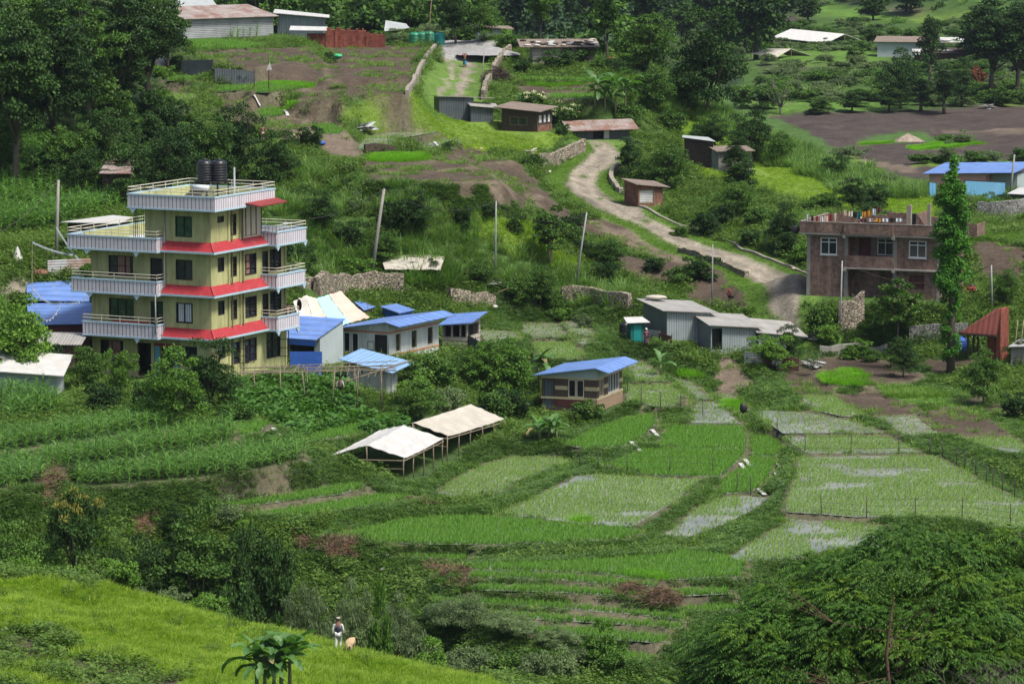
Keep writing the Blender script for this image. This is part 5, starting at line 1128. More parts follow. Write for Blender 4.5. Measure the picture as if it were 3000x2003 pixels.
# ---- big striped tent
def tent():
    b=P(960,1000,305); b.z=G(b.x,b.y); e=empty('tent',b,0,'large tent of cream and pale blue striped cloth behind the white house','tent'); q=cr(800,830,3.915)
    pt=lambda x,y,Y:P(*q([(x,y)])[0],Y)-b
    top=[(375,138,309),(500,172,309),(640,128,312),(785,86,315)]; bot=[(520,560,298),(700,520,299),(890,450,306),(1110,388,309)]
    mats=['tent_cream','tent_blue','tent_pink']
    for i,m_ in enumerate(mats):
        g=MB(); A=pt(*top[i]);B=pt(*top[i+1]);D=pt(*bot[i]);C=pt(*bot[i+1]); sagcloth(g,A,B,C,D,6,16,.35,.03,.02,i); g.build('cloth_panel',m_,e,True)
    g=MB(); sagcloth(g,pt(230,205,309),pt(375,138,309)-Vector((.002,0,0)),pt(520,560,298)-Vector((.002,0,0)),pt(335,480,299),6,14,.3,.03,.02,9); g.build('cloth_panel','tent_white',e,True)
    for x,y,Y in top:
        g=MB(); p=pt(x,y,Y); w=p+b; g.tube([(p.x,p.y,G(w.x,w.y)-b.z-.3),(p.x,p.y,p.z-.03)],.05,6); g.build('pole','bamboo',e,True)
tent()
for i,(qs,lab) in enumerate((([(930,210,316),(1010,200,318),(1175,265,317),(1040,305,314)],'left small blue roof behind the white house'),([(1225,262,316),(1410,230,319),(1625,300,317),(1445,340,314)],'right small blue roof with a dark blue gable behind the white house'))):
    b=P(800+qs[0][0]/3.915,830+qs[0][1]/3.915,qs[0][2]); w=[P(800+x/3.915,830+y/3.915,Y) for x,y,Y in qs]; c=sum(w,Vector())/4; gzz=G(c.x,c.y); e=empty('small_shed',(c.x,c.y,gzz),0,lab,'shed','small blue roofed sheds'); g=MB(); g.slab([p-e.location for p in w],.07); g.build('roof','roof_blue',e)
    g=MB(); ww=[(p-e.location)*.86 for p in w]; g.add([(p.x,p.y,-.5) for p in ww]+[(p.x,p.y,(w[k]-e.location).z-.1) for k,p in enumerate(ww)],[(0,1,5,4),(1,2,6,5),(2,3,7,6),(3,0,4,7)]); g.build('wall','tarp_blue' if i else 'wood_dark',e)
# ---- poles and wires
def pole(a,b,r,mat,label,name='utility_pole',Y=None,arm=False,lamp=False):
    base_=gat(b[0],b[1],Y); top=P(a[0],a[1],base_.y); e=empty(name,base_,0,label,'pole','utility poles on the hillside'); t=top-base_; g=MB(); g.tube([Vector((0,0,-.5)),t*.5,t],[r*1.15,r,r*.8],10); g.build('shaft',mat,e,True)
    if arm: g=MB(); g.bar(t*.93+Vector((-.35,0,0)),t*.93+Vector((.35,0,0)),.06); g.bar(t*.82+Vector((-.3,0,.0)),t*.82+Vector((.12,0,.25)),.05); g.build('crossarm','steel_dark',e)
    if lamp: g=MB(); g.ball(t+Vector((0,0,.05)),.12,8); g.build('lamp','frame_white',e,True)
    return top
vp=lambda x,y:(x/.783,y/.783)
T1=pole(vp(881,433),vp(850,640),.14,'concrete','leaning concrete pole right of the yellow house',arm=True)
T2=pole(vp(1138,461),vp(1136,640),.07,'steel','straight grey metal pole rising over the stone rubble',arm=True)
T3=pole(vp(1346,487),vp(1319,662),.08,'steel','grey metal pole leaning right among the tall grass',arm=True)
T4=pole(vp(1270,515),vp(1262,612),.06,'steel','short metal pole beside the open crowned tree')
T5=pole(vp(134,413),vp(128,607),.13,'concrete','concrete pole standing left of the yellow house',arm=True)
T6=pole(vp(1635,560),vp(1633,706),.06,'steel','thin pole behind the grey sheet sheds')
T7=pole(vp(1932,598),vp(1926,772),.07,'steel','metal pole in front of the tall stone wall')
T8=pole(vp(2274,608),vp(2276,708),.07,'steel','metal pole behind the brick gatehouse')
T9=pole((2972,453),(2958,588),.12,'concrete','concrete pole beside the blue fence',arm=True)
T10=pole((1420,138),(1409,255),.05,'steel','thin pole beside the upper track')
T11=pole((1264,2),(1254,132),.05,'wood','thin pole at the gravel yard',lamp=True)
T12=pole((787,300-140),(788,268),.05,'wood_dark','thin dark stake beside the dark sheet fence','stake')
def wire(a,b,sag,label,r=.018):
    pts=[a.lerp(b,i/16)-Vector((0,0,sag*4*(i/16)*(1-i/16))) for i in range(17)]; g=MB(); g.tube([p-a for p in pts],r,4,False); tag(g.build('power_cable','steel_dark',None,loc=a),label,'cable','overhead cables')
wire(T5,P(-30,690,300),.6,'cable running left from the concrete pole'); wire(T1,P(905,640,291),.5,'cable from the yellow house to the leaning pole'); wire(T1,T2,1.2,'cable between the leaning pole and the straight metal pole'); wire(T2,T3,1.2,'cable sagging between the two metal poles'); wire(T7,P(2340,790,330),.4,'cable from the stone wall pole towards the road'); wire(T7,T8,1.6,'cable passing before the brick house'); wire(T3,T4,.4,'short cable by the open crowned tree')
# prayer flags
fl0=P(94,707,300); b0=gat(92,893,295); g=MB(); g.tube([(0,0,-.3),(fl0-b0)],[.035,.02],6); tag(g.build('flag_pole','bamboo',None,loc=b0),'thin bamboo pole holding strings of pale flags','pole')
def flags(a,b,sag,label):
    g=MB(); n=max(6,int((b-a).length/.36)); pts=[a.lerp(b,i/n)-Vector((0,0,sag*4*(i/n)*(1-i/n))) for i in range(n+1)]; g.tube([p-a for p in pts],.012,4,False)
    for i in range(1,n): p=pts[i]-a; g.box(p.x-.05,p.x+.05,p.y-.004,p.y+.004,p.z-.12,p.z-.01)
    tag(g.build('prayer_flag_string','curtain_white',None,loc=a),label,'prayer flags','strings of pale prayer flags')
hub=P(182,882,290)
flags(fl0,P(215,745,288),.15,'flag string from the bamboo pole to the house corner'); flags(P(93,840,297),hub,.5,'flag string from the lower pole to the blue roof'); flags(hub,P(265,860,287),.35,'flag string lying over the upper blue roof to the right'); flags(hub,P(128,935,288),.5,'flag string hanging from the blue roof to the lower left'); flags(P(165,665,299),P(232,760,287),.1,'flag string from the concrete pole to the yellow house')
# ---- walls along traced foot lines
WALLS=[]
def wallline(pts,h,th,mat,label,name='stone_wall',cat='wall',top=None,jit=.08,group=None,yoff=0):
    w=[ghit(*p) for p in pts]; d=resamp([(p.x,p.y) for p in w],max(3,int(sum((Vector(w[i+1])-Vector(w[i])).length for i in range(len(w)-1))/.7))); V=[];F=[]; b=w[0]; n=len(d)
    for i,(x,y) in enumerate(d):
        t=d[min(i+1,n-1)]-d[max(i-1,0)]; t=t/(np.linalg.norm(t)+1e-9); nx,ny=-t[1]*th/2,t[0]*th/2; z=G(x,y); hh=(h if not hasattr(h,'__len__') else h[0]+(h[1]-h[0])*i/(n-1))+random.uniform(-jit,jit)
        for sx in(-1,1): V.append((x+sx*nx-b.x,y+sx*ny-b.y,z-.6-b.z)); V.append((x+sx*nx*.85-b.x,y+sx*ny*.85-b.y,z+hh-b.z))
    for i in range(n-1): a=4*i; c=a+4; F+=[(a,c,c+1,a+1),(a+2,a+3,c+3,c+2),(a+1,c+1,c+3,a+3)]
    F+=[(0,1,3,2),(4*n-4,4*n-2,4*n-1,4*n-3)]; g=MB(); g.add(V,F); o=g.build(name,mat,None,loc=b); tag(o,label,cat,group,'thing'); return o
wallline(B_([(1368,1172),(1440,1152),(1520,1108),(1600,1068),(1668,1038)]),(1.5,1.1),.5,'stone_wall','dry stone retaining wall at the bend of the road')
wallline(B_([(1914,1158),(1862,1190),(1852,1240),(1885,1295),(1925,1335)]),.55,.45,'concrete_light','curved pale kerb wall on the right of the road bend')
wallline(B_([(2050,1425),(2180,1490),(2330,1560)])+H_([(60,0),(250,82),(420,162),(600,222),(780,288),(950,362),(1100,432),(1172,472)]),.2,.3,'concrete_light','long low pale kerb wall along the upper side of the road',jit=.03)
wallline(H_([(1070,706),(1140,702),(1215,658),(1240,632)]),2.3,.5,'stone_wall','tall stone end wall below the road beside the metal pole')
wallline(H_([(-20,170),(150,222),(330,285),(440,345)]),.5,.5,'stone_wall','low stone edging on the lower side of the road')
wallline(G_([(-170,455),(0,438),(170,432),(330,425),(430,450)]),1.4,.6,'stone_wall','mossy stone terrace wall right of the yellow house',jit=.2)
wallline(G_([(740,500),(900,515),(1050,520)]),.9,.6,'stone_wall','tumbled stone terrace wall below the straight metal pole',jit=.3)
wallline(G_([(1520,470),(1700,490),(1860,525),(1985,565)]),(.9,1.2),.6,'stone_wall','stone terrace wall left of the black tank',jit=.15)
wallline(B_([(452,678),(490,610),(522,548),(575,440),(645,345)]),.7,.4,'concrete_light','pale wall along the left side of the upper track')
wallline(B_([(975,692),(1000,610),(1050,500),(1120,400),(1160,365)]),1.0,.45,'stone_wall','stone wall along the right side of the upper track')
wallline(H_([(1560,775),(1700,760),(1850,752),(1960,748)]),1.1,.4,'stone_grey','grey stone wall left of the brick gatehouse')
wallline(H_([(940,858),(1020,862),(1100,850),(1250,842),(1400,848)]),.6,.4,'concrete','low grey wall above the ploughed plots')
wallline(E_([(2030,1492),(2130,1505),(2240,1510),(2420,1500)]),(1.4,2.0),.5,'stone_grey','long grey stone wall below the blue fence')
wallline(F_([(2010,400),(2150,400)]),.8,.5,'stone_wall','short stone wall touching the right balcony of the yellow house',jit=.2)
wallline(B_([(160,1050),(370,1052)]),.7,.4,'wood_dark','short dark earth edging beside the bright seedbed',name='earth_edging',cat='edging')
# ---- sheet and wire fences
def panel(a,b,h,mat,label,Y=None,name='sheet_fence',frame='steel_dark',lean=0):
    A=gat(*a);B=gat(*b); e=empty(name,A,0,label,'fence','corrugated sheet fences'); d=B-A; g=MB(); L_=d.length; n=max(1,int(L_/1.2))
    ang=math.atan2(d.y,d.x); e.rotation_euler=(0,0,ang); Lh=math.hypot(d.x,d.y); g.add([(0,0,0),(Lh,0,d.z),(Lh,.03,d.z),(0,.03,0),(0,lean,h),(Lh,lean,d.z+h),(Lh,lean+.03,d.z+h),(0,lean+.03,h)],[(3,2,1,0),(4,5,6,7),(0,1,5,4),(1,2,6,5),(2,3,7,6),(3,0,4,7)]); g.build('sheet',mat,e)
    for i in range(n+1): t=i/n; g=MB(); g.tube([(Lh*t,.07,d.z*t-.3),(Lh*t,.07,d.z*t+h+.12)],.035,6); g.build('post',frame,e)
    return e
q4=cr(1800,830,3.915)
panel(*q4([(1490,920),(1702,945)]),.95,'sheet_white_h','white corrugated fence panel under the grey sheds'); panel(*q4([(1706,950),(1806,975)]),1.05,'sheet_rust_h','dark rust red fence panel left of the bright white panel'); panel(*q4([(1806,978),(1922,962)]),1.05,'sheet_white_h','bright white corrugated panel tilted between two rusty ones'); panel(*q4([(1920,965),(2108,1008)]),1.0,'sheet_rust_h','rightmost rusty corrugated fence panel with a yellowed post'); panel(*q4([(375,640),(520,655)]),.8,'sheet_white_h','white corrugated panel left of the taller grey shed'); panel(*q4([(510,655),(650,690)]),.6,'sheet_rust_h','slumped rusty panel at the corner of the taller grey shed'); panel(*q4([(1115,795),(1225,795)]),.85,'sheet_white_h','rust stained panel closing the gap between the grey sheds')
panel(*A_([(1245,525),(1462,520)]),2.0/1.3,'sheet_dark','brown grey sheet fence panel among the upper plots'); panel(*A_([(1475,575),(1750,592)]),1.5,'sheet_dark','dark blue grey sheet fence sagging across the upper plots'); panel(*A_([(1065,500),(1180,475)]),1.6,'sheet_white_h','pale leaning sheet fence beside the dark trees')
panel((140,808),(266,800),1.15,'sheet_white_h','white slatted sheet fence behind the yellow house terrace'); panel((2828,594),(2944,592),2.1,'sheet_blue','bright blue sheet fence in front of the pink building'); panel((2722,578),(2742,580),1.4,'sheet_blue','short blue fence piece left of the poplar top')
panel(*cr(800,830,3.915)([(800,1190),(1150,1225)]),.85,'sheet_rust_h','low dark corrugated fence before the whitewashed outhouse'); panel(*G_([(870,850),(965,905)]),1.3,'sheet_dark','dark corrugated fence right of the bamboo lean-to')
def postrow(pts,label,group,h=1.25,mat='steel_dark',wires=3,r=.03):
    W=[gat(*p) for p in pts]; e=empty('wire_fence',W[0],0,label,'fence',group)
    for i,p in enumerate(W): g=MB(); q=p-W[0]; g.tube([q-Vector((0,0,.3)),q+Vector((random.uniform(-.05,.05),0,h*random.uniform(.9,1.1)))],r,6); g.build('post',mat,e,True)
    g=MB()
    for k in range(wires):
        for i in range(len(W)-1): g.tube([W[i]-W[0]+Vector((0,0,h*(k+1)/(wires+.3))),W[i+1]-W[0]+Vector((0,0,h*(k+1)/(wires+.3)))],.008,4,False)
    g.build('wire','steel_dark',e)
postrow(K_([(955,397),(1265,425),(1600,420),(1922,425),(2255,470)]),'thin wire fence along the near edge of the widest paddy','wire fences between the paddies')
postrow(H_([(650,1420),(840,1548),(1155,1552),(1487,1552),(1697,1560)]),'wire fence along the upper edge of the widest paddy','wire fences between the paddies')
postrow(K_([(1700,-10),(1790,10),(1885,62),(1940,88),(2018,132),(2090,182),(2135,212),(2200,252),(2285,292),(2420,350)]),'wire fence with many posts running down the right side of the widest paddy','wire fences between the paddies',wires=5)
postrow(J_([(1640,90),(1765,95),(1965,120),(2258,120),(2559,125)]),'wire fence behind the pale flooded paddy','wire fences between the paddies')
postrow(K_([(372,250),(467,265)]),'two posts in the small middle paddy','wire fences between the paddies')
postrow(V_([(1440,900),(1470,925),(1515,935),(1560,945),(1612,955)]),'short wire fence right of the striped house','wire fences between the paddies',wires=4)
postrow(A_([(1135,600),(1262,590),(1460,635),(1750,600)]),'wire fence in front of the dark sheet fences','wire fences between the paddies')
# ---- pale spillway strips laid down the banks
def strip(a,b,w,label,mat='tarp_white'):
    A=gat(*a);B=gat(*b); g=MB(); d=(B-A); n=4; s=Vector((d.y,-d.x,0)); s=(s.normalized() if s.length>.01 else Vector((1,0,0)))*w/2; s=Vector((w/2,0,0)) if abs(s.x)<w*.2 else s; V=[];F=[]
    for i in range(n+1):
        p=A.lerp(B,i/n); p.z=max(p.z,G(p.x,p.y))+.14; q=p-A; V+=[q-s,q+s,q+s-Vector((0,0,.04)),q-s-Vector((0,0,.04))]
    for i in range(n): a_=4*i; F+=[(a_,a_+1,a_+5,a_+4),(a_+1,a_+2,a_+6,a_+5),(a_+2,a_+3,a_+7,a_+6),(a_+3,a_,a_+4,a_+7)]
    g.add(V,F+[(3,2,1,0),(4*n,4*n+1,4*n+2,4*n+3)]); o=g.build('spillway_strip',mat,None,loc=A); tag(o,label,'plastic strip','pale strips on the terrace banks')
for (a,b),l in zip([K_([(425,30),(475,85)]),K_([(395,60),(430,105)]),K_([(640,125),(695,205)]),K_([(655,62),(685,95)]),K_([(520,235),(565,275)]),G_([(2135,1395),(2175,1440)]),G_([(1990,1480),(2060,1545)]),F_([(1875,1385),(1940,1460)]),A_([(1735,670),(1790,730)]),A_([(1945,760),(1980,805)]),B_([(405,980),(430,1015)]),B_([(640,985),(680,1030)])],
   ['right of two pale strips on the bank left of the widest paddy','left of two pale strips on the bank left of the widest paddy','longest pale strip on the bank beside the widest paddy','small pale strip at the upper end of the bank beside the widest paddy','lowest pale strip on the bank beside the widest paddy','pale strip on the bank between two bright paddies','bent pale strip at the corner of the upper left paddy','pale strip on the bank above the long corn rows','dark edged pale strip among the upper terraces','pale strip below the small bright seedbed','yellowish strip left on the curved terraces','pale strip right on the curved terraces']): strip(a,b,.28,l)
# ---- heaps
def heap(px,py,rx,h,mat,label,name='gravel_heap',cat='heap',ry=None,Y=None,n=26):
    p=gat(px,py,Y); g=MB(); ry=ry or rx; V=[];F=[]; m=7; se=random.random()*9
    for k in range(m+1):
        t=k/m
        for i in range(n):
            a=2*PI*i/n; j=1+.14*math.sin(a*3+se)+.08*math.sin(a*7+se*2)+random.uniform(-.04,.04); r_=(1-t)*j+.02; V.append((rx*r_*math.cos(a),ry*r_*math.sin(a),h*(t**.8)*(1+random.uniform(-.04,.04))-.25))
    for k in range(m):
        for i in range(n): F.append((k*n+i,k*n+(i+1)%n,(k+1)*n+(i+1)%n,(k+1)*n+i))
    F.append(tuple(m*n+i for i in range(n))); g.add(V,F); return tag(g.build(name,mat,None,True,p),label,cat)
heap(1178,112,1.9,1.5,'grey_gravel','left cone of grey gravel before the green tanks'); heap(1222,113,2.2,1.5,'grey_gravel','right cone of grey gravel before the green tanks'); heap(1432,150,3.4,.8,'grey_gravel','wide grey gravel heap on the right of the yard',ry=5); heap(2660,385,2.4,1.3,'rubble','grass and earth mound in the dark ploughed fields',name='earth_mound',Y=560)
heap(2660,372,.9,.8,'grey_gravel','round grey boulder on the mound in the dark fields',name='boulder',cat='boulder',Y=562)
def twigheap(px,py,r,h,mat,label,name,n=700,Y=None,w=.03):
    p=gat(px,py,Y); V,F=[],[]
    C=unit(n)*np.c_[rnd(n,.2,1),rnd(n,.2,1),rnd(n,.2,1)]**.5; C[:,2]=np.abs(C[:,2]); C=C*np.array([r,r,h]); D=unit(n); D[:,2]*=.5; D-=C*np.array([0,0,.3]); V,F=leafquads(C,D,unit(n),r*rnd(n,.3,.8),np.full(n,w),.2)
    c2=npmesh(name,V,F,[mat]); o=addmesh(name,c2,None,p); g=MB(); tag(o,label,'heap'); return o
twigheap(1847,1740,1.0,.8,'dry_stalk','left heap of brown straw on the lower terraces','straw_heap'); twigheap(1938,1760,1.25,.9,'dry_stalk','right, larger heap of brown straw on the lower terraces','straw_heap',1000); twigheap(1455,240,1.5,1.7,'wood_dark','round dark bundle of brushwood beside the upper track','brushwood_heap',1500,w=.05)
# ---- brick stack, tanks, yard things
def brickstack():
    b=gat(955,96,452); e=empty('brick_stack',b,0,'long ragged stack of red bricks at the head of the track','bricks'); k=452/FPX; g=MB(); x=0; prof=[(0,1.75),(1.0,2.1),(2.2,2.0),(3.2,1.75),(3.9,2.0),(4.4,1.6),(5.2,1.45),(5.9,1.5),(6.5,1.0)]
    for (xa,ha),(xb,hb_) in zip(prof[:-1],prof[1:]): g.box(xa,xb-.002,-random.uniform(.45,.6),.5,-.3,max(ha,hb_)-.1); g.box(xa+.1,(xa+xb)/2,-.4,.4,max(ha,hb_)-.099,max(ha,hb_)+.12)
    g.build('bricks','brick_red',e); b2=gat(900,103,452); e=empty('brick_stack',b2,0,'lower brick stack under the pale awning','bricks'); g=MB(); g.box(0,2.0,-.4,.5,-.3,1.3); g.build('bricks','brick_red',e); g=MB(); g.slab([(-1.9,-1.2,1.75),(2.2,-1.2,1.7),(2.2,1.2,2.0),(-1.9,1.2,2.1)],.05); g.build('awning','tarp_white',e)
brickstack()
for px,lab,m_,r in((1215,'leftmost green tank at the yard','green_plastic',.66),(1236,'second green tank at the yard, beside the leftmost','green_plastic',.62),(1257,'third green tank at the yard','green_plastic',.6),(1288,'teal tank right of the green ones','teal_plastic',.6)):
    tank(gat(px,105 if m_[0]=='g' else 112,457 if m_[0]=='g' else 449),r,1.35 if m_[0]=='g' else 1.45,m_,lab,'tanks at the gravel yard')
p=gat(1300,117,450); e=empty('wooden_table',p,0,'rough wooden table beside the teal tank','table'); g=MB(); g.box(-.2,1.5,-.4,.4,.78,.84); g.build('table_top','wood',e)
for x in(-.1,1.4):
    for y in(-.33,.33): g=MB(); g.bar((x,y,-.2),(x,y,.779),.08); g.build('leg','wood',e)
tank(gat(1831,1005,322),.45,1.2,'black_plastic','black water tank left of the green booth')
tank(gat(2812,1052,317),.6,1.2,'tarp_blue','navy blue drum beside the brick gatehouse')
p=gat(2707,548,441); e=empty('tank_tower',p,0,'thin steel tower carrying the green tank in the valley','tower'); 
for x in(-.6,.6):
    for y in(-.6,.6): g=MB(); g.bar((x,y,-.3),(x,y,1.95),.07); g.build('leg','steel_dark',e)
g=MB(); g.box(-.7,.7,-.7,.7,1.951,2.0); 
for zz in(.6,1.3): g.bar((-.6,-.6,zz),(.6,-.6,zz),.04); g.bar((-.6,-.6,zz-.5),(.6,-.6,zz),.03)
g.build('platform','steel_dark',e); tank(p+Vector((0,0,2.01)),.5,1.25,'green_plastic','green tank on the thin steel tower')
# green booth
p=gat(1862,1000,320); e=empty('booth',p,R(15),'small green booth with a tilted pale sheet roof','booth'); g=MB(); g.box(-.55,.55,-.5,.5,-.5,1.55); g.build('wall','teal_dark',e); g=MB(); g.slab([(-.95,-.8,1.62),(.95,-.8,1.62),(.75,.7,1.9),(-.8,.7,1.9)],.04); g.build('roof','tarp_white',e); g=MB(); g.box(-.3,.3,-.53,-.501,0,1.4); g.build('door','teal_plastic',e)
dish(gat(2109,925,322)+Vector((0,0,.9)),.45,'black satellite dish behind the grey sheds')
g=MB(); g.ball((0,0,0),.9,14,(1,.5,.22),.3); tag(g.build('cloth_heap','tarp_cream',None,True,P(1921,871,325)),'crumpled pale sheet lying at the back of the taller grey shed','sheet')
# pale tarpaulin behind the reeds
tb=ghit(1205,795).y; b=P(1215,795,tb); b.z=G(b.x,b.y); e=empty('tarpaulin_cover',b,0,'pale tarpaulin hump half hidden by reeds','tarpaulin'); g=MB()
q5=lambda x,y,Y:P(1000+x/2.347,668+y/2.347,Y)-b
sagcloth(g,q5(285,240,tb-1),q5(700,230,tb-1),q5(720,185,tb+4),q5(430,165,tb+4),12,8,-.3,.03,.03,4); sagcloth(g,q5(300,285,tb-1.5),q5(680,285,tb-1.5),q5(700,230,tb-1),q5(285,240,tb-1),12,3,0,.03,.03,5); g.build('cover','tarp_cream',e,True)
# sheet roof behind the left roof terrace, patched roof in the corn
def roofonly(qs,label,mat,wall='wood_dark',name='shed'):
    w=[P(*q) for q in qs]; c=sum(w,Vector())/len(w); gzz=G(c.x,c.y); e=empty(name,(c.x,c.y,gzz),0,label,'shed'); g=MB(); g.slab([p-e.location for p in w],.06); g.build('roof',mat,e); g=MB(); ww=[(p-e.location) for p in w]; n=len(w)
    g.add([(p.x*.85,p.y*.85,min(-.5,p.z-2.5)) for p in ww]+[(p.x*.85,p.y*.85,p.z-.08) for p in ww],[(i,(i+1)%n,(i+1)%n+n,i+n) for i in range(n)]); g.build('wall',wall,e); return e
roofonly([(178,650,309),(345,655,306),(390,636,316),(330,630,318)],'flat pale sheet roof behind the left roof terrace','tarp_white')
e=roofonly([(290,508,332),(385,508,331),(400,470,341),(315,462,343)],'rusty patched roof weighed down with planks in the corn','roof_rust')
for i in range(14): 
    g=MB(); g.box(-.5,.5,-.1,.1,0,.06); o=g.build('plank',random.choice(['wood_pale','plank','wood_dark']),e,loc=(random.uniform(-1.2,1.2),random.uniform(-4,4),0)); o.location.z=(P(340,488,337).z-e.location.z)+o.location.y*.055*1.15+.12; o.rotation_euler=(0,0,random.uniform(-.2,.2))
roofonly([(1998,402,388),(2098,415,386),(2075,402,393),(2000,396,393)],'open sided shed with a pale edged dark roof left of the laundry hut','tarp_grey')
roofonly([(2950,567,436),(3040,572,434),(3040,545,442),(2985,550,442)],'white edged roof at the right edge beside the blue fence','tarp_white','wood_dark')
roofonly([(2954,1014,311),(3040,1012,311),(3040,985,317),(2990,990,317)],'pale slanted roof at the right edge behind bamboo poles','tarp_grey','concrete')
roofonly([(500,22,462),(640,22,462),(600,-30,475),(490,-25,475)],'grey shed with a broken roof at the top edge','tarp_grey','sheet_grey')
roofonly([(800,38,458),(965,52,456),(965,44,463),(805,27,466)],'low dark edged pale roof right of the long rusty shed','tarp_white','sheet_grey')
roofonly([(1125,92,470),(1200,82,470),(1190,70,478),(1130,60,478)],'pale lean roof behind the gravel cones','tarp_grey','wood_dark')
# greenhouses and far huts in the valley
def greenhouse(front,ridge,label,mat,Y0,Y1,h,wall=True):
    # front: left,right eave pixels ; ridge left,right ; right far eave
    FL,FR=P(*front[0],Y0),P(*front[1],Y0); RL,RR=P(*ridge[0],Y0+7),P(*ridge[1],Y0+7); BR=P(*ridge[2],Y1); BL=RL+(BR-RR); b=(FL+FR)/2; b.z=G(b.x,b.y); e=empty('greenhouse',b,0,label,'greenhouse'); g=MB(); g.slab([p-b for p in(FL,FR,RR,RL)],.08); g.slab([p-b for p in(RL,RR+Vector((.01,0,0)),BR,BL)],.08); g.build('plastic_roof',mat,e)
    g=MB(); w=[FL,FR,BR,BL]; zz=min(G(p.x,p.y) for p in w)-b.z-.5
    if wall: g.add([((p-b).x*.96,(p-b).y*.96,zz) for p in w]+[((p-b).x*.96,(p-b).y*.96,(p-b).z-.5) for p in w],[(0,1,5,4),(1,2,6,5),(2,3,7,6),(3,0,4,7)]); g.build('wall','wood_dark',e)
    for p in (FL,FR,RR,BR,FL.lerp(FR,.33),FL.lerp(FR,.66)): g=MB(); q=p-b; g.tube([(q.x,q.y,zz),(q.x,q.y,q.z)],.08,5); g.build('post','wood',e)
greenhouse([(2262,109),(2420,127)],[(2317,85),(2475,100),(2545,126)],'large white roofed greenhouse across the valley','tarp_white',775,790,2)
greenhouse([(2200,157),(2278,167)],[(2248,143),(2318,143),(2378,163)],'smaller cream roofed greenhouse below the large white one','tarp_cream',700,712,2,False)
e,H=hut('hutfar','pale hut with a flat brown roof across the valley','hut','hut',h=2.6,hb=3.2,walls='wall_grey_blue',roof='roof_brown',oh=(.6,2.5,.5,.3))
FAR=[(2585,120,60,22,'dark shack left end of the far row','wood_dark','tarp_grey'),(2665,112,50,18,'grey shack with brownish sacks on its roof in the far row','concrete','tarp_cream'),(2762,138,90,26,'grey walled shack under bright sacks in the far row','concrete','tarp_white'),(2860,128,50,20,'small shack with a white roof behind dark trees in the far row','wood_dark','tarp_white'),(2685,196,50,20,'low hut with a white sheet roof among the narrow dark trees','wood_dark','tarp_white'),(2735,172,120,22,'long dark shack below the grey walled one','wood_dark','wood_dark'),(2955,90,40,12,'small white roof in the far right trees','wood_dark','tarp_white')]
for px,py,wp,hp,lab,wm_,rm in FAR:
    Y=690 if py>160 else 730; p=gat(px,py,Y); k=Y/FPX; e=empty('far_shack',p,0,lab,'shack','row of shacks across the valley'); w_,h_=wp*k,hp*k; g=MB(); g.box(0,w_,0,4,-.8,h_); g.build('wall',wm_,e); g=MB(); g.slab([(-.4,-.5,h_+.05),(w_+.4,-.5,h_+.05),(w_+.4,4.3,h_+.7),(-.4,4.3,h_+.7)],.08); g.build('roof',rm,e)
    for i in range(4): 
        g=MB(); g.ball((0,0,0),.6,8,(1.6,.8,.35),.3); g.build('sack',rm if i%2 else 'tarp_white' if rm!='wood_dark' else 'tarp_grey',e,True,(random.uniform(0,w_),random.uniform(0,3),h_+.35))
# bamboo trellis beside the yellow house
b=gat(860,1105,284); e=empty('bamboo_trellis',b,0,'rickety bamboo trellis carrying vines right of the yellow house','trellis'); r0=random.Random(4)
for i in range(6):
    for j in range(2): g=MB(); x=-2.6+i*1.75; y=-.5+j*2.4; g.tube([(x,y,-.6),(x+r0.uniform(-.3,.3),y,2.15)],.045,6); g.build('post','bamboo',e,True)
g=MB()
for i in range(22): x=-3.4+i*.48; z=1.95+r0.uniform(-.12,.2); g.tube([(x,-1.0,z-.1),(x+r0.uniform(-.5,.7),3.0,z+.15)],.025,5)
for i in range(7): y=-.9+i*.62; z=2.02+r0.uniform(-.1,.12); g.tube([(-3.8,y,z),(7.2,y+r0.uniform(-.8,.8),z+r0.uniform(0,.5))],.03,5)
g.tube([(3.6,-.8,1.4),(8.3,-.6,2.9)],.06,6); g.build('crossbars','bamboo',e)
g=MB(); g.box(0,2.3,0,.04,-.3,1.6); tag(g.build('blue_sheet','tarp_blue',None,loc=gat(850,1085,292)),'dark blue sheet hanging below the trellis','sheet')
# white culvert pipe, boulders and rubble by the left road
p=gat(182,835,300); g=MB(); g.tube([(-.6,0,.5),(.9,-.2,.35)],[.42,.42],18); tag(g.build('concrete_pipe','concrete_light',None,True,p),'large pale concrete pipe lying left of the yellow house','pipe')
p=gat(115,812,303); g=MB(); g.ball((0,0,.2),.5,10,(1.5,1,.7),.25); tag(g.build('earth_lump','brick_hut',None,True,p),'reddish lump beside the left road','lump')
p=gat(52,790,305); g=MB(); g.lathe([(.45,-.1),(.4,.2),(.25,.55),(.12,.9),(.03,1.1)],n=7); tag(g.build('plastic_bag','tarp_white',None,True,p),'crumpled white bag standing in the left field','bag')
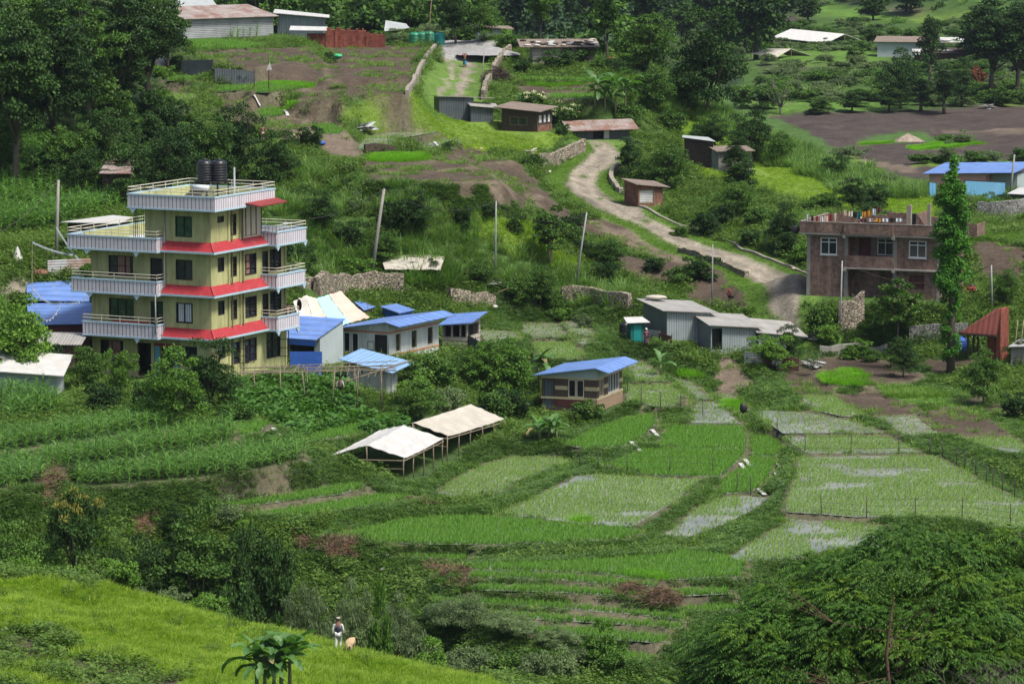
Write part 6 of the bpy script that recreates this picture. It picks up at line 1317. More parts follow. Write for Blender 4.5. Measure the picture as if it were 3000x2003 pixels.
# junk and sacks
for (x,y,s,m_,lab) in [(G_([(1075,400)])[0]+(.8,'tarp_grey','grey plastic bundle at the foot of the straight metal pole')),(G_([(1020,480)])[0]+(.4,'tarp_white','white sack beside a leaning plank')),(G_([(1050,550)])[0]+(.4,'tarp_white','lone white bag on the slope below the plank')),(F_([(2200,300)])[0]+(.5,'tarp_cream','cream sack on the slope right of the middle balcony')),(B_([(150,890)])[0]+(1.3,'tarp_grey','pile of grey sheets beside the curved terraces')),(B_([(960,1030)])[0]+(.35,'tent_pink','pink bag beside the curved terraces')),(B_([(1290,1068)])[0]+(.6,'tarp_cream','cream sack pile left of the stone retaining wall')),(B_([(1415,1190)])[0]+(.4,'tarp_cream','pale stones at the foot of the retaining wall')),(B_([(1800,400)])[0]+(1.3,'tarp_grey','grey bundle beside the plank hut')),(B_([(1855,412)])[0]+(.5,'red_paint','red cloth on the pile beside the plank hut')),(B_([(1610,430)])[0]+(.6,'sheet_blue','blue drum in front of the plank hut')),(H_([(775,290)])[0]+(.42,'orange_tan','pale orange boulder on the road verge')),(H_([(1020,378)])[0]+(.28,'orange_tan','smaller orange boulder further down the verge')),(H_([(885,768)])[0]+(.6,'tarp_white','white rags at the lower end of the road')),(H_([(890,960)])[0]+(.8,'tarp_grey','grey sheets heaped right of the fence panels')),(J_([(315,685)])[0]+(.22,'tarp_white','white bag above the bushes, upper of two')),(J_([(288,785)])[0]+(.25,'tarp_white','white bag above the bushes, lower of two')),((555/2.347*1,400/2.347,.1,'tarp_green','x')),(A_([(2330,400)])[0]+(.7,'tarp_green','bright green tarpaulin heap on the brown terrace')),(H_([(1175,1283)])[0]+(.25,'tarp_cream','cream stone on the path between water fields')),(E_([(2275,1480)])[0]+(.8,'teal_plastic','teal net lying against the long grey stone wall')),(E_([(2090,745)])[0]+(1.0,'grey_gravel','grey boulder at the far edge of the dark fields'))]:
    if lab=='x': continue
    p=gat(x,y); g=MB()
    if s>=.5 and ('grey' in lab or 'sheet' in lab or 'cream' in lab or 'rags' in lab):
        for i in range(9):
            a_=random.uniform(0,PI); c_=Vector((random.uniform(-.7,.7)*s,random.uniform(-.5,.5)*s,.1+i*.05)); d_=Vector((math.cos(a_),math.sin(a_),random.uniform(-.35,.35)))*s*random.uniform(.4,.9); g.bar(c_-d_,c_+d_,s*random.uniform(.3,.7),.03)
    else:
      for i in range(3 if s>.45 else 1): g.ball((random.uniform(-.4,.4)*s,random.uniform(-.3,.3)*s,s*.3),s*random.uniform(.45,.7),9,(1.2,1,.6),.35)
    nm='boulder' if 'boulder' in lab or 'stone' in lab else 'drum' if 'drum' in lab else 'bundle'; tag(g.build(nm,m_ if m_!='orange_tan' else 'tent_pink',None,True,p),lab,nm)
g=MB(); g.bar((-1.0,0,.1),(1.1,.3,.9),.14,.05); tag(g.build('plank','wood',None,loc=gat(*G_([(1060,490)])[0])),'plank leaning beside the white sack','plank')
# scarecrow of black plastic
p=gat(*H_([(415,1330)])[0]); e=empty('scarecrow',p,0,'black plastic scarecrow on a stick at a paddy corner','scarecrow'); g=MB(); g.tube([(0,0,-.3),(0,0,.9)],.02,5); g.build('stick','wood',e); g=MB(); g.ball((0,0,1.0),.3,8,(.9,.6,1.2),.5); g.build('bag','tarp_black',e,True)
for (a,lab) in ((A_([(1850,640)]),'white cloth triangle on a tall stick above the upper seedbed'),):
    p=gat(*a[0]); e=empty('field_marker',p,0,lab,'marker'); g=MB(); g.tube([(0,0,-.2),(0,0,2.2)],.03,5); g.build('stick','wood_dark',e); g=MB(); g.add([(-.25,0,2.1),(.3,0,2.15),(.08,.02,2.9),(-.25,.03,2.1),(.3,.03,2.15),(.08,.05,2.9)],[(0,1,2),(5,4,3),(0,2,5,3),(1,4,5,2),(0,3,4,1)]); g.build('cloth','tarp_white',e)
# bamboo sticks at the right edge
for x,lab in((2975,'left tall bamboo stick at the right edge'),(2992,'right tall bamboo stick at the right edge')):
    p=gat(x-8,1065,312); g=MB(); g.tube([(0,0,-.2),(.35,0,3.4)],.04,6); tag(g.build('bamboo_stick','bamboo',None,True,p),lab,'stick')
# red scooter behind the poplar
p=gat(2835,892,326); e=empty('scooter',p,0,'red and white scooter parked behind the poplar','scooter')
for x in(-.55,.6): g=MB(); g.tube([(x,-.05,.25),(x,.05,.25)],[.25,.25],14); g.build('wheel','black_plastic',e,True)
g=MB(); g.ball((.3,0,.5),.34,10,(1.2,.5,.8)); g.ball((-.45,0,.55),.2,10,(.6,.6,1.5)); g.box(-.4,.3,-.12,.12,.28,.36); g.build('body','red_paint',e,True); g=MB(); g.ball((.3,0,.8),.25,8,(1.5,.5,.3)); g.build('seat','black_plastic',e,True); g=MB(); g.tube([(-.5,0,.3),(-.4,0,1.0)],.03,6); g.bar((-.4,-.3,1.0),(-.4,.3,1.0),.03); g.build('handlebar','steel',e)
# ================================================================ people
plain('shirt_white',(.55,.55,.56),.9,.08); plain('vest_navy',(.03,.03,.055),.9,.15); plain('trouser_white',(.50,.50,.47),.9,.08); plain('shirt_purple',(.20,.03,.17),.9,.2); plain('skirt_dark',(.09,.04,.075),.9,.3); plain('scarf_white',(.55,.52,.47),.9,.1); plain('hair_black',(.008,.007,.007),.6,.1); plain('shirt_red',(.38,.03,.06),.9,.15); plain('skirt_blue',(.05,.25,.42),.9,.15); plain('leg_black',(.015,.012,.015),.9,.1); plain('shirt_pink',(.55,.36,.33),.9,.1); plain('shirt_lilac',(.36,.31,.36),.9,.1); plain('cloth_orange',(.42,.14,.05),.9,.1); plain('hat_straw',(.55,.44,.22),.9,.1); plain('shirt_maroon',(.13,.025,.03),.9,.1); plain('cap_pattern',(.42,.34,.30),.9,.35,20); plain('fleece',(.46,.34,.20),.95,.25,6,bscale=18,bstr=1); plain('fleece_dark',(.20,.11,.05),.95,.2,6)
def skin(name,V,E,Rd,mat,par,lvl=1):
    me=bpy.data.meshes.new(name); me.from_pydata([tuple(v) for v in V],E,[]); o=bpy.data.objects.new(name,me); COL.objects.link(o); me.materials.append(MATS[mat]); o.parent=par
    m=o.modifiers.new('skin','SKIN'); m.use_smooth_shade=True
    if not me.skin_vertices: 
        bm=bmesh.new(); bm.from_mesh(me); bm.verts.layers.skin.verify(); bm.to_mesh(me); bm.free()
    for i,r in enumerate(Rd): me.skin_vertices[0].data[i].radius=(r,r) if not hasattr(r,'__len__') else r
    me.skin_vertices[0].data[0].use_root=True; s=o.modifiers.new('subdiv','SUBSURF'); s.levels=lvl; s.render_levels=lvl; return o
def person(loc,rz,H,label,pose='stand',top='shirt_white',leg='trouser_white',skirt=None,vest=None,head='hair',headmat='hair_black',carry=None,bare=False):
    e=empty('person',loc,rz,label,'person'); k=H/1.7; v=lambda x,y,z:Vector((x*k,y*k,z*k))
    # faces -Y locally; rz=0 looks at the camera
    if pose in('stand','walk'):
        s=.16 if pose=='walk' else .03; pel=v(0,0,.93); ch=v(0,.0,1.28); nk=v(0,0,1.44); hd=v(0,-.02,1.58)
        hip=[v(-.09,0,.90),v(.09,0,.90)]; kn=[v(-.10,-s,.50),v(.10,s*.6,.50)]; an=[v(-.10,-s*.2,.08),v(.10,s*1.4,.10)]; toe=[a+v(0,-.14,-.05) for a in an]
        sh=[v(-.19,0,1.38),v(.19,0,1.38)]; el=[v(-.26,.03,1.12),v(.26,.03,1.12)]; wr=[v(-.27,-.05,.87),v(.27,.0,.87)]
        if carry: el=[v(-.30,-.05,1.45),v(.30,-.05,1.45)]; wr=[v(-.14,-.08,1.62),v(.14,-.08,1.62)]
    elif pose=='squat':
        pel=v(0,.12,.28); ch=v(0,-.05,.62); nk=v(0,-.12,.78); hd=v(0,-.2,.88); hip=[v(-.1,.1,.28),v(.1,.1,.28)]; kn=[v(-.14,-.30,.48),v(.14,-.30,.48)]; an=[v(-.13,-.1,.08),v(.13,-.1,.08)]; toe=[a+v(0,-.14,-.05) for a in an]; sh=[v(-.18,-.08,.74),v(.18,-.08,.74)]; el=[v(-.22,-.28,.55),v(.22,-.28,.55)]; wr=[v(-.15,-.5,.42),v(.15,-.5,.42)]
    elif pose=='bend':
        pel=v(0,.1,.85); ch=v(0,-.25,.95); nk=v(0,-.42,.92); hd=v(0,-.55,.86); hip=[v(-.1,.1,.82),v(.1,.1,.82)]; kn=[v(-.1,.0,.45),v(.1,.05,.45)]; an=[v(-.1,.05,.08),v(.1,.1,.08)]; toe=[a+v(0,-.14,-.05) for a in an]; sh=[v(-.18,-.36,.92),v(.18,-.36,.92)]; el=[v(-.22,-.42,.64),v(.22,-.42,.64)]; wr=[v(-.15,-.5,.40),v(.15,-.5,.40)]
    else: # sit
        pel=v(0,.1,.12); ch=v(0,.05,.46); nk=v(0,.02,.63); hd=v(0,-.03,.76); hip=[v(-.1,.08,.12),v(.1,.08,.12)]; kn=[v(-.2,-.38,.32),v(.2,-.38,.30)]; an=[v(-.16,-.62,.06),v(.16,-.62,.06)]; toe=[a+v(0,-.12,.04) for a in an]; sh=[v(-.18,.03,.58),v(.18,.03,.58)]; el=[v(-.25,-.12,.36),v(.25,-.12,.36)]; wr=[v(-.18,-.34,.34),v(.18,-.34,.34)]
    V=[pel,ch,nk,hd]; E=[(0,1),(1,2),(2,3)]; Rd=[.12*k,.13*k,.055*k,.095*k]
    up=(hd-nk).normalized(); V.append(hd+up*.07*k); E.append((3,4)); Rd.append(.075*k)
    for s_ in(0,1):
        b=len(V); V+=[hip[s_],kn[s_],an[s_],toe[s_]]; E+=[(0,b),(b,b+1),(b+1,b+2),(b+2,b+3)]; Rd+=[.085*k,.055*k,.035*k,.03*k]
        b=len(V); V+=[sh[s_],el[s_],wr[s_]]; E+=[(1,b),(b,b+1),(b+1,b+2)]; Rd+=[.055*k,.04*k,.026*k]
        d=(wr[s_]-el[s_]).normalized(); pm=wr[s_]+d*.07*k; b2=len(V); V.append(pm); E.append((b+2,b2)); Rd.append((.036*k,.018*k))
        sx=Vector((1,0,0)) if abs(d.x)<.8 else Vector((0,0,1))
        for f_ in range(4): q=pm+sx*(f_-1.5)*.019*k; b3=len(V); V+=[q+d*.03*k,q+d*(.055+.012*(f_ in(1,2)))*k+Vector((0,-.018*k,0))]; E+=[(b2,b3),(b3,b3+1)]; Rd+=[.009*k,.008*k]
        th_=wr[s_]+d*.03*k; b3=len(V); V+=[th_+Vector((0,-.035*k,0)),th_+Vector((0,-.05*k,0))+d*.03*k]; E+=[(b2-0,b3),(b3,b3+1)]; Rd+=[.010*k,.009*k]
    skin('body',V,E,Rd,'skin',e,1)
    # face: nose, eyes
    g=MB(); 
    for s_ in(-1,1): g.ball(hd+Vector((s_*.032*k,-.088*k,.02*k)),.011*k,6)
    g.build('eyes','hair_black',e,True); g=MB(); g.ball(hd+Vector((0,-.10*k,-.005*k)),.014*k,6,(.8,1,1.5)); g.build('nose','skin',e,True)
    sc=1.22; Vs=[pel+v(0,0,.02),ch,nk-Vector((0,0,.05*k))]+[x for s_ in(0,1) for x in(sh[s_],el[s_],wr[s_].lerp(el[s_],.12))]; skin('shirt',Vs,[(0,1),(1,2),(1,3),(3,4),(4,5),(1,6),(6,7),(7,8)],[.115*k,.12*k,.065*k]+[.066*k,.052*k,.042*k]*2,top,e)
    if skirt:
        g=MB(); a_=(an[0]+an[1])/2; n_=14; V=[];F=[]; lev=6
        for j in range(lev+1):
            t=j/lev; c=pel.lerp(a_+Vector((0,0,.28*k if skirt!='leg_black' else 0)),t); r=(.15+.09*t)*k
            for i in range(n_): an_=2*PI*i/n_; V.append(c+Vector((r*math.cos(an_)*(1+.05*math.sin(5*an_)),r*.8*math.sin(an_),.05*k if j==0 else 0)))
        for j in range(lev):
            for i in range(n_): F.append((j*n_+i,(j+1)*n_+i,(j+1)*n_+(i+1)%n_,j*n_+(i+1)%n_))
        g.add(V,F); g.build('skirt',skirt,e,True)
    if not skirt or leg!='skin': skin('trousers',[pel]+[x for s_ in(0,1) for x in(hip[s_],kn[s_],an[s_]+Vector((0,0,.02)))],[(0,1),(1,2),(2,3),(0,4),(4,5),(5,6)],[.135*k]+[.105*k,.075*k,.058*k]*2,leg,e)
    if vest: skin('vest',[pel+v(0,0,-.02),pel.lerp(ch,.5),ch+v(0,0,.06)],[(0,1),(1,2)],[.16*k,.165*k,.165*k],vest,e); g=MB(); g.lathe([(.17*k,-.18*k),(.165*k,.03*k)],pel,14); g.build('shirt_tail',top,e,True)
    g=MB(); c=hd+up*.045*k
    if head=='hair': g.ball(c+Vector((0,.015*k,0)),.105*k,12,(.95,1,1),.05)
    elif head=='cap': g.ball(c-up*.01*k+Vector((0,.02*k,0)),.103*k,12,(.95,1,.8)); 
    elif head=='hat': g.lathe([(.22*k,.0),(.2*k,.02*k),(.105*k,.03*k),(.09*k,.12*k),(.02,.13*k)],c+Vector((0,0,.0)),16)
    else: g.ball(c+Vector((0,.01*k,-.01*k)),.118*k,12,(.95,1,1.05),.08)
    g.build('hair' if head=='hair' else 'headwear',headmat if head!='cap' else 'hair_black',e,True)
    if head=='cap': g=MB(); g.lathe([(.1*k,.0),(.102*k,.05*k),(.08*k,.09*k),(.02*k,.1*k)],c+Vector((0,.0,.01*k)),14); g.build('cap','cap_pattern',e,True)
    return e
p=gat(991,1921,203); person(p,PI,1.74,'man in a dark vest and white trousers walking away over the near meadow','walk','shirt_white','trouser_white',vest='vest_navy',head='cap')
p=gat(1893,1037,319); person(p,0,1.46,'woman in a purple top and white headscarf on the path below the sheds','stand','shirt_purple','leg_black','skirt_dark',head='scarf',headmat='scarf_white')
p=gat(997,1176,286); p.z+=.0; person(p,PI*.9,1.6,'man in a loose white shirt among the vines beside the outhouse','stand','shirt_white','leg_black')
p=gat(2142,878); person(p,R(-70),1.5,'woman in a red headscarf crouching on the plot above the sheds','squat','shirt_maroon','leg_black',head='scarf',headmat='shirt_red')
p=gat(1362,198); person(p,0,1.6,'woman in a red top and blue skirt carrying a white load down the upper track','walk','shirt_red','leg_black','skirt_blue',head='scarf',headmat='scarf_white',carry=True)
p=gat(1147,118); person(p,PI,1.6,'dark clothed person standing at the gravel cones','stand','vest_navy','skin')
p=gat(919,426); person(p,R(50),1.6,'seated worker in a lilac shirt and pale yellow hat on the brown bank','sit','shirt_lilac','cloth_orange',head='hat',headmat='hat_straw')
p=gat(880,424); person(p,R(-80),1.6,'bending worker in a pale pink top on the brown bank','bend','shirt_pink','shirt_maroon',head='hat',headmat='hat_straw')
p=gat(770,418); person(p,R(20),1.6,'worker in a dark red top half hidden behind the tree left of the others','stand','shirt_maroon','shirt_pink')
person(toworld(YO,YA,.85,9.2,3.05),YA+R(60),1.6,'person in dark red on the lowest right balcony of the yellow house','stand','shirt_maroon','leg_black')
p=gat(940,426); g=MB(); g.ball((0,0,.2),.35,10,(1.3,.8,.6),.3); tag(g.build('blue_bundle','tarp_blue',None,True,p),'blue bundle beside the seated worker','bundle')
# the tan sheep, seen from behind
p=gat(1026,1934,202)+Vector((0,0,.14)); e=empty('sheep',p,PI-.25,'woolly tan sheep seen from behind beside the man in the dark vest','sheep')
V=[(0,.28,.50),(0,.05,.51),(0,-.2,.50),(0,-.42,.50),(0,-.55,.54),(0,-.66,.56),(0,-.80,.48)]; E=[(i,i+1) for i in range(6)]; Rd=[.20,.225,.22,.18,.11,.085,.045]
for x,y,hk in((-.12,.22,1),(.12,.22,1),(-.12,-.32,0),(.12,-.32,0)):
    b=len(V); r_=0 if hk else 3
    V+=[(x,y,.36),(x,y+(.07 if hk else .02),.17),(x,y,.02)]; E+=[(r_,b),(b,b+1),(b+1,b+2)]; Rd+=[.085 if hk else .06,.03,.024]
o=skin('body',V,E,Rd,'fleece',e,2)
g=MB(); g.ball((0,.46,.36),.06,8,(.8,.6,1.7)); g.build('tail','fleece',e,True); g=MB()
for s_ in(-1,1): g.ball((s_*.11,-.64,.62),.05,8,(1.4,.5,.6))
g.build('ears','fleece_dark',e,True)
# ================================================================ trees
for nm,a,b,tr in [('dark_leaf',(.007,.022,.007),(.032,.072,.014),.12),('mid_leaf',(.016,.048,.010),(.068,.135,.022),.18),('fresh_leaf',(.03,.085,.012),(.10,.19,.028),.25),
               ('willow_leaf',(.05,.085,.035),(.125,.18,.075),.2),('haze_blue_leaf',(.018,.045,.022),(.045,.085,.04),.1),('poplar_leaf',(.022,.085,.014),(.07,.19,.022),.2),('neem_leaf',(.008,.030,.004),(.040,.095,.010),.12)]:  # bluish far-tree leaves carry distance haze in their colour
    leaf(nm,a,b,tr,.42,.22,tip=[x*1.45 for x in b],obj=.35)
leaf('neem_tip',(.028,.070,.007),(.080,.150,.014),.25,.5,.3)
leaf('red_leaf',(.10,.035,.02),(.16,.07,.035),.1)
leaf('cream_flower',(.45,.47,.25),(.6,.6,.38),.1)
leaf('yellow_tip_leaf',(.12,.13,.025),(.20,.19,.04),.15)
leaf('banana_leaf',(.03,.085,.022),(.075,.165,.04),.25,.4,.5,spec=.4)
leaf('banana_leaf_new',(.16,.42,.04),(.20,.50,.05),.4,.35,.5)
plain('bark',(.085,.07,.055),.9,.4,2,bscale=9); plain('bark_pale',(.20,.18,.15),.9,.35,2,bscale=9); plain('bark_red',(.10,.055,.04),.9,.3,2)
plain('banana_stem',(.16,.17,.08),.7,.3,3)
def crownVF(lobes,nleaf,ln,wd,droop=0,out=.6,shell=.35):
    """lobes: list (x,y,z,r,sz); leaves fill the outer part of each lobe"""
    Ls=np.array(lobes,float); vol=Ls[:,3]**2; pr=vol/vol.sum(); k=RNG.choice(len(Ls),nleaf,p=pr); U=unit(nleaf); U[:,2]=np.where(U[:,2]<-.35,-U[:,2]*.8,U[:,2])
    rr=Ls[k,3]*(shell+(1-shell)*rnd(nleaf)**.45)*(1+RNG.normal(size=nleaf)*.07)
    C=Ls[k,:3]+U*rr[:,None]*np.c_[np.ones(nleaf),np.ones(nleaf),Ls[k,4]]
    D=U*out+unit(nleaf)*.8; D[:,2]-=droop
    Nn=U*.7+unit(nleaf)*.6+np.array([0,0,.5])
    return leafquads(C,D,Nn,ln*rnd(nleaf,.65,1.3),wd*rnd(nleaf,.65,1.3),.18)
def mklobes(rx,rz,zc,n,r0,flat=.7,ry=None,top=0,seed=None,irregular=.25):
    n=int(n*1.7); r0=r0*.72; ph=[random.uniform(0,6.28) for _ in range(4)]
    ry=ry or rx; L_=[]
    for i in range(n):
        t=PI*(3-math.sqrt(5))*i+random.uniform(-.5,.5); zz=1-2*(i+.5)/n; zz=max(-.8,min(1,zz+random.uniform(-.15,.15))); q=math.sqrt(max(0,1-zz*zz)); k=random.uniform(.62-irregular*.4,1.12)*.86*(1+.16*math.sin(2*t+ph[0])+.10*math.sin(3*t+ph[1]+zz*2)+irregular*.5*math.sin(zz*4+ph[2]))
        r=r0*random.uniform(.6,1.25)
        L_.append((rx*k*q*math.cos(t),ry*k*q*math.sin(t),zc+rz*k*zz+top*0,r,flat))
    for i in range(max(1,n//5)): L_.append((rx*.3*random.uniform(-1,1),ry*.3*random.uniform(-1,1),zc+rz*random.uniform(-.3,.4),r0*1.15,flat))
    return L_
def trunkMB(h,r,lobes,zsplit,nl=7,lean=0,twigs=True):
    m=MB(); a=Vector((0,0,-.4)); b=Vector((lean,lean*.5,zsplit)); mid_=(a+b)/2+Vector((random.uniform(-.1,.1)*h*.1,random.uniform(-.1,.1)*h*.1,0))
    m.tube([a,mid_,b],[r*1.25,r*.9,r*.75],8)
    sel=random.sample(lobes,min(nl,len(lobes)))
    for l in sel:
        t=Vector(l[:3]); q=b+(t-b)*.5+Vector((0,0,-.06*(t-b).length)); m.tube([b+Vector((0,0,-random.uniform(0,.25)*zsplit)),q,t],[r*.5,r*.32,r*.1],6)
        if twigs:
            for _ in range(2):
                e=t+Vector((random.uniform(-1,1),random.uniform(-1,1),random.uniform(-.2,1)))*l[3]*.9; m.tube([q,(q+e)/2+Vector((0,0,.05)),e],[r*.2,r*.13,r*.04],5,False)
    return m
SPEC={}
def species(key,h,w,n,r0,nleaf,ln,wd,mat,bark='bark',zsplit=.3,zc=.6,rzf=.42,variants=3,droop=0,flat=.75,tips=None,irr=.25,tr=.022,extra=None,nl=7):
    out=[]
    for v in range(variants):
        lo=mklobes(w/2,h*rzf,h*zc,n,r0,flat,irregular=irr)
        V,F=crownVF(lo,nleaf,ln,wd,droop); cm=[npmesh(key+'_crown',V,F,[mat])]
        if tips:
            top=[l for l in lo if l[2]>h*zc]; top=[(l[0],l[1],l[2]+l[3]*.55,l[3]*.6,.5) for l in top]
            V2,F2=crownVF(top,int(nleaf*tips[1]),ln*.8,wd*.9,0); V3,F3=joinVF([(V,F),(V2,F2)]); me=npmesh(key+'_crown',V3,F3,[mat,tips[0]])
            me.polygons.foreach_set('material_index',np.r_[np.zeros(len(F),np.int32),np.ones(len(F2),np.int32)]); cm=[me]
        tm=trunkMB(h,h*tr,lo,h*zsplit,nl); o=tm.build('trunk',bark,smooth=True); t=o.data; bpy.data.objects.remove(o)
        out.append((cm[0],t,h,w))
    SPEC[key]=out
species('broad',7,5.5,22,1.15,9000,.25,.15,'mid_leaf',zc=.54,rzf=.48,zsplit=.22)
species('dark',8,6,26,1.2,11000,.25,.14,'dark_leaf',irr=.4,zc=.53,rzf=.49,zsplit=.2)
species('fresh',5,4.6,20,.9,8000,.22,.13,'fresh_leaf',zc=.5,rzf=.5,zsplit=.15,irr=.35)
species('tall',15,8,42,1.5,16000,.34,.20,'dark_leaf',zc=.62,rzf=.38,irr=.45,flat=.55)
species('tallmid',13,6.5,34,1.2,12000,.32,.19,'mid_leaf',zc=.6,rzf=.4,irr=.5,flat=.5)
species('layer',9,6.5,22,1.3,9000,.30,.12,'dark_leaf',zc=.66,rzf=.26,irr=.3,flat=.4,zsplit=.45)
species('umbrella',8,5,18,1.05,9000,.30,.10,'dark_leaf',zc=.74,rzf=.24,flat=.5,zsplit=.5,tips=('yellow_tip_leaf',.16),irr=.2)
species('willow',4.6,4.8,24,.85,15000,.24,.045,'willow_leaf',zc=.55,rzf=.42,droop=.9)
species('bush',2.4,2.8,14,.6,4200,.18,.12,'mid_leaf',zc=.42,rzf=.5,zsplit=.1,irr=.4)
species('darkbush',3.2,3.4,16,.7,5200,.20,.13,'dark_leaf',zc=.42,rzf=.5,zsplit=.1,irr=.4)
species('palebush',2.2,2.6,16,.5,5200,.17,.08,'willow_leaf',zc=.5,rzf=.45,zsplit=.15,droop=.2)
species('freshbush',2.4,2.8,14,.6,4200,.20,.13,'fresh_leaf',zc=.42,rzf=.5,zsplit=.1,irr=.4)
species('flower',3,4,16,.75,5200,.2,.13,'mid_leaf',zc=.5,rzf=.4,tips=('cream_flower',.16),zsplit=.2)
species('open',7,4.2,11,.75,3600,.30,.17,'mid_leaf',zc=.62,rzf=.36,zsplit=.45,irr=.1,nl=11,tr=.016)
species('hazefar',12,7,26,1.6,5200,.6,.4,'haze_blue_leaf',zc=.5,rzf=.5,irr=.4)
species('darkfar',12,6,24,1.4,5200,.5,.34,'dark_leaf',zc=.5,rzf=.5,irr=.4)
species('midfar',10,6,22,1.4,4800,.5,.32,'mid_leaf',zc=.48,rzf=.5,irr=.4)
species('redfar',4,4,14,.9,2400,.4,.25,'red_leaf',zc=.5,rzf=.4)
species('column',10,3.2,40,.6,9000,.24,.16,'poplar_leaf',zc=.5,rzf=.5,irr=.2,zsplit=.1,variants=2)
species('cypress',11,3.6,30,.8,7000,.26,.14,'dark_leaf',zc=.55,rzf=.45,irr=.3,variants=2)
species('twiggy',5,4,12,.7,900,.2,.1,'mid_leaf','bark_pale',zc=.6,rzf=.4,zsplit=.2,nl=12)
KIND={'broad':('broadleaf_tree','leafy green tree'),'dark':('broadleaf_tree','dark leafy tree'),'fresh':('broadleaf_tree','bright green leafy tree'),'tall':('tall_tree','tall dark tree'),'tallmid':('tall_tree','tall ragged tree'),
 'layer':('layered_tree','dark layered tree'),'umbrella':('umbrella_tree','dark umbrella shaped tree with yellowish top'),'willow':('willow','pale feathery willow'),'bush':('bush','green bush'),'darkbush':('bush','dark green bush'),'palebush':('bush','pale grey green bush'),
 'freshbush':('bush','bright green bush'),'flower':('flowering_bush','cream flowered bush'),'open':('open_crowned_tree','slender tree with separate leaf tufts'),'hazefar':('distant_tree','haze tinted distant tree'),'darkfar':('distant_tree','dark distant tree'),'midfar':('distant_tree','green distant tree'),'redfar':('distant_bush','reddish brown distant bush'),'column':('poplar','green column shaped poplar'),'cypress':('narrow_tree','narrow dark tree'),'twiggy':('bare_tree','half bare twiggy tree')}
# landmarks used in the wording (view pixels)
LM=[(430,640,'the yellow house'),(1720,740,'the grey sheet sheds'),(2000,570,'the brick house'),(1340,870,'the striped house'),(940,760,'the white house'),(950,1000,'the white tarpaulin shelters'),(1260,110,'the sack covered hut'),(1000,60,'the green water tanks'),
 (560,60,'the long rusty roofed shed'),(1060,250,'the dark sheet shed'),(1370,300,'the low rusty roofs'),(1480,445,'the small brick hut'),(1650,340,'the laundry hut'),(1840,90,'the far white greenhouse'),(2240,420,'the pink building'),(2260,760,'the red brick tower'),(1750,600,'the dirt road'),
 (60,860,'the low white tarpaulin roof'),(1300,1130,'the flooded paddies'),(1100,1220,'the long rice terrace'),(1400,1400,'the narrow lower terraces'),(400,1450,'the sunlit near meadow'),(250,1030,'the corn plots'),(730,730,'the striped tent'),(770,1460,'the man in the dark vest'),(270,380,'the rusty patched roof'),(60,450,'the upper corn field'),(1920,1100,'the wide pale paddy'),(2050,950,'the ploughed plots'),(2050,330,'the dark ploughed fields'),(870,180,'the brown ploughed terraces'),(690,290,'the seated workers'),(1400,350,'the bend of the road'),(2250,150,'the far row of huts'),(930,580,'the pale tarpaulin')]
TREES=[]
_seen={}
def relation(vx,vy):
    best=sorted(LM,key=lambda l:(l[0]-vx)**2+((l[1]-vy)*1.3)**2)[0]; dx,dy=vx-best[0],vy-best[1]
    if abs(dx)>abs(dy)*1.1: r='left of' if dx<0 else 'right of'
    else: r='above' if dy<0 else 'below'
    if abs(dx)<45 and abs(dy)<45: r='beside'
    return r+' '+best[2]
PEND=[]
def treeobj(key,loc,h,w,vx,vy,group=None,label=None,rz=None):
    cm,tm,h0,w0=random.choice(SPEC[key]); nm,desc=KIND[key]
    e=empty(nm,loc,random.uniform(0,2*PI) if rz is None else rz,cat='bush' if 'bush' in nm else 'tree'); sx=w/w0; sz=h/h0; e.scale=(sx,sx,sz)
    t=addmesh('trunk',tm,e); c=addmesh('crown',cm,e); 
    PEND.append([e,desc,h,vx,vy,group,label]); TREES.append(e); return e
def tv(key,vx,vy,hv,wv,group=None,label=None,Y=None,dz=0):
    px,py=vx/.783,vy/.783
    if Y: p=P(px,py,Y); p.z=G(p.x,p.y)
    else: p=ghit(px,py)
    k=p.y/FPX/.783; return treeobj(key,(p.x,p.y,p.z+dz-.1),hv*k,wv*k,vx,vy,group,label)
def finish_labels():
    # wording for the trees and bushes: kind + size + where, then order from the left where needed
    from collections import defaultdict
    g=defaultdict(list)
    for r in PEND:
        e,desc,h,vx,vy,grp,lab=r
        if lab: e['label']=lab; e['group']=grp or e.name.split('.')[0].replace('_',' ')+'s'; continue
        g[desc+' '+relation(vx,vy-20)].append(r)
        e['group']=grp or desc.split(' with')[0]+'s on the hillside'
    ordn=['leftmost','second from left','third from left','fourth from left','fifth from left','sixth from left','seventh from left','eighth from left','ninth from left','tenth from left']
    for k,rs in g.items():
        if len(rs)==1: rs[0][0]['label']=k; continue
        rs.sort(key=lambda r:r[3])
        hs=sorted(rs,key=lambda r:-r[2])
        for i,r in enumerate(rs):
            q='rightmost' if i==len(rs)-1 else ordn[min(i,9)]
            t_='%s, %s of %d'%(k,q,len(rs)) if i<10 or i==len(rs)-1 else '%s, number %d from left'%(k,i+1); r[0]['label']=t_ if len(t_.split())<=16 else '%s, %s'%(k,q)
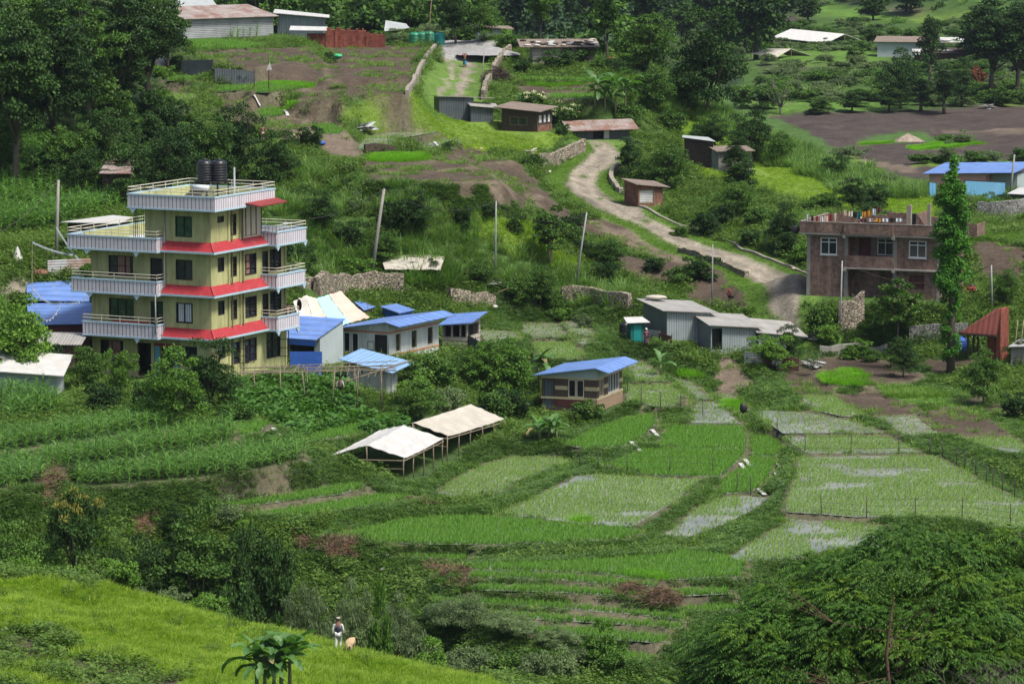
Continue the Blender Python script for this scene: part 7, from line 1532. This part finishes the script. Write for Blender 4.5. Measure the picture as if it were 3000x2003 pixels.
T_=[ # species, base x, base y, height, width in view pixels
('tall',40,440,440,210),('tall',125,400,400,190),('tallmid',205,330,330,150),('tall',270,300,340,170),('tall',340,250,290,150),('tallmid',385,175,190,100),('tall',-40,380,420,220),('tallmid',90,250,300,150),('tall',180,230,260,150),('tallmid',300,200,260,130),
('dark',60,330,170,150),('broad',150,420,140,130),('dark',230,400,150,140),('darkbush',300,430,110,120),('broad',10,420,150,120),('darkbush',100,430,90,110),('dark',190,450,110,120),('darkbush',330,330,80,110),('darkbush',350,290,90,90),('broad',250,310,120,110),
('darkbush',390,300,70,80),('bush',430,330,60,80),('bush',330,380,60,80),
('dark',390,455,165,145),('broad',470,430,170,120),('dark',545,430,190,130),('dark',640,430,130,105),('darkbush',600,440,70,90),('dark',450,400,120,110),('bush',560,470,60,80),('darkbush',300,470,80,90),
('fresh',40,890,220,190),('darkbush',115,860,80,90),('broad',205,900,115,95),('fresh',275,930,140,75),('fresh',400,975,170,150),('dark',485,950,175,150),('darkbush',340,950,100,90),('bush',545,970,60,90),('darkbush',240,940,70,110),
('fresh',1165,920,150,160),('fresh',1110,900,110,110),('bush',1000,885,90,115),('broad',1060,870,70,90),('freshbush',960,930,80,90),('palebush',1030,960,90,90),('broad',965,975,110,95),('bush',1130,960,80,110),('darkbush',1180,960,80,100),('bush',1340,965,60,80),('dark',740,525,90,90),('darkbush',800,560,60,80),('bush',700,470,60,70),('freshbush',820,640,60,80),('broad',885,600,70,80),('darkbush',985,640,55,60),('dark',1640,350,90,80),('darkbush',1700,420,60,80),('dark',1690,395,80,70),
('dark',955,535,100,90),('darkbush',925,525,80,90),('open',1260,615,150,100),('broad',1400,615,70,80),('darkbush',1180,535,50,45),('darkbush',1060,520,55,50),('darkbush',1120,500,45,45),('bush',1100,645,55,65),('broad',1240,700,95,90),('bush',1190,690,70,80),('bush',1310,560,60,60),
('palebush',1340,752,34,45),('freshbush',1290,735,36,50),('bush',1270,715,50,60),('darkbush',1600,640,60,90),('bush',1560,650,50,70),('darkbush',1500,620,40,60),
('dark',1445,405,90,75),('broad',1530,435,110,100),('bush',1480,430,60,70),('dark',1725,375,125,115),('broad',1790,385,85,60),('darkbush',1620,540,60,70),('broad',1690,500,90,90),('dark',1795,575,110,85),('dark',1958,490,85,75),('darkbush',2010,475,60,75),('bush',1740,520,60,80),('darkbush',1660,520,60,70),('bush',1900,480,50,70),('darkbush',1720,560,40,60),('bush',1560,540,30,50),
('broad',1500,265,110,105),('broad',1580,255,120,100),('dark',1625,268,245,180),('broad',1485,175,150,130),('tallmid',1392,150,220,70),('tallmid',1240,105,170,70),('bush',1540,300,60,80),('bush',1440,290,70,70),('bush',1620,320,60,80),
('dark',1045,100,135,90),('tallmid',905,75,120,90),('dark',830,60,100,90),('broad',1110,95,90,70),('bush',1170,110,40,60),
('flower',1232,262,58,75),('flower',1295,290,55,90),('bush',1330,150,60,80),('darkbush',1280,160,50,90),('darkbush',1420,170,40,70),('darkbush',1200,170,40,60),
('open',2060,790,160,115),('dark',2072,865,95,80),('broad',2255,930,135,100),('broad',2305,700,90,65),('fresh',1772,850,90,95),('dark',1810,830,90,60),('twiggy',1862,860,70,55),('bush',1880,765,90,90),('freshbush',1900,790,60,60),('freshbush',1965,822,42,75),('bush',2000,830,40,50),
('darkbush',2330,960,70,90),('bush',2030,700,30,40),('dark',2340,830,60,60),
('cypress',2132,215,225,60),('dark',2065,250,140,105),('cypress',2165,262,125,65),('cypress',2112,255,95,60),('darkfar',2040,258,70,60),('tall',2275,225,240,165),('tall',2335,225,230,150),('cypress',2205,245,110,60),('redfar',2240,208,60,42),('darkfar',2260,150,160,120),('darkfar',2340,140,150,110),('midfar',2000,100,45,60),('midfar',2090,120,60,60),('twiggy',1790,262,95,100),
('darkfar',1640,110,60,80),('midfar',1760,250,60,70),('midfar',1700,250,60,60),('midfar',1880,262,40,60),('darkfar',1955,258,50,60),('midfar',2300,245,50,60),
('umbrella',170,1345,240,135),('broad',60,1375,190,160),('broad',10,1330,150,130),('tallmid',455,1410,270,200),('layer',335,1410,195,160),('dark',540,1410,190,130),('darkbush',600,1310,115,110),('dark',250,1390,130,120),('darkbush',640,1300,70,90),('darkbush',560,1440,110,110),('darkbush',110,1330,110,110),('dark',400,1250,100,80),('bush',620,1430,90,100),
('willow',705,1440,125,140),('willow',805,1440,115,120),('willow',915,1470,115,125),('willow',1050,1520,165,165),('willow',1180,1550,140,130),('freshbush',872,1440,70,70),('palebush',965,1490,70,80),('willow',1275,1590,110,110),('palebush',760,1470,60,70),('palebush',850,1490,55,80),
]
for t in T_:
    if t[0]=='umbrella' or (t[2]>1280 and t[1]<1300): continue
    tv(*t)
# those in the ravine stand out of sight behind the near hill: placed by distance
for t,Y in zip([t for t in T_ if (t[2]>1280 and t[1]<1300) or t[0]=='umbrella'],[228,226,234,229,230,231,238,233,236,226,232,240,228]+[228,226,224,221,219,222,220,217,227,224,222,221,222,221]):
    key,vx,vy,hv,wv=t; p=P(vx/.783,vy/.783,Y); z=G(p.x,p.y); top=P(vx/.783,(vy-hv)/.783,Y); k=Y/FPX/.783
    treeobj(key,(p.x,p.y,z-.1),max(1.5,top.z-z),wv*k,vx,vy)
# shrubs edging the meadow crest
random.seed(21)
for i in range(34):
    vx=60+i*42+random.uniform(-16,16); Y=216+random.uniform(-2,5)-max(0,vx-800)*.006; p=P(vx/.783,1800,Y); z=G(p.x,p.y); s=random.uniform(.7,1.35)
    treeobj(random.choice(['palebush','palebush','bush','freshbush']),(p.x,p.y,z-.1),1.7*s,1.9*s,vx,proj((p.x,p.y,z))[1]*.783,'low shrubs along the crest of the near meadow')
# far woods behind the ridge
random.seed(5)
for i in range(95):
    x=random.uniform(850,1760); Y=random.uniform(700,1100) if i%3 else random.uniform(480,620); p=P(x/.783,60,Y)
    if Y<640 and x>1500: continue
    z=G(p.x,p.y); s=random.uniform(.8,1.3)
    treeobj(random.choice(['hazefar','darkfar','midfar','hazefar']),(p.x,p.y,z-.2),(15 if Y>640 else 13)*s,9*s,x,40,'distant wood behind the ridge','distant tree in the hazy wood at the top of the picture')
for i in range(46):
    x=random.uniform(1560,2400); Y=random.uniform(820,1150); p=P(x/.783,60,Y); z=G(p.x,p.y); s=random.uniform(.6,1.1)
    treeobj(random.choice(['midfar','darkfar','hazefar']),(p.x,p.y,z-.2),9*s,8*s,x,30,'scattered trees on the far valley side','distant tree scattered on the far side of the valley')
for i in range(30):
    x=random.uniform(-20,900); Y=random.uniform(500,760); p=P(x/.783,60,Y); z=G(p.x,p.y); s=random.uniform(.8,1.3)
    treeobj(random.choice(['darkfar','midfar']),(p.x,p.y,z-.2),13*s,8*s,x,30,'trees behind the top left sheds','distant tree behind the rusty roofed sheds')
# ---------------------------------------------------------------- the poplar
def poplar():
    b=P(2180/.783,875/.783,311); b.z=G(b.x,b.y); k=b.y/FPX/.783; e=empty('poplar',b,0,'tall column shaped poplar with a bare lower trunk before the brick house','tree')
    m=MB(); H=500*k; m.tube([(0,0,-.3),(.05,0,H*.3),(-.05,.05,H*.6),(.08,0,H*.97)],[.34,.26,.2,.04],10); m.build('trunk','bark',e,True)
    lo=[]
    for i in range(150):
        z=H*(.27+.73*i/149); f=min(1,(z/H-.22)*5)*min(1,(1.03-z/H)*4.5); r=1.2*f; a=i*2.4+random.uniform(0,2*PI); rr=r*random.uniform(.1,1.0)*(1+.12*math.sin(z*1.9)+.10*math.sin(z*4.3)); lo.append((rr*math.cos(a),rr*math.sin(a),z,.5*random.uniform(.5,1.3)*max(.45,f),1.2))
    for i in range(16): z=H*random.uniform(.05,.30); a=random.uniform(0,6.3); lo.append((.5*math.cos(a),.5*math.sin(a),z,.32,1))
    V,F=crownVF(lo,30000,.2,.13); addmesh('crown',npmesh('crown',V,F,['poplar_leaf']),e)
poplar()
# ---------------------------------------------------------------- the big pinnate-leaved tree, lower right
def bigtree():
    c=P(2800,2080,178); gz0=G(c.x,c.y); e=empty('spreading_tree',(c.x,c.y,gz0),0,'huge dark feathery leaved tree filling the lower right corner','tree')
    zc=c.z-gz0; random.seed(12); lo=[]
    for i in range(520):
        zz=1-1.45*(i+.5)/520; q=math.sqrt(1-zz*zz); t=2.39996*i+random.uniform(-.2,.2); k=random.uniform(.84,1.0)*(1+.05*math.sin(3*t+1)+.04*math.sin(5*t+zz*6)); lo.append((12.3*k*q*math.cos(t),8.5*k*q*math.sin(t),zc+7.4*k*zz,random.uniform(.8,1.5),.6))
    lo+=[(x*.72,y*.7,zc+(z-zc)*.75,r*1.1,f) for x,y,z,r,f in lo[::3]]
    # fronds: rachis with drooping leaflet pairs
    Ls=np.array(lo); n=70000; k=RNG.choice(len(Ls),n,p=Ls[:,3]**2/(Ls[:,3]**2).sum()); U=unit(n); U[:,2]=np.abs(U[:,2])*.9-.12
    C=Ls[k,:3]+U*(Ls[k,3]*(.55+.5*rnd(n)**.5))[:,None]*np.c_[np.ones(n),np.ones(n),Ls[k,4]]
    D=U.copy(); D[:,2]*=.35; D+=unit(n)*.35; D/=np.linalg.norm(D,axis=1,keepdims=True)
    Lf=rnd(n,.45,.8); Vs=[];
    S=np.cross(D,np.array([0,0,1.])); S/=np.linalg.norm(S,axis=1,keepdims=True)+1e-9
    for j in range(7):
        t=.15+.85*j/6; base_=C+D*(Lf*t)[:,None]; base_[:,2]-=Lf*.45*t*t
        for sd in(-1,1) if j<6 else (0,):
            dd=D*(.45 if sd else 1)+S*sd*.85; dd[:,2]-=.45; dd+=unit(n)*.12
            V,F=leafquads(base_,dd,np.tile([0,0,1.],(n,1))+unit(n)*.2,rnd(n,.16,.25),rnd(n,.055,.085),.2); Vs.append((V,F))
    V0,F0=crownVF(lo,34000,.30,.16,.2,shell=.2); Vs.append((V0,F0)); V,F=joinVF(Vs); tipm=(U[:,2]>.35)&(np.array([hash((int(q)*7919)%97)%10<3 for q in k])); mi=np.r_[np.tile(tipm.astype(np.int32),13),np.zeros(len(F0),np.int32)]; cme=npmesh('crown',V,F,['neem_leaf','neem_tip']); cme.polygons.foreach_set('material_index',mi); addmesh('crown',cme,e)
    m=MB(); m.tube([(0,0,-.5),(.2,0,zc*.25),(0,.2,zc*.45)],[.9,.7,.6],10)
    for l in random.sample(lo,46):
        t=Vector(l[:3]); b=Vector((0,.2,zc*.4)); q=b+(t-b)*.5+Vector((random.uniform(-1,1),random.uniform(-1,1),-.8)); m.tube([b,q,t],[.32,.17,.05],6)
    m.build('trunk','bark',e,True)
    # sparse leafed tree standing in front of it
    c=P(2590,2150,166); g0=G(c.x,c.y); e2=empty('sparse_tree',(c.x,c.y,g0),0,'half bare tree with a reddish trunk in front of the huge dark tree','tree'); H=P(2590,1640,166).z-g0
    m=MB(); fork=H*.70; m.tube([(-.5,0,-.4),(0,.1,H*.4),(.25,0,H*.6),(.05,0,fork+.4),(.35,0,H*.9)],[.13,.11,.09,.06,.04],8); lo=[]
    for i in range(17):
        a=random.uniform(0,2*PI); z0=H*random.uniform(.42,.85); l=random.uniform(1.6,4.6); e_=Vector((math.cos(a)*l,math.sin(a)*l*.6,z0+random.uniform(-.3,1.6))); s=Vector((.1,0,z0)); q=(s+e_)/2+Vector((0,0,random.uniform(-.6,.1))); m.tube([s,q,e_],[.022,.016,.008],5)
        for _ in range(4):
            w_=e_+Vector((random.uniform(-1,1),random.uniform(-1,1),random.uniform(-.3,1)))*.9; m.tube([q,(q+w_)/2+Vector((0,0,.1)),w_],[.013,.010,.005],4,False)
        if random.random()<.6: lo.append((e_.x,e_.y,e_.z,.55,.7))
    for i in range(10): lo.append((.35+random.uniform(-1.3,1.3),random.uniform(-1,1),H*.93+random.uniform(-.5,.5),.5,.7))
    m.build('trunk','bark_red',e2,True); V,F=crownVF(lo,3800,.14,.075); addmesh('crown',npmesh('crown',V,F,['mid_leaf']),e2)
    # leafless grey branches of a second bare tree further right
    c=P(2860,2200,168); g0=G(c.x,c.y); e3=empty('bare_tree',(c.x,c.y,g0),0,'leafless pale branches low in the right corner','tree'); H=P(2860,1790,168).z-g0; m=MB()
    def br(a,d,l,r,dep):
        b=a+d*l; q=(a+b)/2+Vector((random.uniform(-.1,.1),random.uniform(-.1,.1),random.uniform(-.1,.1)))*l; m.tube([a,q,b],[r,r*.8,r*.6],6,False)
        if dep>0:
            for _ in range(3): br(b,(d+Vector((random.uniform(-1,1),random.uniform(-.6,.6),random.uniform(-.5,.6)))).normalized(),l*.68,r*.5,dep-1)
    for _ in range(3): br(Vector((0,0,H*.3)),Vector((random.uniform(-.8,.8),0,1)).normalized(),H*.22,.05,4)
    m.tube([(0,0,-.3),(0,0,H*.31)],[.2,.13],8); m.build('trunk','bark_pale',e3,True)
bigtree()
# ---------------------------------------------------------------- banana plants
def banana(vx,vy,hs0,Lf0,label,n=9,Y=None,newleaf=False,seed=1,stems=1,spread=.6):
    random.seed(seed); p=ghit(vx/.783,vy/.783) if not Y else P(vx/.783,vy/.783,Y)
    if Y: p.z=G(p.x,p.y)
    e=empty('banana_plant',p,0,label,'banana plant','banana plants on the slope')
    for s in range(stems):
        ox,oy=(s-(stems-1)/2)*spread,random.uniform(-.3,.3); hs=hs0*(random.uniform(.45,1.05) if stems>2 else random.uniform(.8,1.05)); lx=random.uniform(-.15,.15)
        m=MB(); m.tube([(ox,oy,-.3),(ox+lx*.4,oy,hs*.5),(ox+lx,oy,hs)],[.11,.09,.06],9); m.build('stem','banana_stem',e,True)
        for i in range(n):
            a=2.4*i+random.uniform(-.3,.3); new=newleaf and i==0 and s==0; t0=i/n
            Lf=Lf0*random.uniform(.75,1.1)*(.8 if new else 1); ph=R(88) if new else R(80-48*t0+random.uniform(-10,10)); bend=R(6) if new else R(75+random.uniform(-15,45)); S=12; wd=Lf*(.17 if new else random.uniform(.14,.175))
            m=MB(); V=[];f=[]; c=Vector((ox+lx,oy,hs-.25*t0*hs)); sd=Vector((-math.sin(a),math.cos(a),0)) if not new else Vector((1,0,0)); tw=random.uniform(-.5,.5)
            for k in range(S+1):
                t=k/S; an=ph-bend*t**1.3; d=Vector((math.cos(a)*math.cos(an),math.sin(a)*math.cos(an),math.sin(an)))
                if k: c=c+d*(Lf/S)
                w_=0.02 if t<.16 else wd*max(0.05,math.sin(PI*((t-.16)/.84)**.75))**.55
                up_=d.cross(sd).normalized()*-1; dr=-.45*w_ if not new else .15*w_; q=sd*math.cos(tw*t)+up_*math.sin(tw*t); tear=1 if new or k%3 else .55
                V+=[c-q*w_*tear+up_*dr,Vector(c),c+q*w_*(tear if k%2 else 1)+up_*dr]
            for k in range(S): f+=[(3*k,3*k+1,3*k+4,3*k+3),(3*k+1,3*k+2,3*k+5,3*k+4)]
            m.add(V,f); m.build('leaf','banana_leaf_new' if new else ('banana_leaf' if random.random()<.96 else 'dry_banana_leaf'),e,True)
plain('dry_banana_leaf',(.20,.16,.07),.8,.2)
banana(628,1630,2.5,1.8,'large banana plant on the near meadow left of the man in the dark vest',12,Y=188,seed=3,stems=5,spread=.38)
banana(1258,1005,1.2,1.5,'banana plant with one upright bright new leaf before the striped house',9,newleaf=True,seed=4,stems=3)
banana(1228,900,2.0,2.2,'banana plant with long arching leaves behind the striped house',7,seed=8,stems=2)
banana(1400,262,3.0,2.4,'pale banana clump above the low rusty roofs',9,seed=6,stems=4,spread=1.0)
banana(1200,255,1.2,1.5,'small banana plant beside the cream flowered bushes',7,seed=9)
banana(1515,860,.9,1.4,'young banana plant below the grey sheet sheds',7,seed=10)
finish_labels()
# ================================================================ ground cover (stuff nobody could count)
def cover():
    # rice in its flooded fields, transplanted in rows
    A=[];B=[];
    for nm in names:
        f=FD[nm]
        if f['kind'] not in('rice','ricewet','ricebig','wet'): continue
        hc=(sum(map(ord,nm))%7)*3.1
        x0,x1,y0,y1=f['bb']; s={'rice':.20,'ricewet':.20,'ricebig':.20,'wet':.27}[f['kind']]
        if y0>360: s*=1.3
        xs,ys=np.meshgrid(np.arange(x0,x1,s),np.arange(y0,y1,s*1.35)); p=np.c_[xs.ravel(),ys.ravel()]; p+=RNG.normal(size=p.shape)*.055
        ang=.12; p=p[inpoly(p[:,0],p[:,1],f['xy'])]
        z=np.full(len(p),f['z']+.02)
        v=vnoise(p[:,0],p[:,1]*.6,5,31+hc)*.6+vnoise(p[:,0]*.6,p[:,1]*.8,1.6,33)*.4
        th={'rice':-1,'ricewet':.44,'ricebig':.30,'wet':2}[f['kind']]
        k=v>th; sparse=~k&(rnd(len(p))<(.16 if f['kind']!='wet' else .45))
        q=np.c_[p,z]
        (A if f['kind']=='rice' else B).append(q[k]); B.append(q[sparse])
    A=np.concatenate(A);B=np.concatenate(B); print('rice',len(A),len(B))
    scatter('rice_plants','young rice standing in rows in the flooded terraces',MSH['rice'],A,rnd(len(A),.8,1.25))
    scatter('rice_seedlings','sparse pale rice seedlings standing in shallow water',MSH['ricep'],B,rnd(len(B),.8,1.25))
    # nursery beds
    Q=[]
    for poly in NURS:
        xy=zonexy(poly); xs=[q[0] for q in xy]; ys=[q[1] for q in xy]
        gx_,gy_=np.meshgrid(np.arange(min(xs),max(xs),.22),np.arange(min(ys),max(ys),.22)); p=np.c_[gx_.ravel(),gy_.ravel()]; p+=RNG.uniform(-.1,.1,p.shape); p=p[inpoly(p[:,0],p[:,1],xy)]
        Q.append(np.c_[p,gz(p[:,0],p[:,1])])
    Q=np.concatenate(Q); print('nursery',len(Q))
    scatter('rice_nursery','vivid green rice seedlings packed into nursery beds',MSH['nursery'],Q,rnd(len(Q),.9,1.5))
    p=place(['bank'],.23,205,350); ei=EDG[np.clip(np.searchsorted(gy,p[:,1])-1,0,NY-1),np.clip(np.searchsorted(gx,p[:,0])-1,0,NX-1)]; p=p[(ei>.55)|(rnd(len(p))<.06)]; print('bank',len(p)); bs=rnd(len(p),.6,1.1); scatter('bank_creepers','leafy creepers covering the terrace banks',MSH['bank'],p,np.c_[bs,bs,bs*.8],tilt=.25)
    # risers: extra creepers where the ground is steep
    p=place(['bank','weed','corn','mud','grass'],.11,215,345,sy=.11,jit=1.0); gzz=(gz(p[:,0],p[:,1]+.35)-gz(p[:,0],p[:,1]-.35))/.7; p=p[(np.abs(gzz)>.62)]; p=p[vnoise(p[:,0],p[:,1],2.5,41)>.30]; print('riser',len(p))
    scatter('riser_creepers','creepers hanging down the steep terrace risers',MSH['bank'],p+np.c_[np.zeros((len(p),2)),rnd(len(p),-.25,.05)],rnd(len(p),.4,.75),tilt=.6)
    p=np.r_[place(['bright'],1.0,172,218,.5,2.5,.5,.62),place(['weed'],.8,172,206,.7,2.5,.4,.6)]; scatter('meadow_weeds','taller weeds dotted over the near meadow',MSH['stalk'],p,rnd(len(p),.4,.9),tilt=.2)
    p=place(['verge'],.22,320,400); scatter('verge_turf','short turf on the verges of the dirt road',MSH['grass'],p,np.c_[rnd(len(p),.4,.7),rnd(len(p),.4,.7),rnd(len(p),.18,.32)],tilt=.2)
    p=np.r_[place(['weed','vine','field'],.42,205,360,1,5,.1,.4),place(['weed'],.24,172,205,1,2.5,.45,.65),place(['soil'],.3,172,205,.5,2,.45,.6)]; p2=place(['weed','field'],.6,360,470,1,5,.1,.45); p=np.r_[p,p2]; print('weed',len(p))
    scatter('weeds','mixed green weeds growing over the slopes',MSH['weed'],p,rnd(len(p),.6,1.5),tilt=.3)
    p=place(['vine'],.35,240,330); scatter('vines','broad leaved gourd vines sprawling beside the yellow house',MSH['vine'],p,rnd(len(p),.8,1.5),tilt=.4)
    p=np.r_[place(['weed','grass','bank','litter'],.5,205,470,.55,4,.3,.6),place(['soil','lightsoil'],.5,205,470,.5,2.2,.57,.70)]; p2=place(['grass'],.3,300,460); p=np.r_[p,p2]; print('grass',len(p))
    scatter('grass','rough grass growing on the slopes and road verges',MSH['grass'],p,rnd(len(p),.5,1.2),tilt=.2)
    p=np.r_[place(['bright'],.24,172,240),place(['weed'],.26,172,206,.9,2,.2,.45)]; p2=place(['bright'],.36,240,470); p2s=rnd(len(p2),1.0,2.1)*(1+vnoise(p2[:,0],p2[:,1],3,8)*.8)*.7*np.where(p2[:,1]>365,.42,.8); print('bright',len(p),len(p2))
    scatter('meadow_grass','bright yellow green grass on the near hill and upper slope',MSH['bright'],np.r_[p,p2],np.r_[rnd(len(p),.55,1.0)*(.55+vnoise(p[:,0],p[:,1],2.5,8)*.9),p2s],tilt=.25)
    p=np.r_[place(['weed'],.85,240,450,.8,6,.40,.60),place(['reed'],.9,300,450,.8)]; scatter('leafy_stalks','knee high leafy weeds with upright stalks on the slopes',MSH['stalk'],p,rnd(len(p),.6,1.4),tilt=.15)
    zx=zonexy(V_([(945,618),(1035,612),(1050,660),(940,662)])); xs=[q[0] for q in zx]; ys=[q[1] for q in zx]; a_,b_=np.meshgrid(np.arange(min(xs),max(xs),.5),np.arange(min(ys),max(ys),.6)); e_=np.c_[a_.ravel(),b_.ravel()]; e_=e_[inpoly(e_[:,0],e_[:,1],zx)]; e_=np.c_[e_,gz(e_[:,0],e_[:,1])]
    p=place(['reed'],.75,300,460,1,6,.2,.4); print('reed',len(p))
    scatter('tall_grass','tall pale green grass crowding the hillside',MSH['reed'],np.r_[p,e_],np.r_[rnd(len(p),.4,1.0),rnd(len(e_),.8,1.25)],tilt=.15)
    p=place(['corn'],.62,235,300,sy=.42,jit=.35); p2=place(['corn'],.75,300,460,sy=.5,jit=.35); p=np.r_[p,p2]; print('corn',len(p))
    scatter('corn','dense dark green corn crop standing in terraced plots',MSH['corn'],p,np.where(p[:,1]<266,rnd(len(p),.60,.82),rnd(len(p),.8,1.1)),tilt=.12)
    p=place(['litter'],.3,220,300); scatter('dry_straw','brown straw litter lying on the banks',MSH['litter'],p,rnd(len(p),.6,1.2),tilt=.5)
    under=[t[0] for k_ in('bush','palebush','freshbush','darkbush') for t in SPEC[k_][:2]]
    p=place(['weed','reed','vine'],2.4,240,440,.4,9,.48,.64); q=place(['forest'],1.9,300,440,.9); k=~((p[:,1]<300)&(p[:,0]>-3)); p=np.r_[p[k],q]; print('under',len(p)); scatter('undergrowth','low tangled shrubs and saplings crowding the slopes',under,p-np.array([0,0,.25]),rnd(len(p),.3,.85))
    # the far valley
    far_=MSH['reed'][:2]+under[:4]
    p=place(['grass','bright','weed','forest'],1.9,458,760,.7,24,.44,.60,sy=3.5); q=place(['grass','weed','forest'],3.2,760,1300,.8,30,.42,.58,sy=8); p=np.r_[p,q]; print('farveg',len(p))
    scatter('far_scrub','scrub and hedges spread over the valley floor',far_,p,np.c_[rnd(len(p),.8,1.8),rnd(len(p),.8,1.8),rnd(len(p),.35,1.1)],tilt=.1)
    fw=[t[0] for k_ in('hazefar','darkfar') for t in SPEC[k_][:3]]; x=RNG.uniform(-110,60,1500); y=RNG.uniform(880,1500,1500); k=(x<y*.045+RNG.normal(size=1500)*6); x,y=x[k],y[k]; z=gz(x,y)
    scatter('far_wood','dark wood covering the distant hillside, partly tinted haze blue',fw,np.c_[x,y,z-1.5],rnd(len(x),.8,1.4))
NURS=[B_([(180,1108),(205,1072),(570,1060),(575,1100),(400,1115)]),A_([(1820,570),(2000,572),(2130,582),(2120,605),(2000,603)]),A_([(1830,735),(1860,710),(2040,700),(2030,725),(1900,735)]),B_([(1280,575),(1670,570),(1665,588),(1300,590)]),
 H_([(1090,985),(1160,980),(1240,1020),(1230,1035),(1120,1015)]),H_([(0,970),(130,990),(140,1025),(0,1022)]),H_([(270,1200),(370,1195),(378,1235),(290,1240)]),J_([(1612,432),(1708,432),(1705,452),(1615,452)]),J_([(1990,808),(2245,833),(2245,845),(1990,822)]),
 E_([(1560,1015),(1850,980),(2060,985),(1900,1010),(1640,1032)]),E_([(1220,995),(1440,975),(1380,990)]),H_([(960,1010),(1060,1012),(1260,1070),(1180,1085),(1010,1065)])]
cover()
# ---------------------------------------------------------------- valley air
g=MB(); g.box(-800,1000,-30,2200,-75,150); hz=g.build('haze',[],None); hm=bpy.data.materials.new('haze_air'); hm.use_nodes=True; n_=hm.node_tree; n_.nodes.clear(); o_=n_.nodes.new('ShaderNodeOutputMaterial'); pv=n_.nodes.new('ShaderNodeVolumePrincipled')
pv.inputs['Color'].default_value=(.72,.84,1,1); pv.inputs['Density'].default_value=.00004; pv.inputs['Anisotropy'].default_value=.3; n_.links.new(pv.outputs[0],o_.inputs['Volume']); hz.data.materials.append(hm); tag(hz,'thin bluish haze over the valley',kind='stuff')
